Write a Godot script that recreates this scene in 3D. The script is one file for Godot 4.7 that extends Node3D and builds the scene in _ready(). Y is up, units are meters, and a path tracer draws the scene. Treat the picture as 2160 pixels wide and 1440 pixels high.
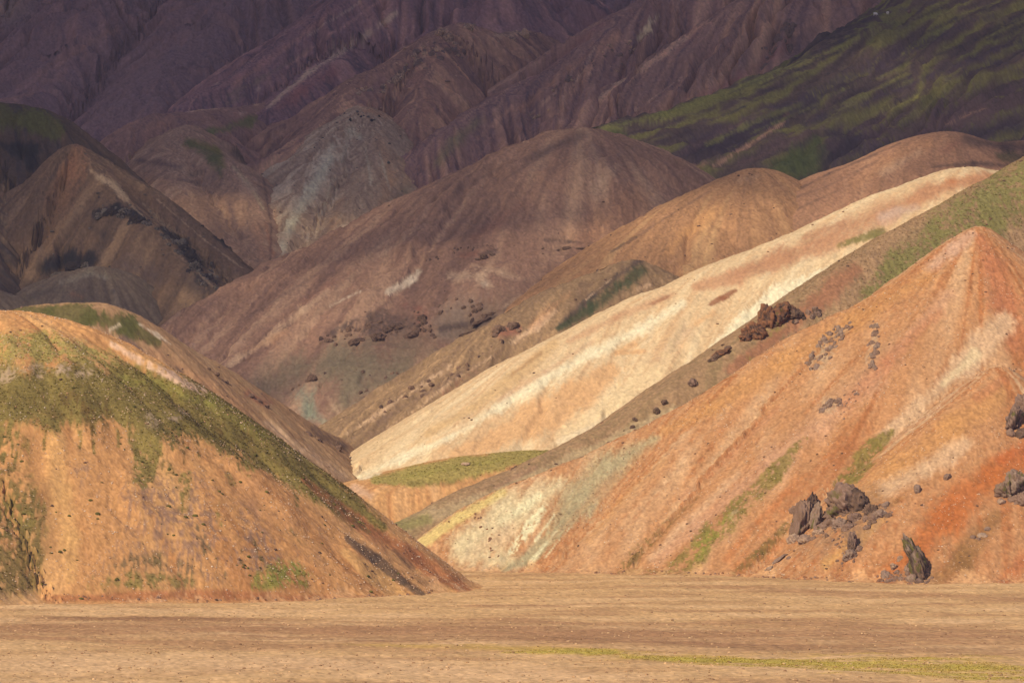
extends Node3D
# A telephoto view into a valley of rhyolite hills: sunlit gravel plain and hills in front, cloud shade behind.

const RIDGES := [
	{"n":"left_hill","label":"rounded orange gravel hill with a mossy green cap at the left","m":0.83,"m1":0.83,"D":0,"r":[30, 4],"bump":0.41,"rill":0.42,"rf":1.0,"gully":0.9,"speck":0.42,"c":[[0.5324,0.29,0.1287],[0.5764,0.3478,0.1618],[0.4505,0.2246,0.0956]],
	"s":[[[-203.9,48.4,-674],[-101.0,47.2,-668],[-87.5,46.7,-667]],[[-86.9,40.4,-648],[-86.6,32.3,-634],[-85.0,19.4,-612],[-83.0,6.7,-590]]]},
	{"n":"left_back_hill","label":"brown hill with a dark green crest peeping out behind the mossy orange hill","m":0.9,"m1":0.9,"D":0,"r":[4],"bump":0.3,"rill":0.25,"rf":1.0,"gully":0.9,"speck":0.36,"c":[[0.3763,0.2398,0.142],[0.4287,0.2914,0.1744],[0.305,0.1905,0.1135]],
	"s":[[[-162.8,48.2,-845],[-110.0,52.5,-835],[-103.9,53.9,-835],[-94.7,54.3,-835],[-87.7,54.0,-836],[-81.1,51.3,-839],[-74.7,47.0,-843],[-64.2,40.6,-853],[-49.3,30.1,-873],[-41.8,25.9,-887],[-30.9,20.2,-907]]]},
	{"n":"band_hill","label":"olive brown ridge with dark rocks between the orange peak and the pale slope","m":0.72,"m1":0.72,"D":0,"r":[4],"bump":0.38,"rill":0.25,"rf":1.0,"gully":0.6,"speck":0.42,"c":[[0.2947,0.1986,0.1211],[0.3341,0.2246,0.1392],[0.2375,0.1744,0.0999]],
	"s":[[[-28.1,6.3,-768],[-24.4,7.9,-770],[-18.8,10.1,-772],[-6.9,16.0,-779],[6.4,21.6,-787],[20.1,28.1,-796],[35.3,37.6,-805],[49.1,46.7,-817],[59.8,54.5,-827],[67.2,59.8,-834],[73.8,64.1,-840],[84.2,70.2,-852],[93.7,75.6,-860],[101.6,79.7,-867],[116.3,88.0,-882],[157.9,111.1,-910]]]},
	{"n":"grassy_terrace","label":"low bench with a flat grassy top and an orange scarp in the valley mouth","m":0.85,"m1":0.3,"D":11,"r":[2],"bump":0.19,"rill":0.2,"rf":1.0,"gully":0,"speck":0.42,"c":[[0.5218,0.3059,0.1447],[0.5652,0.3566,0.1927],[0.4361,0.2314,0.1091]],
	"s":[[[-36.6,13.5,-790],[-29.1,17.0,-795],[-20.4,19.3,-799],[-10.8,21.4,-803],[2.0,22.5,-806],[8.4,22.7,-808],[17.8,24.0,-812]]]},
	{"n":"pale_hill","label":"sunlit cream and yellow scree ridge crossing the middle of the valley","m":0.62,"m1":0.62,"D":0,"r":[4],"bump":0.3,"rill":0.28,"rf":1.0,"gully":0.9,"speck":0.24,"c":[[0.5877,0.4614,0.3053],[0.6462,0.5477,0.3876],[0.5218,0.3655,0.2269]],
	"s":[[[-49.6,8.0,-847.8],[-37.4,14.8,-852.2],[-28.9,20.6,-857.6],[-21.7,25.2,-862.1],[-15.5,30.0,-866.6],[-4.3,36.5,-873.0],[3.5,43.7,-878.4],[8.9,47.0,-881.0],[20.2,52.8,-886.5],[31.9,58.5,-891.9],[39.3,61.1,-894.5],[48.5,65.9,-898.1],[67.3,73.4,-904.5],[84.4,81.5,-909.9],[92.0,84.2,-911.6],[102.6,88.3,-913.5],[109.0,88.9,-913.5],[116.0,87.8,-913.5],[147.2,88.0,-913.5]]]},
	{"n":"lower_brown_hill","label":"streaked brown ridge just behind the sunlit cream ridge","m":0.66,"m1":0.66,"D":0,"r":[5],"bump":0.68,"rill":0.4,"rf":1.0,"gully":2.0,"speck":0.36,"c":[[0.2623,0.18,0.1135],[0.3763,0.2564,0.1545],[0.1878,0.1272,0.0886]],
	"s":[[[-52.3,21.2,-893.5],[-41.1,26.1,-898.5],[-34.1,30.0,-903.5],[-20.0,39.4,-911.5],[-9.0,47.4,-918.5],[5.7,57.3,-928.5],[17.1,63.8,-936.5],[28.8,68.7,-943.5]]]},
	{"n":"knob_hill","label":"rounded tan knob above a dark green gully","m":0.68,"m1":0.68,"D":0,"r":[8],"bump":0.34,"rill":0.3,"rf":1.0,"gully":1.2,"speck":0.36,"c":[[0.402,0.2318,0.1302],[0.4678,0.3006,0.1643],[0.305,0.18,0.1082]],
	"s":[[[2.3,44.1,-947.5],[11.7,52.4,-957.5],[21.2,61.0,-967.5],[31.1,70.4,-979.0],[38.7,81.8,-990.0],[43.7,85.6,-993.5],[51.6,89.6,-998.5],[61.2,94.5,-1003.0],[65.3,94.9,-1005.0]]]},
	{"n":"tan_shoulder_hill","label":"smooth pinkish tan shoulder below the dark green slope at the right","m":0.64,"m1":0.64,"D":0,"r":[8],"bump":0.26,"rill":0.2,"rf":1.0,"gully":0.8,"speck":0.36,"c":[[0.3763,0.2162,0.142],[0.4233,0.2564,0.1676],[0.305,0.18,0.1189]],
	"s":[[[35.1,59.5,-958.8],[42.5,65.7,-967.0],[55.0,75.8,-979.1],[69.6,86.3,-994.5],[79.1,91.9,-1001.1],[85.0,95.1,-1004.4],[93.5,97.8,-1007.7],[103.8,102.6,-1012.1],[113.2,105.3,-1015.4],[118.9,103.9,-1014.3],[126.3,102.4,-1014.3],[151.1,103.6,-1014.3]]]},
	{"n":"dome_hill","label":"big smooth brown dome in the middle of the valley","m":0.66,"m1":0.66,"D":0,"r":[14],"bump":0.68,"rill":0.45,"rf":1.0,"gully":1.7,"speck":0.36,"c":[[0.305,0.187,0.142],[0.4125,0.2736,0.1957],[0.2016,0.1244,0.1031]],
	"s":[[[-104.9,43.7,-1023.9],[-91.3,51.7,-1029.9],[-86.5,55.5,-1032.6],[-71.0,64.1,-1039.8],[-61.1,69.8,-1043.4],[-46.1,78.4,-1048.8],[-29.2,87.4,-1053.9],[-19.7,92.7,-1056.6],[-7.8,99.0,-1060.2],[4.3,104.9,-1064.4],[11.7,108.5,-1066.8],[18.9,110.4,-1068.0],[25.4,109.0,-1068.0],[31.3,105.1,-1067.4],[36.7,99.6,-1066.2]]]},
	{"n":"left_green_hill","label":"dark hill with a green mossy cap at the left edge behind the brown cone","m":0.85,"m1":0.85,"D":0,"r":[5, 5],"bump":0.6,"rill":0.6,"rf":1.0,"gully":4.5,"speck":0.3,"c":[[0.1478,0.1051,0.0803],[0.2599,0.1612,0.1021],[0.0803,0.0671,0.0705]],
	"s":[[[-223.3,128.8,-1157],[-166.3,126.4,-1154],[-152.0,125.0,-1152],[-143.5,124.0,-1152],[-137.6,121.5,-1150],[-131.5,115.9,-1146],[-126.2,110.0,-1142]],[[-160.4,124.9,-1152],[-160.3,106.5,-1122],[-157.9,88.0,-1087],[-154.0,71.8,-1052]]]},
	{"n":"left_cone_hill","label":"brown cone with a dark green cap at the left edge","m":0.85,"m1":0.85,"D":0,"r":[2, 2],"bump":0.6,"rill":0.5,"rf":1.0,"gully":4.2,"speck":0.3,"c":[[0.2599,0.1692,0.108],[0.3973,0.2621,0.1551],[0.1478,0.1051,0.0803]],
	"s":[[[-127.2,109.8,-1120],[-125.1,110.2,-1120],[-114.2,103.2,-1114],[-99.5,94.0,-1102],[-86.3,83.1,-1088],[-76.1,74.2,-1076],[-67.6,67.0,-1066]],[[-125.1,110.2,-1120],[-118.4,102.8,-1108],[-110.0,94.3,-1092],[-101.3,86.2,-1078],[-90.6,75.5,-1061],[-81.4,65.7,-1043]]]},
	{"n":"left_mound_hill","label":"low grey brown mound behind the mossy orange hill","m":0.85,"m1":0.85,"D":0,"r":[10],"bump":0.45,"rill":0.4,"rf":1.0,"gully":2.2,"speck":0.3,"c":[[0.27,0.2035,0.1406],[0.3359,0.2621,0.1784],[0.2036,0.1534,0.1141]],
	"s":[[[-144.9,66.3,-1042],[-130.3,63.3,-1047],[-123.2,68.0,-1052],[-114.4,71.5,-1054],[-106.9,70.1,-1056],[-96.7,61.7,-1057]]]},
	{"n":"pale_cone_hill","label":"pale grey cone with ash streaks in the shaded valley","m":0.85,"m1":0.85,"D":0,"r":[9, 9],"bump":0.52,"rill":0.4,"rf":1.3,"gully":4.0,"speck":0.3,"c":[[0.5928,0.4178,0.272],[0.85,0.6688,0.4368],[0.3592,0.2446,0.1681]],
	"s":[[[-52.2,132.3,-1238],[-46.0,128.8,-1216],[-42.8,117.1,-1188],[-43.7,101.9,-1156],[-50.2,87.5,-1126],[-58.7,73.7,-1093]],[[-46.0,128.8,-1216],[-52.8,122.1,-1200],[-60.0,108.5,-1170],[-65.0,90.7,-1133],[-65.6,73.9,-1098]]]},
	{"n":"fan_hill","label":"small pinkish scree fan beside the pale grey cone","m":0.82,"m1":0.82,"D":0,"r":[6, 6],"bump":0.45,"rill":0.45,"rf":1.3,"gully":4.2,"speck":0.3,"c":[[0.5328,0.3317,0.2113],[0.6786,0.452,0.284],[0.3592,0.2325,0.1681]],
	"s":[[[-101.0,122.8,-1208],[-93.5,112.0,-1178],[-84.7,108.3,-1166],[-77.8,95.1,-1138],[-69.3,73.7,-1093]],[[-101.0,122.8,-1208],[-103.1,110.2,-1173],[-90.9,91.7,-1128],[-77.0,73.4,-1088]]]},
	{"n":"far_knoll_hill","label":"purple brown knoll in the shade behind the brown cone","m":0.72,"m1":0.72,"D":0,"r":[6],"bump":0.6,"rill":0.5,"rf":1.0,"gully":5.5,"speck":0.3,"c":[[0.4459,0.2584,0.1982],[0.5768,0.3345,0.2377],[0.3011,0.1818,0.1628]],
	"s":[[[-128.3,107.3,-1194],[-122.5,114.3,-1209],[-116.8,124.8,-1226],[-110.0,129.1,-1234],[-105.2,128.3,-1239],[-101.8,130.6,-1244],[-94.2,133.0,-1264],[-81.5,136.3,-1284],[-70.1,145.2,-1304]]]},
	{"n":"far_crest_hill","label":"shaded brown peak with a jagged crest above the pale grey cone","m":0.8,"m1":0.8,"D":0,"r":[3, 3, 3],"bump":0.75,"rill":0.9,"rf":1.0,"gully":7.0,"speck":0.3,"c":[[0.4664,0.2655,0.1929],[0.7826,0.4609,0.2749],[0.2552,0.1492,0.1357]],
	"s":[[[16.2,159.8,-1322],[4.8,163.6,-1315],[-4.8,161.4,-1300],[-14.1,162.7,-1285],[-23.4,160.0,-1275],[-35.3,149.7,-1256],[-45.5,142.5,-1242],[-51.9,136.8,-1232],[-56.4,127.4,-1215],[-61.3,117.6,-1195]],[[-23.4,160.0,-1275],[-27.3,142.4,-1240],[-29.6,124.7,-1210]],[[4.8,163.6,-1315],[-3.1,143.6,-1270],[-10.5,126.4,-1230]]]},
	{"n":"far_pink_hill","label":"long pinkish purple ridge in cloud shade at the top","m":0.78,"m1":0.78,"D":0,"r":[4, 4],"bump":0.6,"rill":0.5,"rf":1.0,"gully":6.0,"speck":0.3,"c":[[0.3694,0.2118,0.2146],[0.6248,0.3512,0.288],[0.1883,0.1296,0.1535]],
	"s":[[[-115.4,122.7,-1260],[-109.2,131.8,-1277],[-102.9,140.3,-1290],[-92.3,147.2,-1303],[-82.5,156.1,-1317],[-72.7,165.1,-1331],[-62.5,175.4,-1345],[-46.9,189.9,-1370],[-13.6,210.0,-1395]],[[-41.7,174.2,-1365],[-57.8,155.9,-1315],[-79.6,133.5,-1270]]]},
	{"n":"far_slope_hill","label":"purple brown slope falling to the left behind the brown dome","m":0.75,"m1":0.75,"D":0,"r":[4],"bump":0.6,"rill":0.6,"rf":1.0,"gully":5.2,"speck":0.3,"c":[[0.4459,0.2655,0.2091],[0.7277,0.4318,0.2749],[0.2409,0.1544,0.1535]],
	"s":[[[-25.3,93.2,-1152.5],[-11.4,103.4,-1167.5],[7.2,115.3,-1183.5],[23.4,127.3,-1196.5],[39.9,139.5,-1209.5],[53.6,150.1,-1219.5],[72.2,164.2,-1231.5],[102.6,186.5,-1252.5]]]},
	{"n":"far_ravine_hill","label":"shaded brown ridge running up to the top edge of the picture","m":0.75,"m1":0.75,"D":0,"r":[4],"bump":0.68,"rill":0.7,"rf":1.0,"gully":6.0,"speck":0.3,"c":[[0.4066,0.2378,0.1982],[0.6751,0.4039,0.2749],[0.227,0.1442,0.1535]],
	"s":[[[-31.6,108.9,-1174.8],[-17.5,121.9,-1194.0],[3.0,135.5,-1215.0],[21.0,147.4,-1230.0],[41.1,162.8,-1246.8],[57.1,177.0,-1263.0],[97.8,202.4,-1290.0]]]},
	{"n":"green_hill","label":"dark mossy green mountainside striped with bare purple soil at the upper right","m":0.66,"m1":0.66,"D":0,"r":[5],"bump":1.27,"rill":0.1,"rf":1.0,"gully":2.0,"speck":0.3,"c":[[0.1521,0.1113,0.0982],[0.2449,0.2276,0.086],[0.0971,0.0748,0.0802]],
	"s":[[[19.4,111.2,-1098],[29.7,115.5,-1106],[43.5,118.9,-1112],[64.8,127.3,-1128],[79.5,134.2,-1142],[96.2,143.1,-1158],[110.5,152.6,-1174],[126.8,164.1,-1192],[167.8,187.5,-1225],[249.7,213.7,-1260]]]},
	{"n":"far_mountain","label":"darkest purple mountainside filling the upper left corner","m":0.75,"m1":0.75,"D":0,"r":[10, 10, 10],"bump":0.9,"rill":0.7,"rf":0.6,"gully":4.0,"speck":0.3,"c":[[0.3516,0.2181,0.2146],[0.4459,0.2655,0.2377],[0.2853,0.1876,0.1929]],
	"s":[[[-505.1,288.3,-1600],[-172.3,288.3,-1600],[-73.0,266.0,-1570],[23.5,284.3,-1600],[204.9,351.3,-1640],[425.9,371.5,-1640]],[[-156.1,234.0,-1520],[-165.4,161.9,-1410],[-180.7,144.6,-1370],[-219.0,124.2,-1300]],[[-83.2,221.3,-1480],[-113.7,174.0,-1410],[-123.7,144.5,-1350]]]},
	{"n":"right_hill","label":"large peaked orange scree hill with rock outcrops at the right","m":0.72,"m1":0.72,"D":0,"r":[1.2, 0.8],"bump":0.34,"rill":0.18,"rf":1.0,"gully":0.6,"speck":0.42,"c":[[0.4346,0.2374,0.1219],[0.5008,0.3375,0.2083],[0.3336,0.1419,0.0611]],
	"s":[[[128.9,29.1,-745],[110.1,46.9,-765],[99.4,62.0,-778],[96.5,65.5,-781],[94.2,67.9,-782],[91.8,66.7,-782],[88.9,65.0,-781],[81.6,59.4,-780],[73.7,54.6,-778],[65.6,50.4,-776],[56.0,45.6,-774],[47.3,39.6,-771],[33.7,31.4,-768],[14.2,22.0,-764],[1.9,16.8,-762],[-7.7,12.2,-760],[-16.0,6.4,-757],[-18.7,4.3,-756],[-25.7,-0.2,-754]],[[104.7,22.0,-704.2],[99.4,27.6,-712.5],[95.0,33.5,-721.5],[91.8,39.1,-729.2],[86.7,35.5,-725.5],[80.0,30.0,-721.0],[73.5,24.6,-718.0],[67.0,18.5,-714.5],[61.6,13.3,-712.2]]]},
]
const COLORS := {
	"peb":[0.2178,0.1415,0.1044],
	"greybrown":[0.2947,0.1803,0.1236],
	"ochre":[0.5652,0.3392,0.1447],
	"orange":[0.5112,0.2746,0.1287],
	"moss_yellow":[0.318,0.2671,0.0956],
	"moss":[0.2178,0.1744,0.0611],
	"moss_dark":[0.139,0.1126,0.043],
	"moss_bright":[0.2511,0.2383,0.0645],
	"moss_brown":[0.144,0.0954,0.0378],
	"stone":[0.4313,0.3223,0.249],
	"palepink":[0.5764,0.4023,0.2968],
	"rust":[0.3678,0.1575,0.0753],
	"brown":[0.2178,0.1126,0.0516],
	"slate":[0.1247,0.0874,0.0645],
	"cap_semi":[0.0844,0.0891,0.0318],
	"d_white_semi":[0.6584,0.5588,0.4434],
	"d_dark_semi":[0.1384,0.0938,0.0886],
	"d_tan_semi":[0.4452,0.248,0.142],
	"d_pale_semi":[0.5395,0.3906,0.2772],
	"d_deep_semi":[0.0887,0.0642,0.0633],
	"d_rust_semi":[0.2542,0.1084,0.084],
	"redpeak_lit_r":[0.3822,0.1625,0.0848],
	"peakpale_lit_r":[0.491,0.3214,0.2375],
	"orange_lit_r":[0.453,0.2476,0.1044],
	"pink_lit_r":[0.4718,0.2831,0.1842],
	"tan_lit_r":[0.3906,0.2341,0.1313],
	"palepink_lit_r":[0.5107,0.3626,0.2409],
	"cream_lit_r":[0.5515,0.4836,0.3226],
	"hot_lit_r":[0.3822,0.1323,0.0444],
	"hotter_lit_r":[0.3822,0.0975,0.0307],
	"ochre_lit_r":[0.5008,0.3057,0.1174],
	"olivebrown_lit_r":[0.193,0.1098,0.0444],
	"moss_lit_r":[0.193,0.1572,0.0496],
	"moss_bright_lit_r":[0.2225,0.2148,0.0524],
	"stone_lit_r":[0.3822,0.2905,0.2021],
	"moss_dark_lit_r":[0.1232,0.1015,0.0349],
	"greygreen_lit_r":[0.3414,0.3057,0.196],
	"white_lit_r":[0.6161,0.6021,0.4185],
	"yellow_lit_r":[0.562,0.4636,0.2052],
	"rust_lit_r":[0.3259,0.1419,0.0611],
	"greybrown_lit_r":[0.2611,0.1625,0.1003],
	"olive":[0.3592,0.2823,0.18],
	"olive_green":[0.2053,0.1923,0.0792],
	"brownslope":[0.2797,0.1415,0.0871],
	"slopegreen":[0.1815,0.1686,0.068],
	"white":[0.6953,0.668,0.5157],
	"hot":[0.4313,0.1467,0.0547],
	"whitegrey":[0.4854,0.3836,0.3405],
	"tan":[0.4409,0.2597,0.1618],
	"tanyellow":[0.5218,0.379,0.2198],
	"bowl":[0.5652,0.3655,0.206],
	"cream2":[0.6342,0.5253,0.3496],
	"cream":[0.6224,0.5365,0.3975],
	"mark":[0.2511,0.1104,0.0628],
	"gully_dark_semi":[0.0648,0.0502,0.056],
	"gully_green_semi":[0.0482,0.0642,0.0371],
	"k_orange_semi":[0.5149,0.2914,0.136],
	"k_band_semi":[0.3916,0.2318,0.142],
	"d_low_semi":[0.2086,0.1538,0.1135],
	"d_olive_semi":[0.1683,0.1446,0.1082],
	"d_grey_semi":[0.1878,0.1476,0.1302],
	"d_teal_semi":[0.2159,0.248,0.2031],
	"d_rock_semi":[0.1221,0.0847,0.0754],
	"g_bright_dimg":[0.3214,0.3011,0.0982],
	"g_dark_dimg":[0.1434,0.1521,0.0643],
	"g_purple_dimg":[0.0971,0.0719,0.0982],
	"g_brown_dimg":[0.1349,0.0904,0.1047],
	"g_tail_dimg":[0.5122,0.2946,0.2023],
	"c_rust_dim":[0.3846,0.1946,0.108],
	"c_warm_dim":[0.372,0.2416,0.1478],
	"c_pale_dim":[0.6526,0.4918,0.3019],
	"black_dim":[0.042,0.0421,0.0493],
	"cap_dim":[0.1406,0.1459,0.0455],
	"c_grey_dim":[0.5083,0.4768,0.372],
	"c_grey_dim3":[0.85,0.7601,0.5191],
	"c_warm_dim3":[0.6566,0.3851,0.2062],
	"c_rust_dim3":[0.6786,0.3102,0.1507],
	"cap_dim3":[0.2482,0.2325,0.0635],
	"black_dim3":[0.0741,0.0671,0.0687],
	"c_pale_dim3":[0.85,0.7841,0.4213],
	"f_tan_shade":[0.6497,0.3512,0.2146],
	"f_bit_shade":[0.85,0.5659,0.3441],
	"f_pale_shade":[0.85,0.6114,0.406],
	"m_lt_shade":[0.3516,0.2246,0.2202],
	"m_grey_shade":[0.4066,0.3027,0.2377],
	"m_band_shade":[0.5089,0.295,0.2497],
	"p_stripe_shade":[0.531,0.2801,0.2497],
	"p_green_shade":[0.3174,0.2246,0.1725],
	"p_band2_shade":[0.7011,0.3858,0.3015],
	"p_red_shade":[0.5089,0.2181,0.1825],
	"nod_shade":[0.85,0.5659,0.406],
	"kn_brown_shade":[0.5199,0.2727,0.1877],
	"kn_green_shade":[0.227,0.2311,0.0833],
	"fn_line_shade":[0.1648,0.0912,0.0833],
	"r_purple_shade":[0.3342,0.1935,0.1825],
	"r_slope_shade":[0.7549,0.4224,0.2621],
	"r_tan_shade":[0.85,0.4809,0.3015],
	"r_black_shade":[0.3011,0.1876,0.1581],
	"r_green_shade":[0.3174,0.2584,0.1444],
	"r_white_shade":[0.85,0.6836,0.406],
	"r_light_shade":[0.85,0.5439,0.359],
	"r_red_shade":[0.426,0.2056,0.1775],
	"gh_bright_dimg":[0.2946,0.3011,0.092],
	"gh_dkgreen_dimg":[0.1077,0.1349,0.0525],
	"gh_purple_dimg":[0.0719,0.0558,0.0747],
	"gh_brown_dimg":[0.1902,0.1228,0.1184],
	"gh_green_dimg":[0.2333,0.2391,0.0831],
	"gh_pink_dimg":[0.4943,0.222,0.1744],
	"gh_tan_dimg":[0.5874,0.3569,0.2327],
	"fn_brown_dim3":[0.3748,0.2325,0.1507],
	"fn_dark_dim3":[0.1602,0.1069,0.1051],
	"fn_light_dim3":[0.6786,0.4262,0.272],
	"fn_peach_dim3":[0.6136,0.339,0.1962],
	"kn_green_dim3":[0.1602,0.1775,0.0687],
	"fn_line_dim3":[0.1163,0.07,0.0687],
	"pc_white_dim3":[0.85,0.7841,0.5191],
	"pc_tan_dim3":[0.5928,0.3772,0.2062],
	"pc_streak_dim3":[0.4411,0.2964,0.2062],
	"pc_pink_dim3":[0.5724,0.3772,0.2489],
	"r_green_dim3":[0.2241,0.1985,0.1192],
	"lc_flank_dim":[0.2307,0.1459,0.1021],
	"lc_warm_dim":[0.313,0.1859,0.1021],
	"lc_purple_dim":[0.1784,0.1314,0.1141],
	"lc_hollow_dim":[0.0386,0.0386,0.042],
	"lc_dark_dim":[0.0753,0.0624,0.0615],
	"lc_line_dim":[0.6022,0.4335,0.27],
	"lg_streak_dim":[0.4508,0.3059,0.1704],
	"mn_top_dim":[0.3477,0.2835,0.1784],
	"p_upper":[0.3943,0.2246,0.1392],
	"p_crest":[0.4803,0.3223,0.2198],
	"plain_wash":[0.5878,0.3587,0.1907],
	"plain":[0.6007,0.3996,0.2049],
	"plain_brown":[0.4031,0.2354,0.1286],
	"plain_light":[0.6816,0.4657,0.2675],
	"plain_dark":[0.2905,0.1653,0.0933],
	"plain_moss":[0.4676,0.3891,0.0933],
	"plain_mossy":[0.5257,0.3587,0.1127],
	"rock_brown":[0.2055,0.1338,0.1002],
	"rock_purple":[0.254,0.173,0.144],
	"rock_dark":[0.0762,0.0529,0.0452],
	"rock_grey":[0.2715,0.2025,0.1677],
	"rock_pale":[0.4368,0.3177,0.2384],
	"rock_moss":[0.1259,0.1163,0.0389],
	"rock_rust":[0.2455,0.1163,0.0634],
	"peb_pale":[0.6224,0.5309,0.4332],
	"peb_orange":[0.4803,0.2746,0.1618],
	"peb_dark":[0.0836,0.0565,0.0486],
	"peb_brown":[0.2178,0.1266,0.0811],
	"s_dark":[0.107,0.072,0.0633],
	"s_brown":[0.2016,0.13,0.0981],
	"peb_moss":[0.1342,0.1218,0.0341],
	"peb_moss2":[0.0836,0.0799,0.0264],
	"s_black":[0.0705,0.058,0.0572],
	"s_grey":[0.2599,0.2221,0.1784],
	"plain_peb":[0.4347,0.2676,0.1641],
	"f_rock":[0.2853,0.1935,0.1628],
	"f_rock2":[0.7826,0.5224,0.3295],
}
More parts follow.
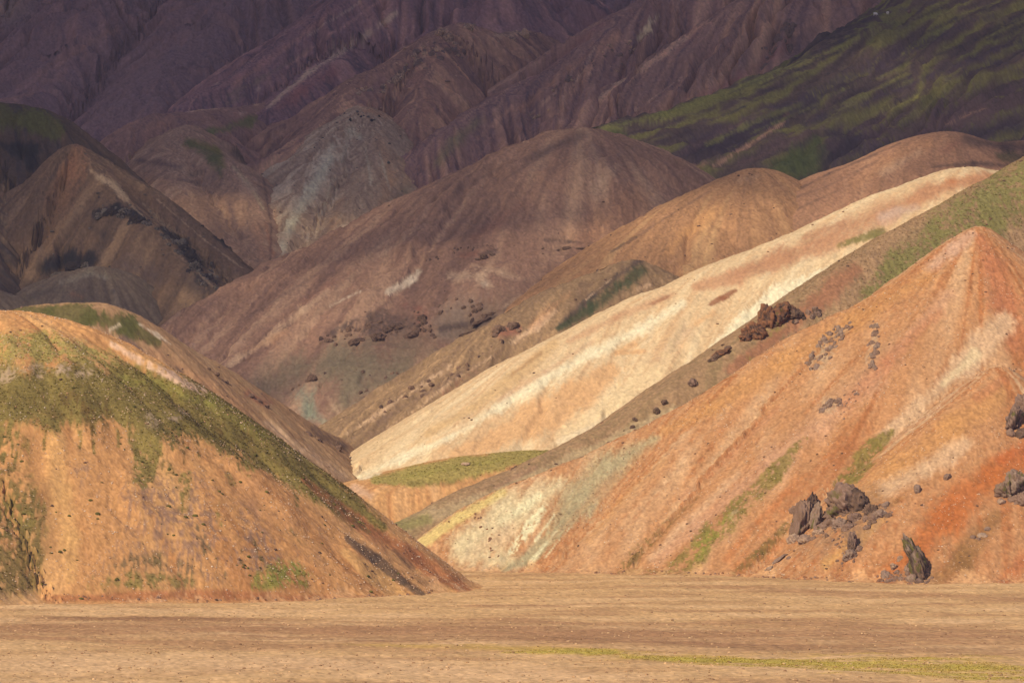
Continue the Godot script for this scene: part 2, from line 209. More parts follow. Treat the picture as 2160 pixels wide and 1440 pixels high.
const STROKES := {
	"left_hill":[
		["peb",[[-67.5,19.4,4.5],[-55.9,13.4,8.21],[-45.0,10.4,8.25],[-34.7,7.3,6.04]],1,1,0.7,0.6],
		["peb",[[-64.2,6.4,4.38],[-49.9,4.8,5.14],[-38.8,6.0,4.48]],1,1,0.7,0.55],
		["greybrown",[[-58.2,14.2,5.22],[-50.3,8.4,5.93],[-38.9,6.7,5.24]],0.8,0.9,0.55,0.4],
		["ochre",[[-73.1,24.6,2.58],[-70.6,16.5,2.68],[-68.1,9.3,2.49],[-67.2,3.7,1.45]],0.9,0.7,0.8,0],
		["orange",[[-47.4,23.1,3.11],[-43.0,17.7,3.84],[-36.6,11.7,3.81]],0.9,0.7,0.6,0],
		["moss_yellow",[[-88.0,40.5,3.46],[-78.0,40.2,3.47],[-70.2,38.3,3.0],[-64.2,35.5,2.05]],0.6,0.7,0.95,0.12],
		["moss",[[-85.9,31.5,6.52],[-74.0,32.2,6.17],[-63.9,32.2,6.08],[-55.0,30.1,6.13],[-47.4,27.4,5.22]],0.35,0.6,1,0],
		["moss",[[-48.3,28.2,4.91],[-41.1,23.4,4.12],[-34.8,19.1,3.01],[-28.4,14.3,2.53],[-22.1,10.0,1.42]],0.35,0.7,1,0],
		["moss_dark",[[-78.2,30.8,2.3],[-68.0,30.8,2.78],[-57.3,27.7,3.1],[-46.9,24.6,2.19]],0.8,1,0.7,0.3],
		["moss_bright",[[-64.4,34.8,1.57],[-59.2,33.7,1.58],[-51.0,31.0,1.44],[-41.5,25.0,1.12]],0.8,1,0.6,0.3],
		["moss",[[-44.2,25.0,1.03],[-43.3,21.6,0.27]],0.6,1.1,0.85,0.15],
		["moss_brown",[[-66.4,29.6,0.82],[-65.6,24.4,0.37]],0.6,1.1,0.85,0.15],
		["moss",[[-70.4,29.6,0.57],[-69.9,26.7,0.31]],0.6,1.1,0.85,0.15],
		["moss",[[-70.9,29.6,0.91],[-70.4,26.8,0.31]],0.6,1.1,0.85,0.15],
		["moss",[[-36.9,21.2,0.87],[-35.0,14.2,0.38]],0.6,1.1,0.85,0.15],
		["moss",[[-68.0,29.6,0.79],[-66.8,22.5,0.26]],0.6,1.1,0.85,0.15],
		["moss_dark",[[-45.3,25.6,0.8],[-44.0,20.7,0.3]],0.6,1.1,0.85,0.15],
		["moss_dark",[[-54.2,28.1,0.95],[-53.5,23.8,0.25]],0.6,1.1,0.85,0.15],
		["moss_brown",[[-52.9,28.1,0.81],[-51.9,23.8,0.33]],0.6,1.1,0.85,0.15],
		["moss",[[-50.4,28.1,0.65],[-49.6,25.2,0.26]],0.6,1.1,0.85,0.15],
		["moss",[[-70.1,29.6,0.62],[-69.1,23.5,0.31]],0.6,1.1,0.85,0.15],
		["moss_brown",[[-52.4,28.1,0.57],[-51.0,22.6,0.26]],0.6,1.1,0.85,0.15],
		["moss_dark",[[-52.4,28.1,0.66],[-50.8,22.2,0.38]],0.6,1.1,0.85,0.15],
		["moss_brown",[[-69.0,29.6,0.64],[-68.5,26.1,0.29]],0.6,1.1,0.85,0.15],
		["moss",[[-38.5,22.1,0.79],[-37.5,18.5,0.21]],0.6,1.1,0.85,0.15],
		["moss_dark",[[-74.1,29.6,0.94],[-73.6,26.8,0.3]],0.6,1.1,0.85,0.15],
		["moss_dark",[[-55.7,28.1,0.67],[-54.9,23.2,0.37]],0.6,1.1,0.85,0.15],
		["moss",[[-54.8,28.1,0.68],[-53.9,22.5,0.37]],0.6,1.1,0.85,0.15],
		["moss_brown",[[-68.2,29.6,0.65],[-67.2,23.6,0.3]],0.6,1.1,0.85,0.15],
		["moss",[[-55.4,28.1,0.64],[-54.7,23.5,0.26]],0.6,1.1,0.85,0.15],
		["moss_dark",[[-46.1,26.0,0.76],[-44.4,19.8,0.18]],0.6,1.1,0.85,0.15],
		["moss_brown",[[-54.1,28.1,0.89],[-52.9,21.0,0.28]],0.6,1.1,0.85,0.15],
		["moss",[[-75.6,29.6,0.96],[-74.5,23.3,0.27]],0.6,1.1,0.85,0.15],
		["moss",[[-64.3,29.6,0.69],[-63.4,23.7,0.37]],0.6,1.1,0.85,0.15],
		["moss_brown",[[-65.8,29.6,0.86],[-65.2,26.0,0.24]],0.6,1.1,0.85,0.15],
		["moss_dark",[[-49.9,27.9,0.62],[-49.0,24.8,0.18]],0.6,1.1,0.85,0.15],
		["moss_brown",[[-84.2,30.7,3.83],[-71.6,30.8,3.85],[-59.4,30.9,3.91],[-47.2,26.2,3.46],[-37.9,20.7,2.37]],1,1,0.55,0.6],
		["moss",[[-60.3,28.5,3.56],[-58.9,23.1,2.6],[-58.9,18.7,1.81]],0.3,0.9,0.95,0.1],
		["moss_dark",[[-54.4,26.9,3.42],[-51.5,26.6,2.34]],0.4,0.9,0.8,0.2],
		["moss",[[-84.2,26.9,4.55],[-79.2,23.9,3.32]],0.4,0.9,0.9,0.2],
		["stone",[[-85.0,34.7,1.7],[-79.3,35.9,1.71],[-74.2,36.6,1.56],[-68.9,35.6,0.94]],1,1.2,0.6,0.5],
		["stone",[[-58.2,28.5,2.02],[-54.7,28.5,1.56]],0.8,1,0.5,0.5],
		["palepink",[[-68.7,41.5,0.48],[-62.5,38.0,0.72],[-57.8,35.8,0.88],[-52.3,32.8,0.64]],0.6,0.9,0.9,0.2],
		["moss",[[-52.6,18.9,1.06],[-52.0,13.8,0.75]],0.5,1.1,0.9,0.2],
		["moss",[[-47.0,14.6,0.68],[-46.0,11.0,0.52]],0.5,1.1,0.8,0.2],
		["moss_dark",[[-55.9,20.8,1.07],[-54.6,19.3,0.76]],0.5,1.1,0.8,0.3],
		["moss",[[-46.2,19.2,0.61],[-45.2,17.7,0.61]],0.5,1.1,0.7,0.3],
		["moss_dark",[[-49.3,11.2,0.75],[-47.4,6.9,0.89],[-44.9,4.0,1.03]],0.6,1.2,0.6,0.5],
		["moss_dark",[[-43.1,9.6,0.45],[-42.2,5.4,0.67]],0.6,1.1,0.7,0.4],
		["moss_dark",[[-40.9,8.9,0.38],[-39.1,5.6,0.45]],0.6,1.1,0.7,0.4],
		["moss_dark",[[-35.7,10.2,0.61],[-33.3,8.0,0.46]],0.6,1.1,0.6,0.4],
		["moss",[[-63.6,2.8,1.88],[-58.7,3.0,1.89],[-54.6,3.4,1.75],[-49.7,3.0,1.61]],0.6,1.1,0.75,0.45],
		["moss_dark",[[-61.2,5.7,1.46],[-55.0,6.3,1.61],[-48.5,4.8,1.47]],0.8,1.2,0.5,0.5],
		["moss_bright",[[-39.5,2.6,1.77],[-35.8,4.1,2.69],[-32.8,2.9,1.79]],0.4,0.9,0.9,0.2],
		["rust",[[-70.3,0.8,0.72],[-54.3,1.0,1.02],[-43.9,0.9,1.32],[-34.0,0.1,0.89],[-24.0,-0.6,0.9],[-13.8,-1.0,0.62]],0.6,0.9,0.8,0],
		["brown",[[-77.5,24.6,2.57],[-73.8,15.7,2.08],[-71.1,7.9,1.9]],1,0.9,0.45,0],
		["moss_dark",[[-81.8,22.4,4.51],[-77.9,12.9,4.42],[-75.3,3.8,4.31]],0.5,0.9,0.85,0.2],
		["moss",[[-78.2,14.3,1.92],[-74.9,12.1,1.18]],0.6,1,0.8,0.2],
		["rust",[[-34.6,18.3,0.63],[-25.1,10.9,1.33],[-15.8,4.9,1.74],[-7.1,-0.6,1.11]],0.6,0.8,0.9,0],
		["orange",[[-29.5,12.2,0.78],[-21.7,6.8,1.24],[-14.0,1.3,1.09]],0.8,0.8,0.5,0],
		["ochre",[[-26.9,6.7,0.77],[-22.1,2.9,1.53],[-17.5,-0.6,1.37]],0.5,0.7,0.8,0],
		["slate",[[-27.0,8.8,0.46],[-22.3,5.5,0.85],[-17.7,1.9,0.92],[-13.5,-0.9,0.69]],0.5,0.7,0.85,0],
		["slate",[[-19.6,6.6,0.47],[-16.4,3.6,0.55]],0.7,0.9,0.5,0],
		["moss_dark",[[-34.8,19.1,0.79],[-28.2,13.2,0.79],[-23.5,9.7,0.47]],0.6,1.2,0.7,0.35]],
	"left_back_hill":[
		["cap_semi",[[-108.7,52.1,1.58],[-99.3,52.3,2.37],[-89.0,50.8,3.42],[-82.0,48.8,2.63],[-75.9,45.5,1.32]],0.52,1,0.84,0],
		["d_white_semi",[[-79.7,49.5,0.4],[-76.2,47.3,0.53],[-73.1,45.3,0.4]],0.9,1.5,0.7,0],
		["d_white_semi",[[-86.1,47.6,0.65],[-84.4,49.1,0.92]],0.75,1.5,0.7,0],
		["d_dark_semi",[[-83.0,46.1,1.05],[-79.4,44.1,0.91],[-77.3,42.6,0.65]],0.75,1.5,0.75,0],
		["d_tan_semi",[[-76.6,43.6,1.83],[-66.6,37.6,1.84],[-56.6,30.6,1.58]],1.3,1,0.53,0],
		["d_pale_semi",[[-52.7,28.5,1.06],[-44.8,22.5,1.59],[-36.8,16.8,1.86]],1.05,1,0.62,0],
		["d_deep_semi",[[-71.5,40.1,0.52],[-70.2,39.2,0.52]],0.75,1.5,0.7,0],
		["d_rust_semi",[[-57.4,34.7,1.33],[-53.6,32.7,1.34]],0.9,1.5,0.7,0],
		["d_deep_semi",[[-44.2,27.1,0.96],[-38.3,23.4,1.11],[-31.7,21.0,0.85]],0.9,1.5,0.62,0.3]],
	"right_hill":[
		["redpeak_lit_r",[[93.9,65.3,1.52],[95.2,59.2,3.19],[96.1,51.3,4.07],[96.6,43.7,3.64]],0.8,0.7,0.85,0],
		["peakpale_lit_r",[[92.2,65.9,1.33],[88.1,62.9,2.08],[83.0,58.5,1.51]],0.9,0.8,0.8,0],
		["orange_lit_r",[[82.8,57.4,2.44],[67.5,48.0,3.37],[53.2,39.9,3.36],[39.0,31.0,2.78],[29.7,26.4,1.3]],1,0.8,0.7,0],
		["pink_lit_r",[[85.6,53.4,2.04],[68.2,36.4,3.27],[50.0,21.0,3.57],[34.4,8.7,2.65],[26.3,2.7,1.76]],1,0.9,0.75,0],
		["redpeak_lit_r",[[83.2,49.5,1.85],[72.1,40.1,2.37],[63.2,31.8,1.81]],1,0.9,0.5,0],
		["tan_lit_r",[[75.6,45.7,1.84],[61.7,32.7,2.36],[46.7,21.9,1.8]],1,0.9,0.5,0],
		["palepink_lit_r",[[95.5,47.5,3.12],[85.9,39.0,3.26],[76.8,30.8,2.32],[69.0,24.6,1.42]],0.7,0.7,0.9,0],
		["cream_lit_r",[[89.0,41.3,1.45],[81.8,35.3,1.26]],0.9,0.8,0.6,0],
		["orange_lit_r",[[90.5,33.3,2.99],[81.0,27.2,3.49],[70.9,19.8,3.46],[60.8,11.7,2.57]],0.9,0.8,0.7,0],
		["redpeak_lit_r",[[91.8,36.0,1.41],[86.1,32.5,1.41]],0.9,0.8,0.5,0],
		["palepink_lit_r",[[83.0,24.1,1.9],[74.8,19.4,2.41],[67.8,15.6,1.89]],0.9,0.8,0.8,0],
		["hot_lit_r",[[96.1,22.0,4.29],[86.3,18.6,3.08],[76.7,11.1,4.39],[70.9,4.6,3.01],[64.7,0.5,1.99]],0.9,0.7,0.85,0],
		["hotter_lit_r",[[95.8,24.1,3.11],[88.4,21.3,1.55]],1,0.7,0.5,0],
		["ochre_lit_r",[[66.3,11.0,1.36],[60.9,6.8,1.52],[55.5,2.7,1.35]],0.9,0.8,0.6,0],
		["hot_lit_r",[[48.3,6.4,1.73],[41.2,1.4,2.06]],0.9,0.8,0.5,0],
		["hotter_lit_r",[[89.4,3.9,1.99],[85.0,-0.2,2.14]],1,0.7,0.45,0],
		["olivebrown_lit_r",[[85.8,11.1,2.02],[78.8,3.8,2.82],[72.5,-0.5,2.15]],0.9,0.8,0.6,0],
		["olivebrown_lit_r",[[70.0,14.3,0.68],[63.8,11.0,0.85]],0.9,0.8,0.5,0],
		["moss_lit_r",[[55.5,25.0,0.72],[48.8,18.3,1.6],[42.3,12.2,2.12],[36.7,7.1,2.45],[30.4,1.1,2.26]],0.45,0.9,0.85,0.25],
		["moss_bright_lit_r",[[40.4,10.5,1.06],[34.0,4.1,1.57]],0.7,1,0.8,0.25],
		["stone_lit_r",[[45.9,14.8,0.44],[40.4,10.5,0.53]],0.8,1.1,0.5,0.5],
		["moss_lit_r",[[71.4,26.5,0.44],[67.6,23.5,1.77],[62.3,18.4,1.76],[59.5,16.3,0.7]],0.4,0.9,0.9,0.2],
		["moss_dark_lit_r",[[50.3,9.0,0.69],[44.8,4.1,1.21],[40.3,0.6,0.86]],0.5,0.9,0.7,0.25],
		["olivebrown_lit_r",[[35.8,14.7,0.36],[28.4,7.7,0.8],[21.1,0.9,1.06]],0.7,1,0.7,0.4],
		["moss_dark_lit_r",[[30.3,10.3,0.45],[25.7,6.0,0.89],[20.2,1.2,1.23]],0.6,1.1,0.6,0.45],
		["moss_dark_lit_r",[[20.2,0.2,1.05],[27.8,0.1,1.04],[33.6,-0.1,0.69]],0.6,1,0.7,0.3],
		["greygreen_lit_r",[[27.8,25.0,1.48],[18.9,19.5,4.24],[12.3,13.6,5.68],[8.6,8.2,3.99]],1.1,0.5,0.9,0],
		["cream_lit_r",[[9.2,16.2,2.77],[0.0,10.4,6.05],[-9.1,4.1,5.1],[0.0,1.6,3.24]],1.1,0.5,0.95,0],
		["palepink_lit_r",[[-0.9,8.1,3.1],[-7.3,3.7,2.72]],0.9,0.9,0.5,0],
		["greygreen_lit_r",[[13.7,12.7,2.74],[9.0,7.4,1.99],[2.7,2.1,1.62],[-1.8,0.3,0.9]],0.6,0.9,0.85,0],
		["white_lit_r",[[6.4,11.7,0.82],[2.7,7.7,1.09],[0.0,3.4,0.81]],0.6,1.2,0.9,0.15],
		["white_lit_r",[[8.6,7.4,0.36],[3.6,1.7,0.45]],0.6,1.1,0.8,0],
		["white_lit_r",[[5.5,14.0,0.92],[0.9,10.8,1.28]],0.8,1,0.7,0],
		["yellow_lit_r",[[-1.9,14.4,1.11],[-10.1,9.8,1.57],[-17.4,4.8,1.29]],0.7,0.7,0.9,0],
		["rust_lit_r",[[-6.4,9.0,1.28],[-4.6,6.8,0.91]],0.6,1.2,0.5,0.6],
		["rust_lit_r",[[-5.4,3.7,1.09],[-3.2,2.9,0.9]],0.6,1.2,0.5,0.6],
		["greybrown_lit_r",[[64.9,12.6,4.28],[59.4,7.6,3.74],[52.7,5.0,2.55]],0.9,1,0.75,0.3],
		["greybrown_lit_r",[[72.0,1.4,3.32],[67.1,0.2,2.49]],0.8,1,0.6,0.3],
		["stone_lit_r",[[61.6,43.2,2.05],[59.4,40.3,1.67],[65.5,46.0,1.5]],0.7,1.1,0.6,0.45],
		["stone_lit_r",[[70.8,44.9,1.11],[69.1,40.1,1.1]],0.7,1.1,0.6,0.45],
		["stone_lit_r",[[60.6,31.3,1.63],[60.7,31.3,1.63]],0.7,1.1,0.6,0.45],
		["tan_lit_r",[[20.2,18.1,1.29],[12.7,10.9,1.27],[7.2,5.6,1.08]],1.2,0.8,0.5,0],
		["hot_lit_r",[[54.7,18.4,0.71],[45.3,9.7,1.05],[38.9,3.0,1.04]],1,0.9,0.45,0],
		["palepink_lit_r",[[42.9,18.3,0.89],[31.8,8.6,1.24],[25.4,2.6,1.05]],1.2,0.9,0.5,0],
		["redpeak_lit_r",[[51.3,30.9,0.92],[41.6,21.8,1.27],[32.3,13.8,1.08]],1.2,0.9,0.4,0],
		["orange_lit_r",[[29.3,20.9,1.1],[20.8,12.8,1.45],[14.3,5.7,1.26]],1.2,0.9,0.5,0],
		["cream_lit_r",[[-1.8,11.2,3.68],[-8.2,5.4,3.1]],0.9,0.6,0.7,0],
		["white_lit_r",[[8.2,10.4,0.36],[4.5,5.6,0.36]],0.7,1,0.8,0],
		["white_lit_r",[[11.3,8.3,0.23],[6.3,2.6,0.27]],0.7,1,0.7,0],
		["white_lit_r",[[2.8,12.6,1.29],[-1.8,9.0,1.46]],1,0.8,0.5,0]],
	"band_hill":[
		["olive",[[32.9,30.8,1.74],[16.3,22.6,1.53],[-7.5,12.3,2.44],[-22.4,7.7,2.24]],0.8,0.8,0.9,0],
		["olive_green",[[-16.8,9.1,1.68],[-23.3,7.3,2.06]],0.8,0.8,0.8,0],
		["greybrown",[[4.8,19.3,0.76],[-3.8,15.1,0.76]],0.8,0.9,0.6,0],
		["brownslope",[[73.2,61.1,3.05],[64.2,53.6,2.81],[55.5,46.3,2.18],[45.1,39.2,1.37]],0.7,0.8,0.9,0],
		["slopegreen",[[119.0,81.8,9.55],[102.5,74.7,6.48],[93.0,68.4,5.16],[83.6,61.2,4.48],[75.4,55.1,2.21]],0.4,0.8,0.95,0.08],
		["olive_green",[[115.0,83.0,4.25],[105.4,78.2,3.16],[98.3,74.6,2.09]],1,1,0.6,0.2],
		["moss",[[56.7,48.4,1.39],[53.6,46.8,0.99]],0.5,1,0.8,0.2],
		["moss",[[49.7,41.7,0.98],[49.800000000000004,41.7,0.98]],0.5,1,0.8,0.2],
		["moss",[[41.9,35.7,0.97],[42.0,35.7,0.97]],0.6,1,0.6,0.3]],
	"grassy_terrace":[
		["palepink",[[-32.1,14.9,1.34],[-28.6,13.6,1.53]],0.8,0.8,0.7,0],
		["white",[[-31.0,16.9,0.58],[-27.2,17.8,0.78]],0.8,0.8,0.7,0],
		["moss_yellow",[[-27.9,16.5,1.16],[-20.2,17.5,2.31],[-11.6,18.7,2.9],[-1.9,20.6,2.53],[8.8,22.5,1.38]],0.4,0.6,1,0],
		["moss_bright",[[-22.2,17.3,0.77],[-11.6,19.2,0.97],[-1.9,20.6,0.78]],1,1,0.5,0.3],
		["moss_dark",[[-21.1,15.9,0.58],[-14.4,15.9,0.77],[-7.7,16.8,0.58]],1,1.1,0.5,0.3]],
	"pale_hill":[
		["hot",[[116.4,85.9,2.21],[102.6,84.6,2.42],[92.3,79.9,1.97]],1,0.7,0.7,0],
		["whitegrey",[[93.0,78.6,1.75],[85.3,75.8,2.18]],0.8,0.9,0.8,0],
		["tan",[[78.3,71.2,2.82],[63.0,66.2,2.82],[50.9,61.8,2.59],[42.2,59.6,1.51]],0.8,0.8,0.85,0],
		["tan",[[36.8,58.0,1.3],[23.6,52.4,1.5],[12.8,46.9,1.49]],0.9,0.9,0.6,0],
		["brownslope",[[76.7,74.9,1.1],[67.9,71.5,1.31]],0.9,0.9,0.6,0],
		["white",[[77.2,64.1,1.5],[66.3,60.3,2.78],[57.5,55.3,3.19],[50.7,49.8,2.53],[44.1,44.9,1.68]],0.7,1,0.95,0],
		["slopegreen",[[84.7,72.4,1.52],[79.2,70.8,1.19],[74.8,69.1,0.87]],0.5,0.9,0.85,0.15],
		["tanyellow",[[9.6,46.4,1.71],[0.5,38.7,2.11],[-8.4,31.8,1.67],[-18.8,26.0,1.04]],0.7,0.8,0.85,0],
		["brown",[[6.4,44.2,0.75],[0.0,39.3,0.74]],0.9,1,0.45,0],
		["bowl",[[22.0,40.2,2.52],[14.6,34.4,4.78],[5.2,29.1,4.55],[-4.1,24.5,3.5],[-12.3,21.6,1.85]],0.6,0.7,0.9,0],
		["cream2",[[31.3,39.1,4.58],[22.7,32.2,4.54],[12.3,26.0,2.46]],0.9,0.8,0.7,0],
		["white",[[38.7,55.6,1.5],[28.8,49.5,2.13],[18.0,44.1,2.12],[7.4,38.1,1.89],[-3.1,31.8,1.88],[-13.5,25.5,1.86],[-23.8,20.9,1.45],[-34.1,16.2,1.24]],1,0.8,0.8,0],
		["cream",[[43.8,42.2,1.04],[33.1,35.9,1.45],[22.6,29.8,1.23],[10.2,24.3,1.02]],0.7,0.8,0.8,0],
		["bowl",[[27.5,46.2,1.06],[23.2,44.0,0.84],[29.5,44.5,0.63]],0.6,1,0.8,0],
		["mark",[[44.8,55.3,0.54],[47.7,56.8,0.86],[50.7,58.6,0.54]],0.5,0.9,0.85,0],
		["brownslope",[[31.8,55.7,0.43],[35.7,57.3,0.65]],0.6,1,0.7,0],
		["stone",[[39.2,48.8,2.12],[31.5,42.3,2.1]],1,1,0.4,0.3],
		["p_upper",[[110.6,85.8,3.31],[96.9,82.2,3.74],[78.7,74.2,4.81],[63.1,67.4,3.7],[52.0,62.9,2.17]],1.2,0.8,0.95,0],
		["white",[[75.1,64.1,1.29],[65.3,60.3,2.35],[56.4,54.8,2.98],[49.0,48.7,2.53]],1,0.8,0.85,0],
		["whitegrey",[[89.9,78.1,1.53],[85.3,76.1,1.31]],1,0.9,0.6,0],
		["slopegreen",[[83.6,72.0,1.3],[77.0,69.8,0.98]],0.6,0.9,0.8,0],
		["bowl",[[45.3,53.2,1.28],[41.4,50.8,0.96]],0.9,0.9,0.7,0],
		["p_crest",[[18.1,46.8,0.85],[7.4,39.8,0.84],[-3.1,33.4,0.73]],1,0.9,0.5,0],
		["bowl",[[-8.3,28.6,0.73],[-18.7,24.0,0.73]],1,0.9,0.5,0]],
	"lower_brown_hill":[
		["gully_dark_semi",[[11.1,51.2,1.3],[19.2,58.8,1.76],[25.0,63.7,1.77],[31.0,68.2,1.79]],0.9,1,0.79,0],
		["gully_green_semi",[[11.1,50.9,1.16],[19.1,56.1,2.63],[26.1,61.8,3.24],[30.8,65.5,2.37]],0.75,1,0.84,0],
		["d_pale_semi",[[17.5,58.0,0.29],[23.9,63.3,0.3]],0.9,1.5,0.62,0],
		["d_pale_semi",[[30.0,60.6,0.59],[32.9,61.9,0.59]],0.9,1.5,0.44,0],
		["d_dark_semi",[[-30.5,28.8,1.13],[-19.7,35.4,1.14],[-8.8,42.1,1.15]],1.3,1.5,0.44,0],
		["d_dark_semi",[[-32.5,25.0,1.13],[-19.5,31.0,1.41]],1.3,1.5,0.4,0],
		["d_rust_semi",[[-8.8,41.0,1.43],[-15.3,35.4,1.14]],1.3,1.5,0.44,0.3],
		["d_pale_semi",[[-22.9,31.0,0.42],[-13.2,38.7,0.57],[-4.4,44.3,0.43]],1.2,1.5,0.53,0],
		["d_pale_semi",[[-38.2,26.1,0.43],[-30.7,31.0,0.43]],1.2,1.5,0.53,0],
		["d_deep_semi",[[0.0,41.5,0.57],[2.2,43.2,0.72]],0.9,1.5,0.62,0],
		["d_deep_semi",[[-13.0,33.2,0.71],[-9.8,34.2,0.57]],0.9,1.5,0.53,0],
		["d_pale_semi",[[-34.9,27.9,0.71],[-24.2,35.2,1.0],[-13.3,42.7,0.86]],1.05,1.5,0.62,0.2],
		["d_pale_semi",[[-28.2,27.7,0.71],[-19.6,33.2,0.71]],1.05,1.5,0.44,0.3],
		["d_rust_semi",[[-3.4,50.1,2.03],[1.1,50.7,1.74]],0.9,1,0.7,0],
		["d_pale_semi",[[0.0,47.5,0.72],[5.6,51.2,1.01],[10.1,55.3,0.73]],0.9,1.5,0.7,0],
		["d_dark_semi",[[2.2,43.2,1.72],[-3.3,38.7,1.71],[-13.0,32.0,1.41]],1.3,1,0.44,0.3],
		["d_tan_semi",[[13.6,59.5,1.47],[4.5,51.2,1.16]],1.3,1.5,0.44,0]],
	"knob_hill":[
		["k_orange_semi",[[52.7,83.1,3.11],[44.0,76.7,2.78],[37.7,70.3,2.14]],1.3,1,0.62,0],
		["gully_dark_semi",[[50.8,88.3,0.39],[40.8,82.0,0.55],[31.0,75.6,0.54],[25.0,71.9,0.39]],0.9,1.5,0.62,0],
		["k_band_semi",[[58.3,92.2,1.1],[43.4,84.4,1.25],[32.2,76.6,1.24]],1.3,1.5,0.53,0],
		["d_pale_semi",[[63.2,92.4,1.89],[58.2,91.1,1.89]],1.3,1,0.35,0]],
	"tan_shoulder_hill":[
		["d_dark_semi",[[42.1,64.8,0.46],[57.0,75.5,0.62],[67.3,83.3,0.62]],1.05,1.5,0.53,0],
		["d_dark_semi",[[67.5,84.7,0.47],[79.8,89.0,0.63],[94.0,96.4,0.48]],1.05,1.5,0.44,0],
		["d_tan_semi",[[108.0,101.7,2.87],[97.4,96.2,3.16],[87.0,89.6,2.51]],1.3,1,0.62,0],
		["d_deep_semi",[[118.0,102.4,2.23],[127.9,100.6,2.55],[137.6,100.5,3.19]],0.9,1,0.7,0],
		["gully_green_semi",[[125.8,97.6,2.22],[134.3,97.0,3.17]],0.75,1,0.7,0],
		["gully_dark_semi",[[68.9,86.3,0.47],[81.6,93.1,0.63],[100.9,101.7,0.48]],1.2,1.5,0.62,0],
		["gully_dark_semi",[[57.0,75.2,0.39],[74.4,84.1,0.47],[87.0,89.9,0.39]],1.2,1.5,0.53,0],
		["d_deep_semi",[[107.8,94.4,0.79],[118.9,95.4,1.1],[127.7,94.9,1.26]],1.05,1.5,0.7,0],
		["d_pale_semi",[[105.0,98.9,1.9],[94.5,92.8,1.89]],1.3,1,0.44,0],
		["d_rust_semi",[[115.3,101.6,1.91],[111.0,98.8,1.58]],1.3,1,0.44,0]],
	"dome_hill":[
		["d_low_semi",[[-71.0,35.0,7.69],[-56.8,39.8,9.22],[-40.2,44.5,11.37],[-23.6,46.8,11.34],[-9.5,52.8,9.24],[3.6,59.0,5.58]],1.3,1,0.7,0],
		["d_low_semi",[[-44.1,32.5,6.03],[-32.5,36.0,7.54]],1.3,1,0.62,0],
		["d_tan_semi",[[31.3,88.1,8.76],[19.6,77.1,7.96]],1.3,1,0.53,0],
		["d_dark_semi",[[19.3,107.5,2.34],[12.8,104.8,2.17],[3.8,100.3,1.33]],1.2,1,0.7,0],
		["d_dark_semi",[[-2.6,98.4,0.83],[-15.2,90.9,0.82]],1.3,1.5,0.44,0],
		["d_olive_semi",[[-54.7,43.4,5.56],[-40.1,43.3,9.2],[-29.2,40.8,8.51],[-41.9,34.9,6.65]],1.2,1,0.7,0],
		["d_grey_semi",[[-10.8,59.1,5.91],[-16.6,52.9,6.79]],1.2,1,0.75,0],
		["d_teal_semi",[[-51.6,36.1,3.66],[-49.9,31.6,3.62],[-45.6,28.7,1.8]],1.05,1,0.75,0],
		["d_rock_semi",[[-41.4,53.2,2.19],[-33.6,54.6,3.74],[-25.1,54.2,3.1]],0.9,1,0.75,0.15],
		["d_deep_semi",[[-17.8,52.7,1.24],[-8.3,54.1,1.23],[-4.2,55.5,0.77]],0.9,1.5,0.75,0],
		["d_white_semi",[[-31.6,62.8,1.11],[-25.8,65.6,2.06],[-24.0,68.1,1.43]],0.75,1,0.79,0],
		["d_pale_semi",[[-15.2,66.9,2.37],[-8.5,66.2,2.2],[-5.8,63.9,1.41]],1.05,1,0.7,0],
		["d_white_semi",[[-7.2,64.2,1.1],[-7.1000000000000005,64.2,1.1]],0.9,1.5,0.53,0],
		["d_white_semi",[[-46.9,59.1,0.79],[-39.1,63.1,0.95]],1.05,1.5,0.7,0],
		["d_pale_semi",[[-72.2,43.6,1.25],[-62.9,50.0,1.73],[-53.8,58.3,2.06],[-47.9,63.4,1.44]],1.05,1,0.7,0],
		["d_rust_semi",[[-12.9,72.4,2.23],[-9.2,73.1,1.59]],1.05,1,0.62,0],
		["d_deep_semi",[[-8.3,72.6,0.95],[-4.3,73.6,0.95]],0.75,1.5,0.79,0],
		["d_deep_semi",[[8.6,76.5,0.64],[14.7,76.1,0.8],[20.8,75.5,0.48]],0.9,1.5,0.62,0.3],
		["d_dark_semi",[[-22.1,71.7,0.32],[-14.8,74.9,0.32],[-4.9,76.3,0.32]],1.05,1.5,0.62,0.3],
		["d_rust_semi",[[-27.7,59.4,1.88],[-21.6,56.7,1.87]],1.3,1,0.53,0.3],
		["d_tan_semi",[[-58.1,52.2,2.2],[-67.7,47.4,1.88]],1.3,1,0.44,0],
		["d_dark_semi",[[-49.6,40.9,1.23],[-56.4,36.2,0.92]],1.05,1.5,0.53,0.2],
		["d_deep_semi",[[-50.2,40.7,1.23],[-50.1,40.7,1.23]],0.6,1.5,0.79,0],
		["d_rust_semi",[[-14.1,47.9,2.14],[-21.3,49.2,1.84]],1.3,1,0.35,0.3],
		["d_dark_semi",[[15.5,106.5,0.67],[7.7,100.9,0.66],[-2.5,94.0,0.49]],1.2,1.5,0.62,0],
		["d_dark_semi",[[12.9,105.3,0.5],[2.5,98.2,0.5]],1.2,1.5,0.53,0],
		["d_pale_semi",[[27.9,98.0,3.3],[22.6,90.8,4.23]],1.3,1,0.53,0],
		["d_dark_semi",[[-47.3,70.4,0.65],[-59.4,62.8,0.64],[-71.4,55.1,0.48]],1.3,1.5,0.44,0],
		["d_dark_semi",[[-32.5,78.1,0.65],[-47.0,67.7,0.64]],1.3,1.5,0.4,0],
		["d_rust_semi",[[-39.6,70.1,1.93],[-53.9,59.9,1.91]],1.3,1,0.4,0],
		["d_pale_semi",[[-22.5,81.9,0.81],[-34.7,72.7,0.81]],1.3,1.5,0.35,0],
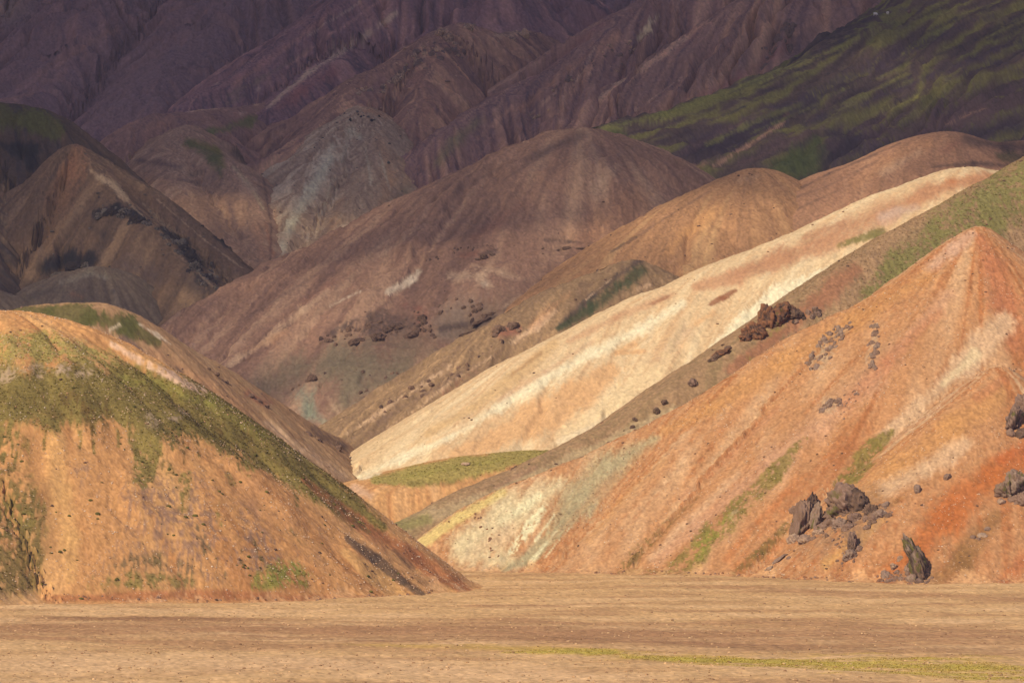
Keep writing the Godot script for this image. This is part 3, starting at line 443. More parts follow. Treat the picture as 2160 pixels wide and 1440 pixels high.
		["d_rust_semi",[[2.5,86.8,3.24],[-9.9,77.4,3.21]],1.3,1,0.35,0],
		["d_deep_semi",[[-36.2,57.0,0.94],[-45.7,52.0,1.09],[-50.4,49.6,0.94]],1.2,1.5,0.62,0.2],
		["d_rust_semi",[[-24.1,59.3,1.88],[-22.6,51.7,1.85]],1.3,1,0.53,0.2],
		["d_deep_semi",[[-38.3,51.9,1.56],[-29.8,51.8,1.86]],1.3,1,0.53,0.25],
		["d_olive_semi",[[-61.4,37.4,3.07],[-52.3,43.4,3.4]],1.3,1,0.53,0],
		["d_pale_semi",[[-45.5,34.9,1.52],[-41.5,30.2,1.2]],1.3,1.5,0.44,0],
		["d_pale_semi",[[-9.7,69.5,1.27],[-2.4,67.4,1.26],[3.6,65.4,0.94]],1.3,1.5,0.44,0],
		["d_pale_semi",[[5.9,56.5,0.46],[12.0,61.5,0.47]],1.2,1.5,0.53,0],
		["d_pale_semi",[[-2.4,57.8,0.46],[6.0,64.1,0.47]],1.2,1.5,0.44,0]],
	"green_hill":[
		["g_bright_dimg",[[26.8,112.1,2.09],[43.2,116.8,2.8],[64.4,124.9,2.84],[86.6,136.0,2.54],[109.4,147.9,2.21]],1.2,1,0.62,0.15],
		["g_dark_dimg",[[29.4,109.8,3.81],[35.8,105.2,5.17],[40.2,100.5,3.08]],0.75,1,0.79,0],
		["g_purple_dimg",[[43.0,103.0,3.43],[56.1,108.4,5.2],[71.6,115.1,3.86],[87.6,122.1,2.13]],0.75,1,0.84,0],
		["g_purple_dimg",[[64.7,114.3,1.4],[85.0,123.7,2.49],[107.4,134.8,2.72],[124.3,143.2,1.65]],0.9,1,0.79,0.1],
		["g_purple_dimg",[[83.9,115.0,1.41],[101.5,122.3,2.31],[122.3,131.3,2.16],[143.3,140.2,1.82],[158.5,146.0,1.84]],0.9,1,0.79,0.1],
		["g_purple_dimg",[[104.8,136.1,1.09],[122.9,143.7,1.47],[145.7,152.8,1.48]],1.05,1.5,0.7,0.2],
		["g_purple_dimg",[[112.6,123.2,1.07],[133.5,132.1,1.44],[152.9,139.3,1.64]],1.05,1.5,0.7,0.2],
		["g_brown_dimg",[[85.3,103.6,4.15],[104.0,111.4,6.31],[125.5,117.7,7.44],[154.2,125.5,7.86]],0.75,1,0.79,0.05],
		["g_purple_dimg",[[103.3,106.8,2.44],[124.4,111.5,3.51],[149.5,116.0,4.59]],0.9,1,0.7,0],
		["g_purple_dimg",[[134.5,137.8,1.82],[150.2,132.8,3.97],[154.0,124.6,3.57]],1.2,1,0.62,0.2],
		["g_dark_dimg",[[74.0,99.7,4.46],[80.9,101.3,5.86],[86.8,105.1,3.81]],0.75,1,0.84,0],
		["g_bright_dimg",[[106.5,119.2,1.24],[118.4,124.8,1.43],[131.8,130.4,1.26]],1.2,1.5,0.62,0.3],
		["g_bright_dimg",[[108.4,113.8,1.23],[120.6,120.9,1.42]],1.2,1.5,0.62,0.3],
		["g_bright_dimg",[[91.1,117.5,1.06],[103.1,123.9,1.43]],1.2,1.5,0.53,0.3],
		["g_brown_dimg",[[44.7,98.6,2.73],[51.5,101.6,2.06],[58.4,103.9,1.72]],1.05,1,0.7,0],
		["g_tail_dimg",[[56.1,100.6,0.86],[66.8,107.8,1.04],[77.8,115.6,0.7]],0.9,1.5,0.7,0],
		["g_tail_dimg",[[41.5,100.8,1.37],[44.1,105.3,0.86]],0.75,1.5,0.62,0],
		["g_tail_dimg",[[45.9,96.4,1.7],[54.2,101.6,1.03]],1.05,1.5,0.53,0],
		["g_brown_dimg",[[63.6,102.5,2.41],[75.0,108.7,2.43]],1.2,1,0.62,0],
		["gh_bright_dimg",[[25.5,112.5,1.39],[43.3,117.6,2.46],[57.3,123.1,2.48],[71.8,129.2,2.15],[88.4,138.6,1.82]],1.2,1,0.7,0],
		["gh_dkgreen_dimg",[[29.4,109.5,3.46],[35.2,106.0,4.83],[40.3,101.5,3.08]],0.9,1,0.84,0],
		["gh_purple_dimg",[[42.4,108.3,2.08],[49.6,111.8,2.09]],1.05,1,0.7,0],
		["gh_purple_dimg",[[51.7,104.6,3.44],[64.3,109.7,4.52],[75.9,116.4,3.52]],0.9,1,0.84,0],
		["gh_brown_dimg",[[46.4,104.5,1.55],[64.7,114.3,1.75],[74.8,119.2,1.41]],1.3,1.5,0.7,0],
		["gh_green_dimg",[[54.6,107.6,1.04],[70.3,116.0,1.58],[83.3,121.0,1.24]],1.05,1.5,0.75,0],
		["gh_pink_dimg",[[78.0,117.5,0.7],[79.5,118.4,0.71]],1.05,1.5,0.7,0],
		["gh_tan_dimg",[[56.1,100.5,0.69],[66.8,107.6,0.87],[77.8,115.5,0.53]],1.05,1.5,0.79,0],
		["gh_brown_dimg",[[63.5,101.3,2.4],[76.3,108.2,2.43],[89.2,113.2,2.1]],1.3,1,0.7,0],
		["gh_dkgreen_dimg",[[74.1,100.8,3.44],[81.1,102.7,5.87],[86.2,108.9,3.14]],0.9,1,0.84,0],
		["gh_purple_dimg",[[89.3,103.6,4.5],[96.8,109.0,4.89],[90.4,111.7,2.8]],1.05,1,0.79,0],
		["gh_brown_dimg",[[110.7,110.7,3.85],[133.8,118.5,6.02],[154.0,124.6,6.07]],1.3,1,0.7,0],
		["gh_purple_dimg",[[114.4,108.4,2.1],[132.5,111.5,2.81],[151.9,114.5,3.52]],1.2,1,0.75,0],
		["gh_tan_dimg",[[42.2,101.5,1.03],[44.1,105.6,0.69]],0.9,1.5,0.7,0],
		["gh_tan_dimg",[[45.2,95.7,1.53],[51.5,100.6,1.03]],1.2,1.5,0.62,0],
		["gh_tan_dimg",[[123.6,114.6,0.35],[136.9,120.4,0.36]],1.2,1.5,0.53,0],
		["gh_purple_dimg",[[80.2,135.5,0.42],[90.4,143.1,0.62],[96.3,144.9,0.37]],1.05,1.5,0.75,0],
		["gh_purple_dimg",[[93.2,121.9,0.62],[105.2,127.4,0.7],[117.5,133.7,0.36]],1.05,1.5,0.75,0],
		["gh_green_dimg",[[93.0,120.5,0.35],[105.0,126.0,0.82],[117.3,132.3,0.36]],1.2,1.5,0.62,0],
		["gh_purple_dimg",[[83.8,136.7,0.44],[88.7,138.8,1.22],[93.5,141.3,0.37]],1.05,1.5,0.75,0],
		["gh_purple_dimg",[[135.4,144.0,0.44],[147.8,149.6,0.77],[160.5,155.8,0.37]],1.05,1.5,0.75,0],
		["gh_green_dimg",[[135.1,142.4,0.37],[147.5,148.1,0.9],[160.2,154.3,0.37]],1.2,1.5,0.62,0],
		["gh_purple_dimg",[[125.6,138.3,0.4],[138.8,144.2,0.99],[152.2,150.9,0.37]],1.05,1.5,0.75,0],
		["gh_purple_dimg",[[121.2,145.2,0.53],[127.1,147.9,0.63],[132.8,150.8,0.37]],1.05,1.5,0.75,0],
		["gh_green_dimg",[[121.0,143.7,0.37],[126.8,146.4,1.07],[132.5,149.2,0.37]],1.2,1.5,0.62,0],
		["gh_purple_dimg",[[140.4,152.9,0.7],[147.5,156.1,0.99],[154.8,159.6,0.37]],1.05,1.5,0.75,0],
		["gh_purple_dimg",[[140.5,145.0,0.51],[149.9,149.4,1.0],[159.3,154.1,0.37]],1.05,1.5,0.75,0],
		["gh_green_dimg",[[140.2,143.6,0.37],[149.6,147.9,0.79],[159.0,152.6,0.37]],1.2,1.5,0.62,0],
		["gh_purple_dimg",[[72.1,127.5,0.37],[84.3,133.3,0.58],[96.6,139.7,0.36]],1.05,1.5,0.75,0],
		["gh_purple_dimg",[[117.8,149.4,0.54],[127.3,153.9,0.82],[137.0,158.7,0.37]],1.05,1.5,0.75,0],
		["gh_green_dimg",[[117.5,147.9,0.37],[127.1,152.3,1.11],[136.8,157.3,0.37]],1.2,1.5,0.62,0],
		["gh_purple_dimg",[[75.1,126.1,0.59],[80.9,128.9,0.73],[86.7,132.0,0.36]],1.05,1.5,0.75,0],
		["gh_purple_dimg",[[89.4,124.4,0.55],[96.4,127.7,1.18],[103.6,131.3,0.36]],1.05,1.5,0.75,0],
		["gh_green_dimg",[[89.2,123.0,0.36],[96.1,126.2,0.59],[103.3,129.8,0.36]],1.2,1.5,0.62,0],
		["gh_purple_dimg",[[63.0,124.9,0.57],[74.4,130.5,0.7],[86.3,136.7,0.36]],1.05,1.5,0.75,0],
		["gh_purple_dimg",[[89.1,138.8,0.38],[97.7,142.8,1.06],[106.4,147.4,0.37]],1.05,1.5,0.75,0],
		["gh_green_dimg",[[88.8,137.2,0.36],[97.4,141.2,1.04],[106.1,145.8,0.37]],1.2,1.5,0.62,0],
		["gh_purple_dimg",[[148.3,151.6,0.37],[162.6,157.9,0.78],[177.5,165.3,0.38]],1.05,1.5,0.75,0],
		["gh_purple_dimg",[[149.2,150.9,0.72],[157.6,154.8,1.02],[166.2,158.8,0.37]],1.05,1.5,0.75,0],
		["gh_green_dimg",[[148.9,149.4,0.37],[157.3,153.3,1.02],[165.8,157.3,0.37]],1.2,1.5,0.62,0],
		["gh_purple_dimg",[[85.4,136.8,0.42],[93.7,140.8,0.82],[102.2,145.0,0.37]],1.05,1.5,0.75,0],
		["gh_purple_dimg",[[151.4,163.3,0.39],[155.3,165.2,0.7],[159.5,167.3,0.38]],1.05,1.5,0.75,0],
		["gh_green_dimg",[[151.0,161.7,0.37],[155.0,163.6,1.01],[159.2,165.7,0.38]],1.2,1.5,0.62,0],
		["gh_purple_dimg",[[91.6,137.0,0.73],[96.4,139.3,0.86],[101.3,141.8,0.37]],1.05,1.5,0.75,0],
		["gh_purple_dimg",[[77.3,133.6,0.42],[81.7,136.0,1.03],[86.0,138.4,0.36]],1.05,1.5,0.75,0],
		["gh_green_dimg",[[77.5,134.0,0.36],[81.7,135.9,0.62],[86.0,138.5,0.36]],1.2,1.5,0.62,0],
		["gh_purple_dimg",[[60.3,117.1,0.7],[66.5,120.0,0.62],[72.6,123.3,0.35]],1.05,1.5,0.75,0],
		["gh_purple_dimg",[[106.1,131.3,0.72],[114.1,135.1,0.89],[122.4,139.3,0.36]],1.05,1.5,0.75,0],
		["gh_green_dimg",[[105.9,129.9,0.36],[113.9,133.7,0.67],[122.1,137.8,0.36]],1.2,1.5,0.62,0],
		["gh_purple_dimg",[[99.0,148.4,0.47],[105.9,150.6,1.22],[114.2,154.8,0.37]],1.05,1.5,0.75,0],
		["gh_purple_dimg",[[137.2,152.6,0.46],[141.4,154.6,0.74],[145.6,156.7,0.37]],1.05,1.5,0.75,0],
		["gh_green_dimg",[[136.9,151.0,0.37],[141.1,153.1,0.67],[145.3,155.1,0.37]],1.2,1.5,0.62,0],
		["gh_purple_dimg",[[77.1,115.6,0.37],[82.2,118.1,1.18],[87.4,120.7,0.35]],1.05,1.5,0.75,0],
		["gh_purple_dimg",[[108.7,127.2,0.68],[116.7,131.0,1.01],[124.7,134.9,0.36]],1.05,1.5,0.75,0],
		["gh_green_dimg",[[108.5,125.7,0.36],[116.4,129.5,0.97],[124.5,133.4,0.36]],1.2,1.5,0.62,0],
		["gh_purple_dimg",[[128.6,148.9,0.44],[133.4,151.1,1.2],[138.3,153.4,0.37]],1.05,1.5,0.75,0],
		["gh_purple_dimg",[[141.8,143.9,0.6],[149.3,147.2,1.14],[156.8,150.9,0.37]],1.05,1.5,0.75,0],
		["gh_green_dimg",[[141.5,142.4,0.37],[149.0,145.7,0.9],[156.5,149.3,0.37]],1.2,1.5,0.62,0],
		["gh_purple_dimg",[[135.3,151.0,0.63],[146.4,156.1,0.76],[157.6,161.4,0.37]],1.05,1.5,0.75,0],
		["gh_purple_dimg",[[143.9,144.0,0.71],[148.6,146.0,1.25],[153.4,148.4,0.37]],1.05,1.5,0.75,0],
		["gh_green_dimg",[[143.6,142.5,0.37],[148.4,144.5,0.92],[153.0,146.8,0.37]],1.2,1.5,0.62,0],
		["gh_purple_dimg",[[59.7,106.9,0.67],[64.5,109.1,0.99],[69.3,111.6,0.35]],1.05,1.5,0.75,0],
		["gh_purple_dimg",[[63.1,126.7,0.55],[73.4,131.9,1.08],[84.0,137.5,0.36]],1.05,1.5,0.75,0],
		["gh_green_dimg",[[62.9,125.1,0.36],[73.0,130.1,1.04],[83.5,135.5,0.36]],1.2,1.5,0.62,0],
		["gh_purple_dimg",[[78.5,134.5,0.36],[93.7,144.9,1.21],[106.8,153.1,0.37]],1.05,1.5,0.75,0],
		["gh_purple_dimg",[[66.5,112.2,0.66],[78.1,117.7,0.92],[89.7,123.6,0.36]],1.05,1.5,0.75,0],
		["gh_green_dimg",[[66.4,110.8,0.35],[77.9,116.3,0.98],[89.5,122.1,0.36]],1.2,1.5,0.62,0]],
	"left_cone_hill":[
		["c_rust_dim",[[-124.7,108.1,4.25],[-125.7,101.4,5.97],[-128.6,92.6,6.26]],1.3,1,0.62,0],
		["c_warm_dim",[[-142.3,96.1,2.82],[-141.4,85.7,2.77]],1.3,1,0.53,0],
		["c_pale_dim",[[-117.6,98.9,1.05],[-112.7,96.8,1.39],[-107.8,92.0,0.86]],1.05,1.5,0.75,0],
		["c_pale_dim",[[-104.2,91.1,0.52],[-89.7,78.4,0.69],[-80.3,68.4,0.67]],1.05,1.5,0.53,0],
		["black_dim",[[-115.8,87.6,2.06],[-111.4,89.2,2.23],[-104.7,87.3,1.88],[-100.8,84.7,1.36]],0.75,1,0.79,0],
		["black_dim",[[-96.3,82.6,1.02],[-91.2,78.8,2.56],[-86.3,72.6,2.35]],0.75,1,0.79,0],
		["black_dim",[[-128.0,72.7,2.38],[-122.7,74.2,3.39],[-116.6,74.5,2.37]],0.75,1,0.79,0],
		["black_dim",[[-84.4,68.5,1.99],[-80.5,67.9,2.01]],0.9,1,0.7,0],
		["black_dim",[[-82.6,81.5,1.39],[-79.7,79.1,1.04]],0.75,1.5,0.79,0],
		["c_warm_dim",[[-100.3,89.8,1.39],[-84.3,77.0,1.37]],1.3,1.5,0.44,0],
		["black_dim",[[-138.5,68.8,3.39],[-132.7,67.3,2.37]],1.2,1,0.53,0],
		["lc_flank_dim",[[-115.2,101.8,2.46],[-100.5,91.0,3.13],[-84.5,79.1,2.74],[-73.1,70.0,2.37]],1.3,1,0.7,0],
		["lc_warm_dim",[[-127.4,94.1,5.22],[-129.6,81.2,5.84]],1.3,1,0.62,0],
		["lc_purple_dim",[[-104.7,72.2,5.71],[-96.2,68.0,4.33]],1.3,1,0.62,0],
		["lc_hollow_dim",[[-129.3,72.0,4.07],[-121.3,74.3,4.41],[-115.1,73.8,2.7]],1.2,1,0.79,0],  # black rock, with the shade of the hollow also put into the colour
		["lc_dark_dim",[[-86.7,66.4,3.64],[-78.7,63.4,2.97]],1.3,1,0.7,0],
		["lc_line_dim",[[-120.4,101.5,0.53],[-114.2,97.5,1.04],[-108.6,92.0,0.69]],1.05,1.5,0.79,0],
		["lc_line_dim",[[-108.6,92.0,0.28],[-98.2,83.0,0.31],[-89.7,74.1,0.34]],1.05,1.5,0.62,0],
		["lc_line_dim",[[-100.6,92.7,0.28],[-85.9,80.5,0.34],[-74.6,72.1,0.27]],1.05,1.5,0.53,0],
		["lc_line_dim",[[-87.6,72.7,0.5],[-80.3,65.8,0.5]],1.05,1.5,0.62,0],
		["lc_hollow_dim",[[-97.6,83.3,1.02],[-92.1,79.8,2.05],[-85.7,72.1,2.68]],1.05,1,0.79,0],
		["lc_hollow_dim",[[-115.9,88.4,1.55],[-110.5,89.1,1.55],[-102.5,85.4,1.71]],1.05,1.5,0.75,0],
		["lc_dark_dim",[[-117.3,83.6,1.71],[-111.3,80.6,1.7]],1.3,1.5,0.44,0],
		["lc_flank_dim",[[-136.5,89.9,1.74],[-136.9,75.7,1.37]],1.3,1.5,0.53,0]],
	"left_green_hill":[
		["c_warm_dim",[[-143.7,93.5,5.28],[-143.0,84.4,4.16]],1.3,1,0.62,0],
		["cap_dim",[[-154.9,119.8,6.52],[-142.3,118.9,5.07],[-134.3,115.3,3.25]],0.6,1,0.84,0],
		["black_dim",[[-149.1,110.6,2.15],[-140.7,108.7,3.94],[-138.9,103.9,2.49]],0.75,1,0.75,0],
		["lg_streak_dim",[[-145.5,97.9,2.12],[-141.4,84.6,2.09]],1.3,1,0.7,0],
		["lg_streak_dim",[[-145.8,91.8,1.05],[-141.5,80.1,1.03]],1.3,1.5,0.53,0],
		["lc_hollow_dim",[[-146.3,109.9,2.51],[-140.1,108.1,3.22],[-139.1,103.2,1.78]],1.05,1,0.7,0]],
	"left_mound_hill":[
		["c_grey_dim",[[-121.0,67.0,1.99],[-113.7,69.7,1.99],[-109.7,68.3,1.66]],1.3,1,0.53,0],
		["c_rust_dim",[[-115.1,62.9,1.31],[-117.7,63.6,1.32]],1.2,1.5,0.44,0],
		["black_dim",[[-97.7,66.8,1.67],[-95.1,65.2,1.34]],1.2,1.5,0.53,0],
		["black_dim",[[-107.2,64.3,0.99],[-107.10000000000001,64.3,0.99]],1.2,1.5,0.53,0],
		["mn_top_dim",[[-121.1,67.4,1.66],[-113.8,70.1,1.99],[-107.3,68.5,1.33]],1.3,1,0.7,0],
		["lc_dark_dim",[[-129.5,62.4,1.98],[-123.3,65.0,1.32]],1.3,1,0.53,0]],
	"pale_cone_hill":[
		["c_grey_dim3",[[-54.7,113.6,2.24],[-59.6,99.3,3.28],[-64.2,87.4,2.49],[-66.1,78.3,1.75]],1.2,1,0.75,0],
		["c_grey_dim3",[[-49.6,120.5,1.89],[-51.5,108.6,1.49]],1.3,1.5,0.53,0],
		["c_warm_dim3",[[-40.4,115.2,4.12],[-35.3,102.0,4.04],[-38.8,92.3,2.88]],1.3,1,0.62,0],
		["c_rust_dim3",[[-45.8,127.4,2.69],[-38.5,125.6,1.92]],1.3,1,0.44,0],
		["c_warm_dim3",[[-50.2,95.4,2.53],[-52.0,85.8,2.49]],1.3,1,0.53,0],
		["pc_white_dim3",[[-54.3,109.3,2.23],[-59.5,98.5,3.09],[-63.4,87.4,2.67],[-64.9,79.8,1.76]],1.3,1,0.75,0],
		["pc_white_dim3",[[-50.3,119.6,1.7],[-46.4,117.0,1.51]],1.3,1.5,0.53,0],
		["pc_tan_dim3",[[-36.7,112.0,2.61],[-30.7,105.7,2.6],[-33.6,95.7,2.18]],1.3,1,0.7,0],
		["pc_streak_dim3",[[-43.3,115.1,0.56],[-39.4,101.0,0.73]],1.2,1.5,0.62,0],
		["pc_streak_dim3",[[-46.7,111.9,0.56],[-44.0,96.9,0.73]],1.2,1.5,0.62,0],
		["pc_streak_dim3",[[-49.3,108.6,0.56],[-49.0,95.3,0.72]],1.2,1.5,0.53,0],
		["pc_streak_dim3",[[-37.7,117.1,0.57],[-33.4,103.8,0.74]],1.2,1.5,0.62,0],
		["pc_white_dim3",[[-44.6,113.5,0.56],[-41.8,100.1,0.73]],1.2,1.5,0.53,0],
		["pc_white_dim3",[[-40.2,111.8,0.56],[-36.2,98.7,0.55]],1.2,1.5,0.53,0],
		["pc_white_dim3",[[-53.7,102.0,0.55],[-55.4,90.8,0.72]],1.2,1.5,0.53,0],
		["pc_pink_dim3",[[-65.2,82.7,2.47],[-58.5,77.4,2.8]],1.3,1,0.62,0],
		["fn_dark_dim3",[[-52.2,87.5,1.25],[-57.9,78.2,1.23]],1.3,1.5,0.44,0],
		["r_green_dim3",[[-31.1,99.1,2.57],[-38.7,89.2,2.15]],1.3,1,0.53,0],
		["c_rust_dim3",[[-69.3,92.2,0.72],[-68.4,79.8,0.7]],1.2,1.5,0.44,0]],
	"fan_hill":[
		["cap_dim3",[[-98.7,115.7,2.64],[-91.1,113.2,2.25],[-86.5,106.5,1.84]],0.9,1,0.79,0],
		["black_dim3",[[-85.4,113.7,2.67],[-78.6,108.3,2.29]],1.05,1,0.7,0],
		["c_pale_dim3",[[-83.6,106.5,0.92],[-76.8,98.3,1.09],[-72.6,92.0,0.9]],1.05,1.5,0.62,0],
		["black_dim3",[[-92.2,105.1,1.1],[-96.1,103.4,1.47]],1.2,1.5,0.53,0],
		["c_rust_dim3",[[-71.2,87.3,1.07],[-67.7,76.6,0.87]],1.2,1.5,0.53,0],
		["fn_brown_dim3",[[-91.5,95.0,5.76],[-82.7,83.9,4.58]],1.3,1,0.7,0],
		["fn_dark_dim3",[[-114.0,109.4,1.5],[-99.5,106.4,1.84]],1.3,1.5,0.7,0],
		["fn_dark_dim3",[[-102.8,102.4,1.1],[-93.0,101.1,1.1]],1.3,1.5,0.62,0],
		["fn_light_dim3",[[-85.1,107.3,1.66],[-77.5,98.3,2.9],[-71.3,88.1,1.96]],1.3,1,0.75,0],
		["fn_peach_dim3",[[-73.6,85.6,2.48],[-69.6,75.9,2.09]],1.3,1,0.7,0],
		["kn_green_dim3",[[-99.4,115.7,1.69],[-90.0,110.0,2.97],[-86.2,102.4,1.64]],1.05,1,0.79,0],
		["fn_line_dim3",[[-75.2,105.6,0.57],[-69.4,85.8,0.53],[-68.2,75.1,0.52]],1.2,1.5,0.62,0],
		["fn_dark_dim3",[[-83.4,95.1,1.26],[-78.0,82.7,1.06]],1.3,1.5,0.62,0]],
	"far_knoll_hill":[
		["f_tan_shade",[[-114.6,122.5,2.71],[-109.1,125.1,2.72]],1.3,1,0.53,0],
		["f_bit_shade",[[-95.8,131.8,1.19],[-103.2,130.3,1.38]],1.05,1.5,0.62,0],
		["f_bit_shade",[[-84.3,135.0,1.22],[-84.2,135.0,1.22]],1.05,1.5,0.62,0],
		["kn_brown_shade",[[-110.3,123.4,5.8],[-114.1,119.1,3.85]],1.3,1,0.62,0],
		["nod_shade",[[-102.3,130.0,1.38],[-105.2,129.3,0.98]],1.2,1.5,0.7,0],
		["nod_shade",[[-87.7,130.4,1.4],[-87.60000000000001,130.4,1.4]],1.2,1.5,0.62,0],
		["kn_green_shade",[[-102.3,117.7,1.73],[-94.4,121.2,2.33],[-85.7,127.1,2.78],[-79.9,131.3,1.81]],1.05,1,0.79,0],
		["fn_line_shade",[[-101.6,122.9,0.78],[-101.9,119.4,0.58]],1.2,1.5,0.53,0]],
	"far_pink_hill":[
		["f_pale_shade",[[-40.2,172.3,1.28],[-54.9,159.0,1.89],[-69.6,146.0,1.64],[-79.9,133.5,1.21]],1.05,1.5,0.75,0],
		["f_tan_shade",[[-62.1,171.2,2.12],[-77.3,157.8,2.09],[-91.8,143.7,2.05]],1.3,1.5,0.53,0],
		["f_pale_shade",[[-69.6,162.5,0.63],[-52.7,176.4,0.85]],1.05,1.5,0.53,0],
		["p_stripe_shade",[[-60.7,174.2,2.98],[-83.2,152.1,2.9],[-102.1,138.9,1.83]],1.3,1,0.7,0],
		["p_green_shade",[[-69.2,156.9,1.25],[-85.6,144.3,1.65],[-94.4,138.7,1.02]],1.3,1.5,0.7,0],
		["p_band2_shade",[[-46.2,176.7,0.86],[-61.6,163.1,1.05],[-76.6,150.0,0.83]],1.2,1.5,0.7,0],
		["p_red_shade",[[-60.3,147.9,3.7],[-68.9,140.1,4.06],[-76.0,133.5,3.22]],1.3,1,0.7,0],
		["nod_shade",[[-98.9,143.4,1.23],[-98.80000000000001,143.4,1.23]],1.2,1.5,0.79,0],
		["nod_shade",[[-84.5,141.4,1.23],[-84.4,141.4,1.23]],1.2,1.5,0.7,0],
		["p_green_shade",[[-88.3,139.2,1.64],[-95.5,135.1,1.22]],1.3,1.5,0.62,0]],
	"far_crest_hill":[
		["f_bit_shade",[[-22.5,159.1,1.81],[-22.4,159.1,1.81]],1.05,1.5,0.7,0],
		["f_bit_shade",[[-4.7,158.6,1.63],[4.0,162.4,1.87]],1.05,1.5,0.7,0],
		["f_tan_shade",[[-27.6,149.9,2.39],[-19.6,137.4,2.74],[-17.8,125.2,2.7]],1.3,1,0.62,0],
		["f_bit_shade",[[-29.2,151.0,0.8],[-28.3,148.0,0.59]],0.9,1.5,0.62,0],
		["r_purple_shade",[[-42.3,138.9,3.53],[-47.8,131.1,3.1]],1.3,1,0.62,0],
		["kn_brown_shade",[[-30.3,142.5,4.33],[-26.7,128.1,4.62],[-27.8,116.4,3.42]],1.3,1,0.62,0],
		["r_slope_shade",[[-32.1,148.2,1.99],[-39.5,142.6,1.97]],1.3,1.5,0.53,0],
		["r_tan_shade",[[-18.9,139.3,0.98],[-17.1,127.0,1.16]],1.3,1.5,0.62,0],
		["r_tan_shade",[[-23.2,133.5,0.78],[-21.4,121.6,0.96]],1.3,1.5,0.53,0],
		["r_black_shade",[[-34.3,145.5,1.58],[-31.8,141.7,1.38]],1.2,1.5,0.62,0],
		["r_black_shade",[[-45.1,135.4,1.17],[-40.7,136.4,0.98]],1.2,1.5,0.53,0],
		["r_green_shade",[[-11.9,125.7,2.71],[-17.7,118.5,3.44],[-21.8,110.0,2.64]],1.3,1,0.75,0],
		["r_tan_shade",[[-30.0,152.8,0.6],[-28.8,148.5,0.79]],1.05,1.5,0.7,0],
		["r_purple_shade",[[-7.7,149.4,2.41],[-7.6,136.8,2.76]],1.3,1,0.53,0]],
	"far_slope_hill":[
		["f_pale_shade",[[55.1,151.3,1.35],[38.3,138.4,1.72],[23.3,127.1,1.51],[7.2,115.2,1.12]],0.9,1.5,0.75,0],
		["f_tan_shade",[[14.4,118.2,1.5],[1.4,110.3,1.49]],1.2,1.5,0.44,0],
		["r_tan_shade",[[61.3,156.6,1.74],[47.4,145.4,2.11],[32.2,133.0,2.47],[17.4,121.7,2.45],[5.0,112.7,1.68]],1.3,1,0.7,0],
		["r_light_shade",[[52.6,136.8,0.34],[37.7,125.4,0.34]],1.05,1.5,0.53,0],
		["r_red_shade",[[85.0,147.3,3.04],[71.1,136.0,3.01],[57.7,127.8,2.25]],1.3,1,0.7,0],
		["r_black_shade",[[86.0,154.2,2.3],[82.2,148.3,2.29]],1.2,1,0.7,0],
		["r_purple_shade",[[17.3,116.5,1.5],[2.9,107.1,1.67],[-9.9,99.3,1.65]],1.3,1.5,0.7,0],
		["r_slope_shade",[[99.3,159.0,2.31],[88.2,150.7,2.29]],1.3,1,0.53,0],
		["r_red_shade",[[59.6,153.8,0.58],[51.8,146.3,0.77]],1.2,1.5,0.62,0],
		["r_green_shade",[[-28.2,93.1,2.56],[-21.3,98.0,2.58]],1.3,1,0.7,0]],
	"far_ravine_hill":[
		["f_pale_shade",[[46.1,158.7,1.57],[42.1,154.4,1.37]],0.9,1.5,0.79,0],
		["f_tan_shade",[[33.2,153.8,2.35],[17.8,140.2,2.7],[2.9,126.8,2.28]],1.3,1,0.62,0],
		["f_pale_shade",[[26.3,148.7,0.78],[21.5,138.4,0.96],[14.7,128.5,0.95]],1.2,1.5,0.53,0],
		["r_slope_shade",[[33.1,152.0,3.12],[23.8,140.1,3.85],[16.2,129.2,3.05]],1.3,1,0.7,0],
		["r_white_shade",[[46.6,160.1,1.37],[43.1,154.9,1.76],[39.9,151.4,0.78]],1.05,1.5,0.79,0],
		["r_purple_shade",[[35.6,139.8,1.35],[20.5,128.0,1.71],[10.2,119.9,1.32]],1.3,1.5,0.7,0],
		["r_light_shade",[[17.7,135.1,0.58],[10.3,129.1,0.76],[5.1,124.7,0.57]],1.2,1.5,0.62,0],
		["r_red_shade",[[30.5,158.6,1.58],[18.3,149.0,1.58],[6.0,138.2,1.35]],1.3,1.5,0.53,0],
		["r_green_shade",[[-10.2,122.6,2.65],[-17.3,116.0,3.37],[-22.2,107.9,2.6]],1.3,1,0.75,0],
		["r_purple_shade",[[2.9,123.5,2.65],[-8.6,112.0,2.61]],1.3,1,0.53,0],
		["r_tan_shade",[[0.0,127.6,0.95],[-10.1,116.8,0.94]],1.3,1.5,0.44,0]],
	"far_mountain":[
		["f_tan_shade",[[-146.0,176.2,2.72],[-158.7,165.5,2.24],[-170.4,155.3,2.21]],1.3,1,0.44,0],
		["f_bit_shade",[[-188.3,185.7,9.22],[-188.20000000000002,185.7,9.22]],1.3,1,0.31,0],
		["f_tan_shade",[[-171.4,146.8,3.05],[-179.6,142.2,3.02]],1.3,1,0.44,0],
		["m_lt_shade",[[-132.5,160.0,15.43],[-134.9,140.9,12.81],[-113.4,173.6,13.37]],1.3,1,0.7,0],
		["m_grey_shade",[[-188.3,185.7,13.82],[-188.20000000000002,185.7,13.82]],1.3,1,0.62,0],
		["m_band_shade",[[-144.7,184.6,3.2],[-160.3,165.1,4.03],[-176.0,149.0,3.07]],1.3,1,0.7,0],
		["m_band_shade",[[-149.3,169.9,1.8],[-163.5,155.2,1.77],[-175.3,143.5,1.73]],1.3,1.5,0.53,0]],
}
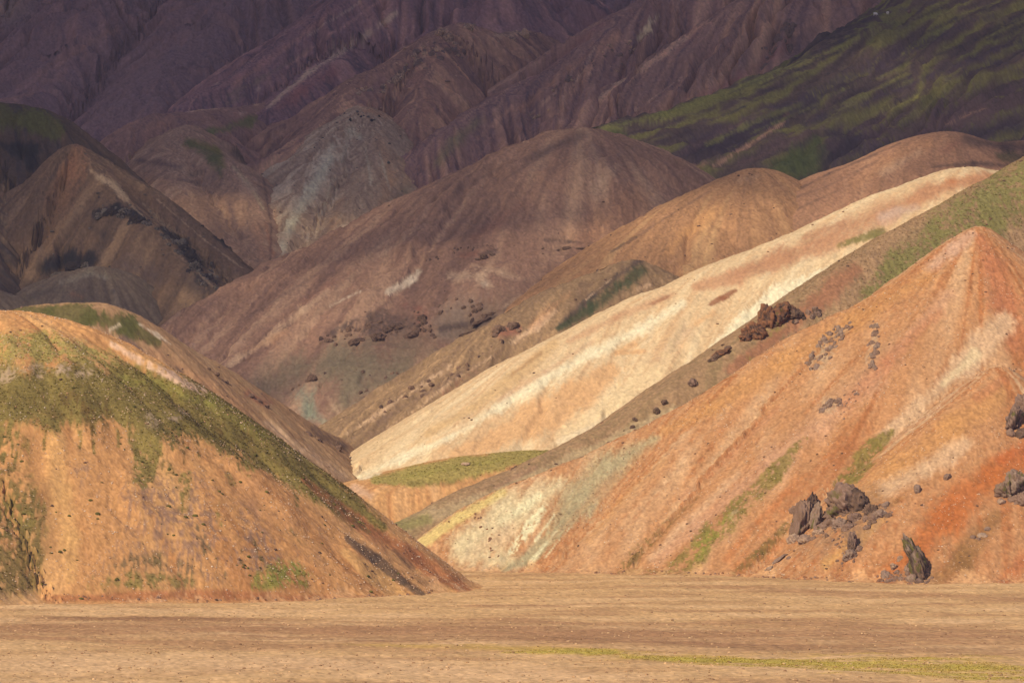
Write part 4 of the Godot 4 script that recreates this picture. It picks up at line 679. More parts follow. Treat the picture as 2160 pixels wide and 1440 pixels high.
const PLAIN := [
	["plain_brown",[[-74.3,-516.6,41.9],[-23.6,-508.9,45.8],[19.4,-496.5,48.5],[70.7,-491.8,47.6]],0.9,0.6,1],
	["plain_dark",[[-70.1,-542.5,5.7],[-51.7,-544.0,7.2],[-32.8,-538.3,4.2]],0.6,0.8,0.8],
	["plain_dark",[[-36.1,-494.2,3.6],[-19.0,-487.1,5.8],[7.1,-482.5,6.8],[35.2,-466.1,7.4],[66.0,-458.8,8.2]],0.7,0.9,0.5],
	["plain_brown",[[-12.7,-580.9,6.6],[5.0,-580.9,8.2],[17.3,-591.0,6.8]],0.7,1,0.8],
	["plain_brown",[[28.9,-659.4,12.7],[55.4,-631.0,15.5],[87.5,-608.5,14.5]],0.7,0.9,0.7],
	["plain_mossy",[[-22.0,-475.8,4.4],[-4.6,-469.3,8.6],[17.4,-445.8,13.6],[43.2,-431.7,21.9],[60.2,-418.5,25.7]],0.8,0.9,0.8],
	["plain_moss",[[-1.7,-458.8,5.1],[9.4,-454.7,8.1],[20.3,-439.1,11.3],[38.4,-437.3,14.9],[60.6,-421.1,22.5]],0.9,1,0.9],
	["plain_moss",[[22.1,-431.7,5.5],[34.5,-422.8,7.0],[58.4,-406.1,8.0]],0.8,1,0.7],
	["plain_light",[[-62.1,-431.7,27.4],[-25.5,-436.3,24.2],[1.0,-414.3,21.8],[15.5,-398.2,10.8]],0.8,0.7,0.8],
	["plain_light",[[-82.6,-574.4,11.3],[-47.2,-569.7,9.5],[-19.3,-564.9,6.2]],0.8,0.7,0.7]]
const CLOUD_PUFFS := 420
const ROCKS := [
	["rock_outcrop","largest rounded brown crag on the lower slope of the orange peak","rock","","right_hill",[["crag",60.79,-704.9,3.51,3.36,0.1,"rock_brown","rock_purple",0.12,0.1],["crag",59.07,-704.9,2.27,2.37,-0.1,"rock_purple","rock_brown",0.15,0.09],["crag",62.68,-702.9,2.06,2.56,0.15,"rock_brown","rock_dark",0,0.1],["block",64.58,-699.4,1.5,2.05,-0.1,"rock_dark","rock_brown",0,-0.3],["block",65.87,-696.9,1.49,1.12,0,"rock_purple","rock_grey",0,-0.3],["block",64.89,-696.4,1.15,0.82,0.2,"rock_purple","rock_brown",0,-0.3],["block",57.15,-702.4,1.97,1.54,0.1,"rock_purple","rock_brown",0.05,-0.3],["block",59.2,-699.4,1.96,1.43,0,"rock_purple","rock_grey",0,-0.3],["block",61.72,-698.9,1.61,1.12,0.2,"rock_purple","rock_brown",0,-0.3],["block",60.26,-696.9,1.26,0.82,0,"rock_brown","rock_purple",0,-0.3],["block",63.48,-694.9,0.91,0.61,0,"rock_brown","rock_purple",0,-0.3],["block",55.36,-701.4,1.39,0.92,0.2,"rock_purple","rock_pale",0,-0.3],["block",67.26,-698.9,0.92,0.61,0.3,"rock_grey","rock_purple",0,-0.3]]],
	["rock_outcrop","split brown crag with a dark cleft left of the largest rounded crag","rock","","right_hill",[["slab",52.63,-708.4,2.07,4.17,-0.28,"rock_purple","rock_brown",0.05,0.14],["slab",54.61,-713.9,1.15,2.2,-0.3,"rock_brown","rock_dark",0,0.24],["slab",55.24,-706.4,1.14,2.97,-0.2,"rock_brown","rock_grey",0.2,0.17],["block",51.15,-705.9,1.51,1.45,0,"rock_purple","rock_pale",0,-0.3],["block",53.17,-701.9,1.73,1.23,0.1,"rock_pale","rock_purple",0,-0.3],["block",51.9,-714.9,1.06,1.46,-0.2,"rock_brown","rock_purple",0,-0.3]]],
	["rock_pinnacle","small dark pillar of rock below the largest rounded crag","rock","","right_hill",[["pillar",60.37,-691.4,0.91,2.23,0.05,"rock_dark","rock_purple",0,0.18],["block",59.9,-689.9,1.7,1.21,0,"rock_purple","rock_grey",0,-0.3],["block",61.54,-690.4,0.91,0.71,0,"rock_brown","rock_purple",0,-0.3]]],
	["rock_pinnacle","leaning grey spire with a mossy back near the foot of the orange peak","rock","","right_hill",[["spire",70.4,-683.4,1.1,3.26,0.42,"rock_dark","rock_grey",0.42,0.21],["spire",71.03,-679.9,1.49,3.62,0.2,"rock_grey","rock_dark",0.3,0.14],["crag",71.45,-678.4,1.29,2.85,0.12,"rock_dark","rock_brown",0.25,0.12],["block",69.88,-678.4,1.34,1.39,0,"rock_grey","rock_purple",0.05,-0.3],["block",70.88,-676.9,1.23,0.99,0.1,"rock_purple","rock_dark",0.1,-0.3],["block",69.48,-680.9,0.9,1.2,0,"rock_purple","rock_grey",0,-0.3]]],
	["rock_cluster","jumbled purple slabs just left of the leaning grey spire","rock","","right_hill",[["slab",65.43,-681.9,1.2,0.67,0.4,"rock_purple","rock_grey",0,0.12],["slab",67.02,-682.9,0.9,0.67,0.5,"rock_purple","rock_pale",0,0.12],["block",68.34,-684.4,0.68,0.6,0.3,"rock_pale","rock_purple",0,-0.3],["block",66.18,-679.4,1.12,0.5,0,"rock_brown","rock_purple",0,-0.3],["block",67.83,-679.4,0.78,0.5,0,"rock_purple","rock_brown",0,-0.3],["block",64.45,-680.4,0.9,0.5,0,"rock_brown","rock_rust",0,-0.3],["block",67.54,-681.4,0.56,0.5,0,"rock_brown","rock_purple",0,-0.3]]],
	["rock_outcrop","grey crag cut by the right edge beside the reddest patch of scree","rock","","right_hill",[["crag",88.27,-695.4,1.73,2.14,0.1,"rock_grey","rock_brown",0.2,0.12],["crag",90.36,-696.4,1.83,2.54,-0.1,"rock_brown","rock_grey",0.3,0.12],["block",91.72,-693.9,2.06,2.03,0,"rock_brown","rock_purple",0.1,-0.3],["block",87.24,-693.9,1.03,0.91,0.2,"rock_pale","rock_purple",0,-0.3],["block",89.6,-693.9,1.14,0.81,0,"rock_brown","rock_purple",0,-0.3]]],
	["rock_outcrop","dark crag at the right edge just below the pale shoulder of the orange peak","rock","","right_hill",[["crag",92.1,-712.9,1.56,2.8,-0.1,"rock_dark","rock_purple",0.1,0.14],["crag",94.31,-716.4,1.57,2.61,0.1,"rock_brown","rock_purple",0,0.15],["block",91.32,-710.9,1.05,1.04,0,"rock_purple","rock_brown",0,-0.3],["block",93.68,-710.4,1.52,1.45,0,"rock_brown","rock_dark",0,-0.3]]],
	["boulder","oval grey boulder on the cream scree right of the crags","boulder","","right_hill",[["b",72.95,-700.4,0.77,0.85,-0.5,"rock_grey","rock_purple",0,0.4]]],
	["boulder","small dark boulder uphill of the oval grey boulder","boulder","","right_hill",[["b",78.51,-701.9,0.51,0.77,-0.6,"rock_brown","rock_purple",0,0.4]]],
	["rock_cluster","pale broken stones strewn low down near the right edge","rock","","right_hill",[["block",82.99,-686.9,1.02,0.6,0.3,"rock_grey","rock_pale",0,-0.3],["block",84.21,-687.9,0.68,0.5,0,"rock_purple","rock_grey",0,-0.3],["block",81.2,-685.9,0.68,0.4,0,"rock_purple","rock_brown",0,-0.3],["block",82.14,-685.4,0.56,0.4,0,"rock_brown","rock_purple",0,-0.3],["block",83.6,-686.4,0.56,0.4,0,"rock_pale","rock_purple",0,-0.3]]],
	["rock_cluster","thin slanting ledge of stones near the foot of the middle green strip","rock","","right_hill",[["slab",47.8,-700.9,1.44,0.39,0.7,"rock_purple","rock_grey",0.1,0.12],["slab",49.11,-701.4,0.82,0.39,0.6,"rock_brown","rock_purple",0.1,0.12],["slab",46.16,-699.4,0.82,0.39,0.6,"rock_pale","rock_grey",0,0.12],["block",49.75,-698.4,0.69,0.41,0.4,"rock_purple","rock_brown",0,-0.3]]],
	["rock_cluster","brown rubble spilling from the two big crags on the orange peak","rock","","right_hill",[["block",60.99,-697.4,0.31,0.37,-0.13,"rock_brown","rock_brown",0,-0.3],["block",66.94,-694.4,0.3,0.26,-0.29,"rock_brown","rock_brown",0,-0.3],["block",55.22,-703.9,0.62,0.69,0.33,"rock_purple","rock_purple",0,-0.3],["block",54.62,-699.4,0.17,0.2,-0.38,"rock_purple","rock_brown",0,-0.3],["block",53.52,-700.4,0.2,0.19,0.03,"rock_brown","rock_brown",0,-0.3],["block",66.27,-699.9,0.27,0.31,-0.28,"rock_brown","rock_brown",0,-0.3],["block",54.32,-699.9,0.56,0.58,-0.37,"rock_brown","rock_purple",0,-0.3],["block",57.61,-701.4,0.49,0.61,-0.33,"rock_purple","rock_brown",0,-0.3],["block",64.84,-695.4,0.47,0.59,-0.4,"rock_brown","rock_brown",0,-0.3],["block",67.07,-697.9,0.29,0.21,-0.09,"rock_brown","rock_purple",0,-0.3],["block",63.15,-696.4,0.31,0.51,-0.08,"rock_purple","rock_brown",0,-0.3],["block",58.08,-697.4,0.22,0.4,-0.26,"rock_brown","rock_brown",0,-0.3],["block",52.99,-701.4,0.23,0.39,-0.17,"rock_purple","rock_brown",0,-0.3],["block",62.19,-698.9,0.2,0.17,0.05,"rock_purple","rock_brown",0,-0.3],["block",65.73,-696.4,0.16,0.22,-0.26,"rock_brown","rock_brown",0,-0.3],["block",59.33,-699.4,0.44,0.33,0.04,"rock_brown","rock_purple",0,-0.3],["block",55.27,-701.9,0.3,0.36,0.24,"rock_brown","rock_brown",0,-0.3],["block",56.37,-703.4,0.47,0.52,0.11,"rock_brown","rock_brown",0,-0.3],["block",62.11,-698.4,0.62,0.65,-0.21,"rock_brown","rock_brown",0,-0.3],["block",55.28,-705.4,0.26,0.21,-0.35,"rock_purple","rock_brown",0,-0.3],["block",66.35,-696.9,0.41,0.75,0.07,"rock_purple","rock_purple",0,-0.3],["block",56.6,-700.9,0.26,0.17,-0.36,"rock_brown","rock_brown",0,-0.3],["block",59.67,-698.9,0.29,0.19,-0.4,"rock_brown","rock_brown",0,-0.3],["block",56.08,-703.9,0.23,0.15,-0.2,"rock_purple","rock_brown",0,-0.3],["block",54.42,-706.4,0.23,0.36,-0.08,"rock_brown","rock_purple",0,-0.3],["block",53.35,-702.4,0.36,0.52,-0.08,"rock_brown","rock_brown",0,-0.3],["block",63.51,-696.9,0.31,0.36,-0.14,"rock_brown","rock_purple",0,-0.3],["block",56.61,-697.4,0.48,0.87,0.37,"rock_brown","rock_brown",0,-0.3],["block",61.07,-700.9,0.45,0.41,0.18,"rock_brown","rock_brown",0,-0.3],["block",66.82,-697.9,0.15,0.27,-0.37,"rock_brown","rock_purple",0,-0.3],["block",55.65,-701.4,0.52,0.63,0.29,"rock_brown","rock_brown",0,-0.3],["block",63.97,-695.4,0.47,0.54,-0.26,"rock_brown","rock_brown",0,-0.3],["block",53.94,-700.9,0.43,0.27,-0.17,"rock_brown","rock_purple",0,-0.3],["block",55.85,-700.4,0.4,0.46,-0.12,"rock_brown","rock_brown",0,-0.3],["block",64.84,-697.4,0.5,0.49,0.15,"rock_purple","rock_brown",0,-0.3],["block",61.5,-696.9,0.33,0.4,0.37,"rock_brown","rock_brown",0,-0.3],["block",55.33,-703.9,0.38,0.49,-0.39,"rock_brown","rock_brown",0,-0.3],["block",60.02,-702.4,0.58,0.47,0.27,"rock_purple","rock_brown",0,-0.3],["block",60.69,-699.4,0.51,0.75,-0.37,"rock_brown","rock_brown",0,-0.3],["block",68.04,-696.4,0.21,0.33,-0.08,"rock_purple","rock_purple",0,-0.3],["block",60.99,-696.9,0.39,0.35,-0.1,"rock_purple","rock_brown",0,-0.3],["block",60.49,-697.9,0.48,0.81,-0.24,"rock_brown","rock_brown",0,-0.3],["block",60.45,-697.9,0.31,0.5,-0.12,"rock_brown","rock_brown",0,-0.3],["block",59.12,-703.4,0.19,0.21,-0.11,"rock_brown","rock_brown",0,-0.3],["block",55.86,-698.4,0.19,0.2,0.28,"rock_purple","rock_brown",0,-0.3],["block",64.34,-697.9,0.23,0.21,-0.17,"rock_purple","rock_brown",0,-0.3],["block",52.84,-702.4,0.45,0.45,-0.1,"rock_purple","rock_brown",0,-0.3],["block",56.07,-699.9,0.28,0.37,-0.09,"rock_brown","rock_brown",0,-0.3],["block",58.17,-698.4,0.41,0.28,-0.05,"rock_brown","rock_purple",0,-0.3],["block",59.31,-699.4,0.35,0.31,-0.25,"rock_purple","rock_purple",0,-0.3],["block",67.33,-695.9,0.61,0.84,-0.35,"rock_brown","rock_brown",0,-0.3],["block",53.88,-700.4,0.35,0.26,0.36,"rock_brown","rock_brown",0,-0.3],["block",67.82,-696.9,0.15,0.2,-0.34,"rock_brown","rock_brown",0,-0.3],["block",59.03,-699.9,0.58,0.72,0.4,"rock_purple","rock_brown",0,-0.3],["block",63.44,-697.4,0.52,0.7,0.33,"rock_brown","rock_purple",0,-0.3],["block",56.24,-703.4,0.34,0.47,-0.04,"rock_brown","rock_brown",0,-0.3],["block",53.53,-701.4,0.51,0.6,-0.17,"rock_brown","rock_purple",0,-0.3],["block",59.18,-695.9,0.24,0.17,0.1,"rock_purple","rock_brown",0,-0.3],["block",58.94,-699.9,0.44,0.43,0.16,"rock_purple","rock_purple",0,-0.3],["block",60.52,-699.4,0.31,0.28,0.09,"rock_purple","rock_brown",0,-0.3],["block",60.52,-689.4,0.31,0.37,-0.25,"rock_purple","rock_purple",0,-0.3],["block",60.05,-691.4,0.25,0.28,0.19,"rock_rust","rock_brown",0,-0.3],["block",57.16,-697.9,0.13,0.14,0.27,"rock_rust","rock_brown",0,-0.3],["block",59.46,-689.4,0.22,0.31,-0.33,"rock_purple","rock_purple",0,-0.3],["block",60.68,-690.9,0.13,0.11,-0.39,"rock_rust","rock_brown",0,-0.3],["block",59.27,-690.9,0.28,0.33,-0.24,"rock_rust","rock_purple",0,-0.3],["block",57.38,-695.4,0.29,0.43,-0.39,"rock_purple","rock_purple",0,-0.3],["block",58.1,-692.9,0.16,0.12,-0.06,"rock_brown","rock_brown",0,-0.3],["block",57.68,-689.9,0.37,0.41,-0.37,"rock_brown","rock_brown",0,-0.3],["block",60.6,-688.4,0.17,0.18,0.11,"rock_brown","rock_rust",0,-0.3],["block",58.48,-688.9,0.27,0.32,0.1,"rock_purple","rock_brown",0,-0.3],["block",58.43,-694.9,0.27,0.31,-0.34,"rock_brown","rock_brown",0,-0.3],["block",58.45,-692.4,0.21,0.3,-0.01,"rock_rust","rock_brown",0,-0.3],["block",58.31,-692.9,0.24,0.38,-0.24,"rock_brown","rock_brown",0,-0.3],["block",58.79,-690.9,0.22,0.17,-0.11,"rock_purple","rock_purple",0,-0.3],["block",60.22,-690.4,0.16,0.23,-0.34,"rock_brown","rock_rust",0,-0.3],["block",59.25,-689.9,0.17,0.3,0.19,"rock_brown","rock_purple",0,-0.3],["block",60.37,-689.4,0.25,0.3,0.06,"rock_rust","rock_rust",0,-0.3],["block",59.77,-689.9,0.33,0.38,0.18,"rock_purple","rock_rust",0,-0.3],["block",59.72,-688.9,0.22,0.18,-0.38,"rock_rust","rock_brown",0,-0.3],["block",58.95,-690.4,0.24,0.23,0.32,"rock_rust","rock_purple",0,-0.3],["block",59.09,-694.9,0.26,0.32,0.3,"rock_purple","rock_brown",0,-0.3],["block",57.91,-693.9,0.35,0.47,-0.18,"rock_brown","rock_brown",0,-0.3],["block",59.35,-689.9,0.27,0.25,0.27,"rock_rust","rock_purple",0,-0.3],["block",59.42,-690.4,0.25,0.27,0.12,"rock_rust","rock_brown",0,-0.3],["block",58.48,-688.4,0.15,0.13,0.1,"rock_purple","rock_brown",0,-0.3],["block",58.9,-692.4,0.13,0.18,0.17,"rock_brown","rock_brown",0,-0.3],["block",60.46,-687.9,0.3,0.48,0.16,"rock_brown","rock_brown",0,-0.3],["block",60.07,-688.9,0.32,0.38,0.3,"rock_purple","rock_purple",0,-0.3],["block",58.78,-693.9,0.28,0.3,-0.09,"rock_brown","rock_purple",0,-0.3]]],
	["rock_cluster","brown rubble round the foot of the leaning grey spire","rock","","right_hill",[["block",66.3,-681.4,0.5,0.52,-0.27,"rock_rust","rock_purple",0,-0.3],["block",66.24,-678.9,0.16,0.16,-0.09,"rock_purple","rock_rust",0,-0.3],["block",67.99,-680.4,0.34,0.26,-0.05,"rock_purple","rock_brown",0,-0.3],["block",64.72,-679.9,0.37,0.29,0.13,"rock_purple","rock_purple",0,-0.3],["block",66.45,-680.9,0.54,0.39,-0.37,"rock_purple","rock_rust",0,-0.3],["block",67.26,-681.4,0.32,0.4,-0.31,"rock_brown","rock_purple",0,-0.3],["block",67.66,-680.9,0.19,0.25,-0.26,"rock_brown","rock_purple",0,-0.3],["block",68.59,-678.9,0.41,0.4,-0.05,"rock_brown","rock_rust",0,-0.3],["block",65.48,-681.9,0.3,0.29,0.3,"rock_rust","rock_brown",0,-0.3],["block",72.54,-676.9,0.26,0.38,0.32,"rock_brown","rock_purple",0,-0.3],["block",71.07,-676.4,0.27,0.49,0.26,"rock_brown","rock_purple",0,-0.3],["block",64.16,-682.4,0.36,0.32,-0.03,"rock_purple","rock_rust",0,-0.3],["block",70.55,-677.4,0.3,0.4,-0.28,"rock_brown","rock_purple",0,-0.3],["block",67.16,-679.9,0.43,0.58,0.37,"rock_purple","rock_brown",0,-0.3],["block",69.18,-676.4,0.5,0.6,-0.17,"rock_rust","rock_purple",0,-0.3],["block",70.39,-678.9,0.21,0.21,-0.23,"rock_brown","rock_rust",0,-0.3],["block",70.53,-676.4,0.39,0.51,-0.23,"rock_rust","rock_purple",0,-0.3],["block",71.61,-677.4,0.26,0.37,-0.24,"rock_purple","rock_brown",0,-0.3],["block",68.42,-678.9,0.33,0.45,0.01,"rock_rust","rock_purple",0,-0.3],["block",69.31,-678.9,0.54,0.54,-0.33,"rock_rust","rock_rust",0,-0.3],["block",71.9,-675.9,0.55,0.37,0.28,"rock_purple","rock_brown",0,-0.3],["block",68.77,-678.9,0.28,0.23,-0.15,"rock_rust","rock_brown",0,-0.3],["block",73.14,-677.4,0.33,0.49,0.3,"rock_brown","rock_purple",0,-0.3],["block",70.23,-677.4,0.48,0.62,-0.14,"rock_brown","rock_rust",0,-0.3],["block",70.66,-676.4,0.28,0.22,-0.27,"rock_rust","rock_purple",0,-0.3],["block",67,-679.4,0.15,0.21,-0.35,"rock_purple","rock_rust",0,-0.3],["block",71.47,-676.9,0.25,0.34,0.36,"rock_rust","rock_purple",0,-0.3],["block",65.37,-681.9,0.48,0.38,-0.06,"rock_purple","rock_rust",0,-0.3],["block",65.79,-679.4,0.21,0.16,0.05,"rock_brown","rock_purple",0,-0.3],["block",69.36,-678.9,0.17,0.2,0.2,"rock_purple","rock_purple",0,-0.3],["block",66.65,-680.4,0.19,0.22,0.38,"rock_purple","rock_brown",0,-0.3],["block",66.26,-679.9,0.38,0.25,0.27,"rock_rust","rock_rust",0,-0.3],["block",70.67,-676.9,0.46,0.43,0.01,"rock_purple","rock_brown",0,-0.3],["block",69.12,-679.9,0.48,0.52,-0.38,"rock_purple","rock_brown",0,-0.3],["block",72.15,-675.9,0.37,0.47,0.39,"rock_brown","rock_brown",0,-0.3],["block",66.3,-680.9,0.23,0.25,-0.07,"rock_rust","rock_brown",0,-0.3],["block",65.66,-679.9,0.36,0.51,-0.35,"rock_rust","rock_purple",0,-0.3],["block",70.93,-678.4,0.2,0.21,-0.04,"rock_brown","rock_brown",0,-0.3],["block",72.37,-676.4,0.31,0.33,-0.33,"rock_brown","rock_brown",0,-0.3],["block",67.14,-679.9,0.3,0.39,-0.13,"rock_brown","rock_rust",0,-0.3]]],
	["rock_cluster","long patch of purple stones high on the orange peak, leftmost of the two","rock","","right_hill",[["block",66.29,-767.9,0.47,0.58,0.23,"rock_purple","rock_brown",0,-0.3],["block",63.11,-766.9,0.51,0.4,0.36,"rock_brown","rock_purple",0,-0.3],["block",58.55,-761.4,0.67,0.7,0.02,"rock_brown","rock_brown",0,-0.3],["block",59.68,-758.4,0.78,0.67,0.33,"rock_grey","rock_purple",0,-0.3],["block",66.91,-768.9,0.46,0.52,0.35,"rock_brown","rock_grey",0,-0.3],["block",59.29,-757.9,0.61,0.71,-0.37,"rock_purple","rock_grey",0,-0.3],["block",62.07,-762.9,0.65,0.45,0.13,"rock_purple","rock_purple",0,-0.3],["block",62.58,-763.4,0.47,0.48,0.06,"rock_grey","rock_purple",0,-0.3],["block",62.91,-768.9,0.67,0.66,-0.12,"rock_grey","rock_brown",0,-0.3],["block",62.76,-762.4,0.5,0.63,0.35,"rock_grey","rock_purple",0,-0.3],["block",65.14,-764.4,0.44,0.61,-0.07,"rock_brown","rock_brown",0,-0.3],["block",60.11,-760.4,0.37,0.4,-0.26,"rock_grey","rock_purple",0,-0.3],["block",66.31,-767.9,0.67,0.47,-0.39,"rock_purple","rock_brown",0,-0.3],["block",61.72,-764.4,0.26,0.34,-0.27,"rock_brown","rock_grey",0,-0.3],["block",61.67,-765.9,0.28,0.3,-0.25,"rock_purple","rock_brown",0,-0.3],["block",66.89,-766.4,0.59,0.67,-0.37,"rock_purple","rock_brown",0,-0.3],["block",65.42,-768.4,0.76,0.74,-0.22,"rock_grey","rock_purple",0,-0.3],["block",64.48,-766.9,0.28,0.45,0.3,"rock_brown","rock_purple",0,-0.3],["block",62.91,-768.4,0.43,0.58,0.28,"rock_grey","rock_purple",0,-0.3],["block",62.21,-758.9,0.56,0.55,-0.12,"rock_purple","rock_grey",0,-0.3],["block",62.2,-761.9,0.44,0.31,0.09,"rock_brown","rock_brown",0,-0.3],["block",58.39,-758.4,0.55,0.51,0.14,"rock_brown","rock_grey",0,-0.3],["block",65.46,-765.9,0.25,0.25,-0.27,"rock_grey","rock_purple",0,-0.3],["block",63.48,-763.9,0.38,0.57,0.08,"rock_grey","rock_brown",0,-0.3],["block",64.16,-770.4,0.37,0.41,0.26,"rock_brown","rock_purple",0,-0.3],["block",65.17,-767.4,0.3,0.34,0.31,"rock_grey","rock_grey",0,-0.3],["block",62.37,-769.4,0.42,0.28,-0.07,"rock_purple","rock_purple",0,-0.3],["block",63.8,-769.9,0.42,0.29,0.33,"rock_brown","rock_grey",0,-0.3],["block",64.29,-768.9,0.43,0.38,0.39,"rock_brown","rock_grey",0,-0.3],["block",61.75,-767.4,0.78,0.94,-0.31,"rock_purple","rock_grey",0,-0.3],["block",64.52,-769.4,0.32,0.36,0.26,"rock_purple","rock_brown",0,-0.3],["block",64.7,-768.9,0.53,0.56,0.23,"rock_grey","rock_brown",0,-0.3],["block",61.37,-760.9,0.28,0.42,-0.08,"rock_brown","rock_grey",0,-0.3],["block",64.13,-766.4,0.6,0.82,-0.28,"rock_grey","rock_brown",0,-0.3],["block",65.07,-766.9,0.77,0.64,-0.31,"rock_grey","rock_grey",0,-0.3],["block",59.41,-761.4,0.27,0.41,0.24,"rock_grey","rock_grey",0,-0.3],["block",58.99,-762.9,0.61,0.5,-0.35,"rock_brown","rock_brown",0,-0.3],["block",63.34,-763.4,0.41,0.39,-0.38,"rock_grey","rock_brown",0,-0.3],["block",58.54,-762.9,0.3,0.45,-0.08,"rock_brown","rock_purple",0,-0.3],["block",57.88,-762.4,0.51,0.5,0.15,"rock_grey","rock_purple",0,-0.3],["block",62.3,-766.4,0.46,0.63,0.33,"rock_brown","rock_grey",0,-0.3],["block",61.47,-760.9,0.43,0.56,-0.24,"rock_brown","rock_grey",0,-0.3],["block",64.75,-763.9,0.6,0.73,0.37,"rock_grey","rock_brown",0,-0.3],["block",58.38,-760.9,0.47,0.71,0.17,"rock_brown","rock_brown",0,-0.3],["block",61.2,-759.9,0.28,0.24,0.19,"rock_purple","rock_purple",0,-0.3],["block",64.12,-766.4,0.44,0.54,0.32,"rock_brown","rock_purple",0,-0.3],["block",62.25,-758.9,0.34,0.33,-0.31,"rock_brown","rock_brown",0,-0.3],["block",61.6,-768.4,0.36,0.55,0.08,"rock_brown","rock_purple",0,-0.3],["block",60.53,-765.9,0.67,0.61,0.29,"rock_purple","rock_grey",0,-0.3],["block",61.02,-766.9,0.55,0.84,0.32,"rock_purple","rock_purple",0,-0.3],["block",62.89,-765.4,0.61,0.43,-0.1,"rock_brown","rock_brown",0,-0.3],["block",64.72,-769.4,0.45,0.43,-0.08,"rock_grey","rock_grey",0,-0.3],["block",62.54,-762.4,0.61,0.6,0.18,"rock_grey","rock_grey",0,-0.3],["block",60.61,-760.9,0.49,0.65,-0.16,"rock_purple","rock_brown",0,-0.3],["block",64.73,-769.9,0.43,0.45,0.29,"rock_grey","rock_grey",0,-0.3],["block",65.06,-765.4,0.61,0.47,0.18,"rock_purple","rock_grey",0,-0.3],["block",63.63,-761.9,0.49,0.47,0.17,"rock_grey","rock_grey",0,-0.3],["block",59.19,-764.4,0.44,0.37,0.07,"rock_purple","rock_brown",0,-0.3],["block",63.74,-766.9,0.29,0.42,-0.18,"rock_brown","rock_purple",0,-0.3],["block",58.87,-763.4,0.66,0.68,-0.03,"rock_grey","rock_grey",0,-0.3]]],
	["rock_cluster","narrow string of purple stones high on the orange peak, right of the long patch","rock","","right_hill",[["block",71.52,-761.4,0.5,0.64,0.09,"rock_grey","rock_grey",0,-0.3],["block",70.35,-752.4,0.45,0.68,0,"rock_purple","rock_purple",0,-0.3],["block",70.29,-752.9,0.53,0.52,-0.22,"rock_purple","rock_brown",0,-0.3],["block",70.93,-759.9,0.61,0.52,-0.07,"rock_grey","rock_brown",0,-0.3],["block",71.01,-754.9,0.62,0.83,0.12,"rock_purple","rock_brown",0,-0.3],["block",70.75,-754.4,0.74,0.66,0.05,"rock_grey","rock_grey",0,-0.3],["block",70.6,-752.4,0.71,0.71,0.22,"rock_brown","rock_brown",0,-0.3],["block",69.77,-748.4,0.49,0.65,-0.01,"rock_brown","rock_grey",0,-0.3],["block",70.98,-759.4,0.74,0.47,0.06,"rock_purple","rock_brown",0,-0.3],["block",71.56,-757.4,0.3,0.45,0.35,"rock_purple","rock_brown",0,-0.3],["block",71.11,-763.9,0.24,0.22,-0.37,"rock_purple","rock_brown",0,-0.3],["block",70.73,-759.4,0.53,0.4,0.39,"rock_purple","rock_purple",0,-0.3],["block",69.63,-752.4,0.39,0.36,0.04,"rock_grey","rock_grey",0,-0.3],["block",70.34,-752.4,0.41,0.56,-0.15,"rock_purple","rock_purple",0,-0.3],["block",71.48,-759.4,0.48,0.39,-0.19,"rock_brown","rock_grey",0,-0.3],["block",69.06,-752.4,0.25,0.22,0.11,"rock_grey","rock_grey",0,-0.3],["block",71.12,-761.9,0.54,0.68,0.17,"rock_brown","rock_grey",0,-0.3],["block",69.42,-756.9,0.36,0.56,-0.21,"rock_purple","rock_purple",0,-0.3],["block",70.55,-762.4,0.47,0.46,0.15,"rock_purple","rock_grey",0,-0.3],["block",70.47,-756.4,0.45,0.37,-0.32,"rock_brown","rock_brown",0,-0.3],["block",69.11,-748.9,0.65,0.51,0.3,"rock_brown","rock_purple",0,-0.3],["block",71.01,-754.4,0.48,0.71,-0.03,"rock_grey","rock_grey",0,-0.3],["block",70.9,-760.4,0.35,0.26,0.06,"rock_brown","rock_grey",0,-0.3],["block",71.04,-759.4,0.27,0.45,0.11,"rock_purple","rock_grey",0,-0.3],["block",71.14,-759.9,0.51,0.81,-0.29,"rock_brown","rock_brown",0,-0.3],["block",70,-747.4,0.44,0.54,-0.08,"rock_purple","rock_brown",0,-0.3],["block",70.4,-753.9,0.34,0.36,-0.34,"rock_purple","rock_grey",0,-0.3],["block",69.95,-751.4,0.62,0.39,0.38,"rock_brown","rock_purple",0,-0.3],["block",69.48,-749.4,0.33,0.57,0.38,"rock_brown","rock_purple",0,-0.3],["block",69.57,-752.9,0.41,0.3,0.3,"rock_brown","rock_grey",0,-0.3],["block",71.32,-758.9,0.48,0.43,-0.36,"rock_brown","rock_brown",0,-0.3],["block",69.44,-748.9,0.43,0.52,0.33,"rock_purple","rock_grey",0,-0.3],["block",69.36,-749.4,0.7,0.46,-0.03,"rock_grey","rock_brown",0,-0.3],["block",70.29,-756.9,0.59,0.8,0.31,"rock_purple","rock_brown",0,-0.3],["block",71.68,-760.9,0.5,0.33,0.14,"rock_brown","rock_brown",0,-0.3],["block",69.64,-749.9,0.54,0.81,0.03,"rock_grey","rock_grey",0,-0.3]]],
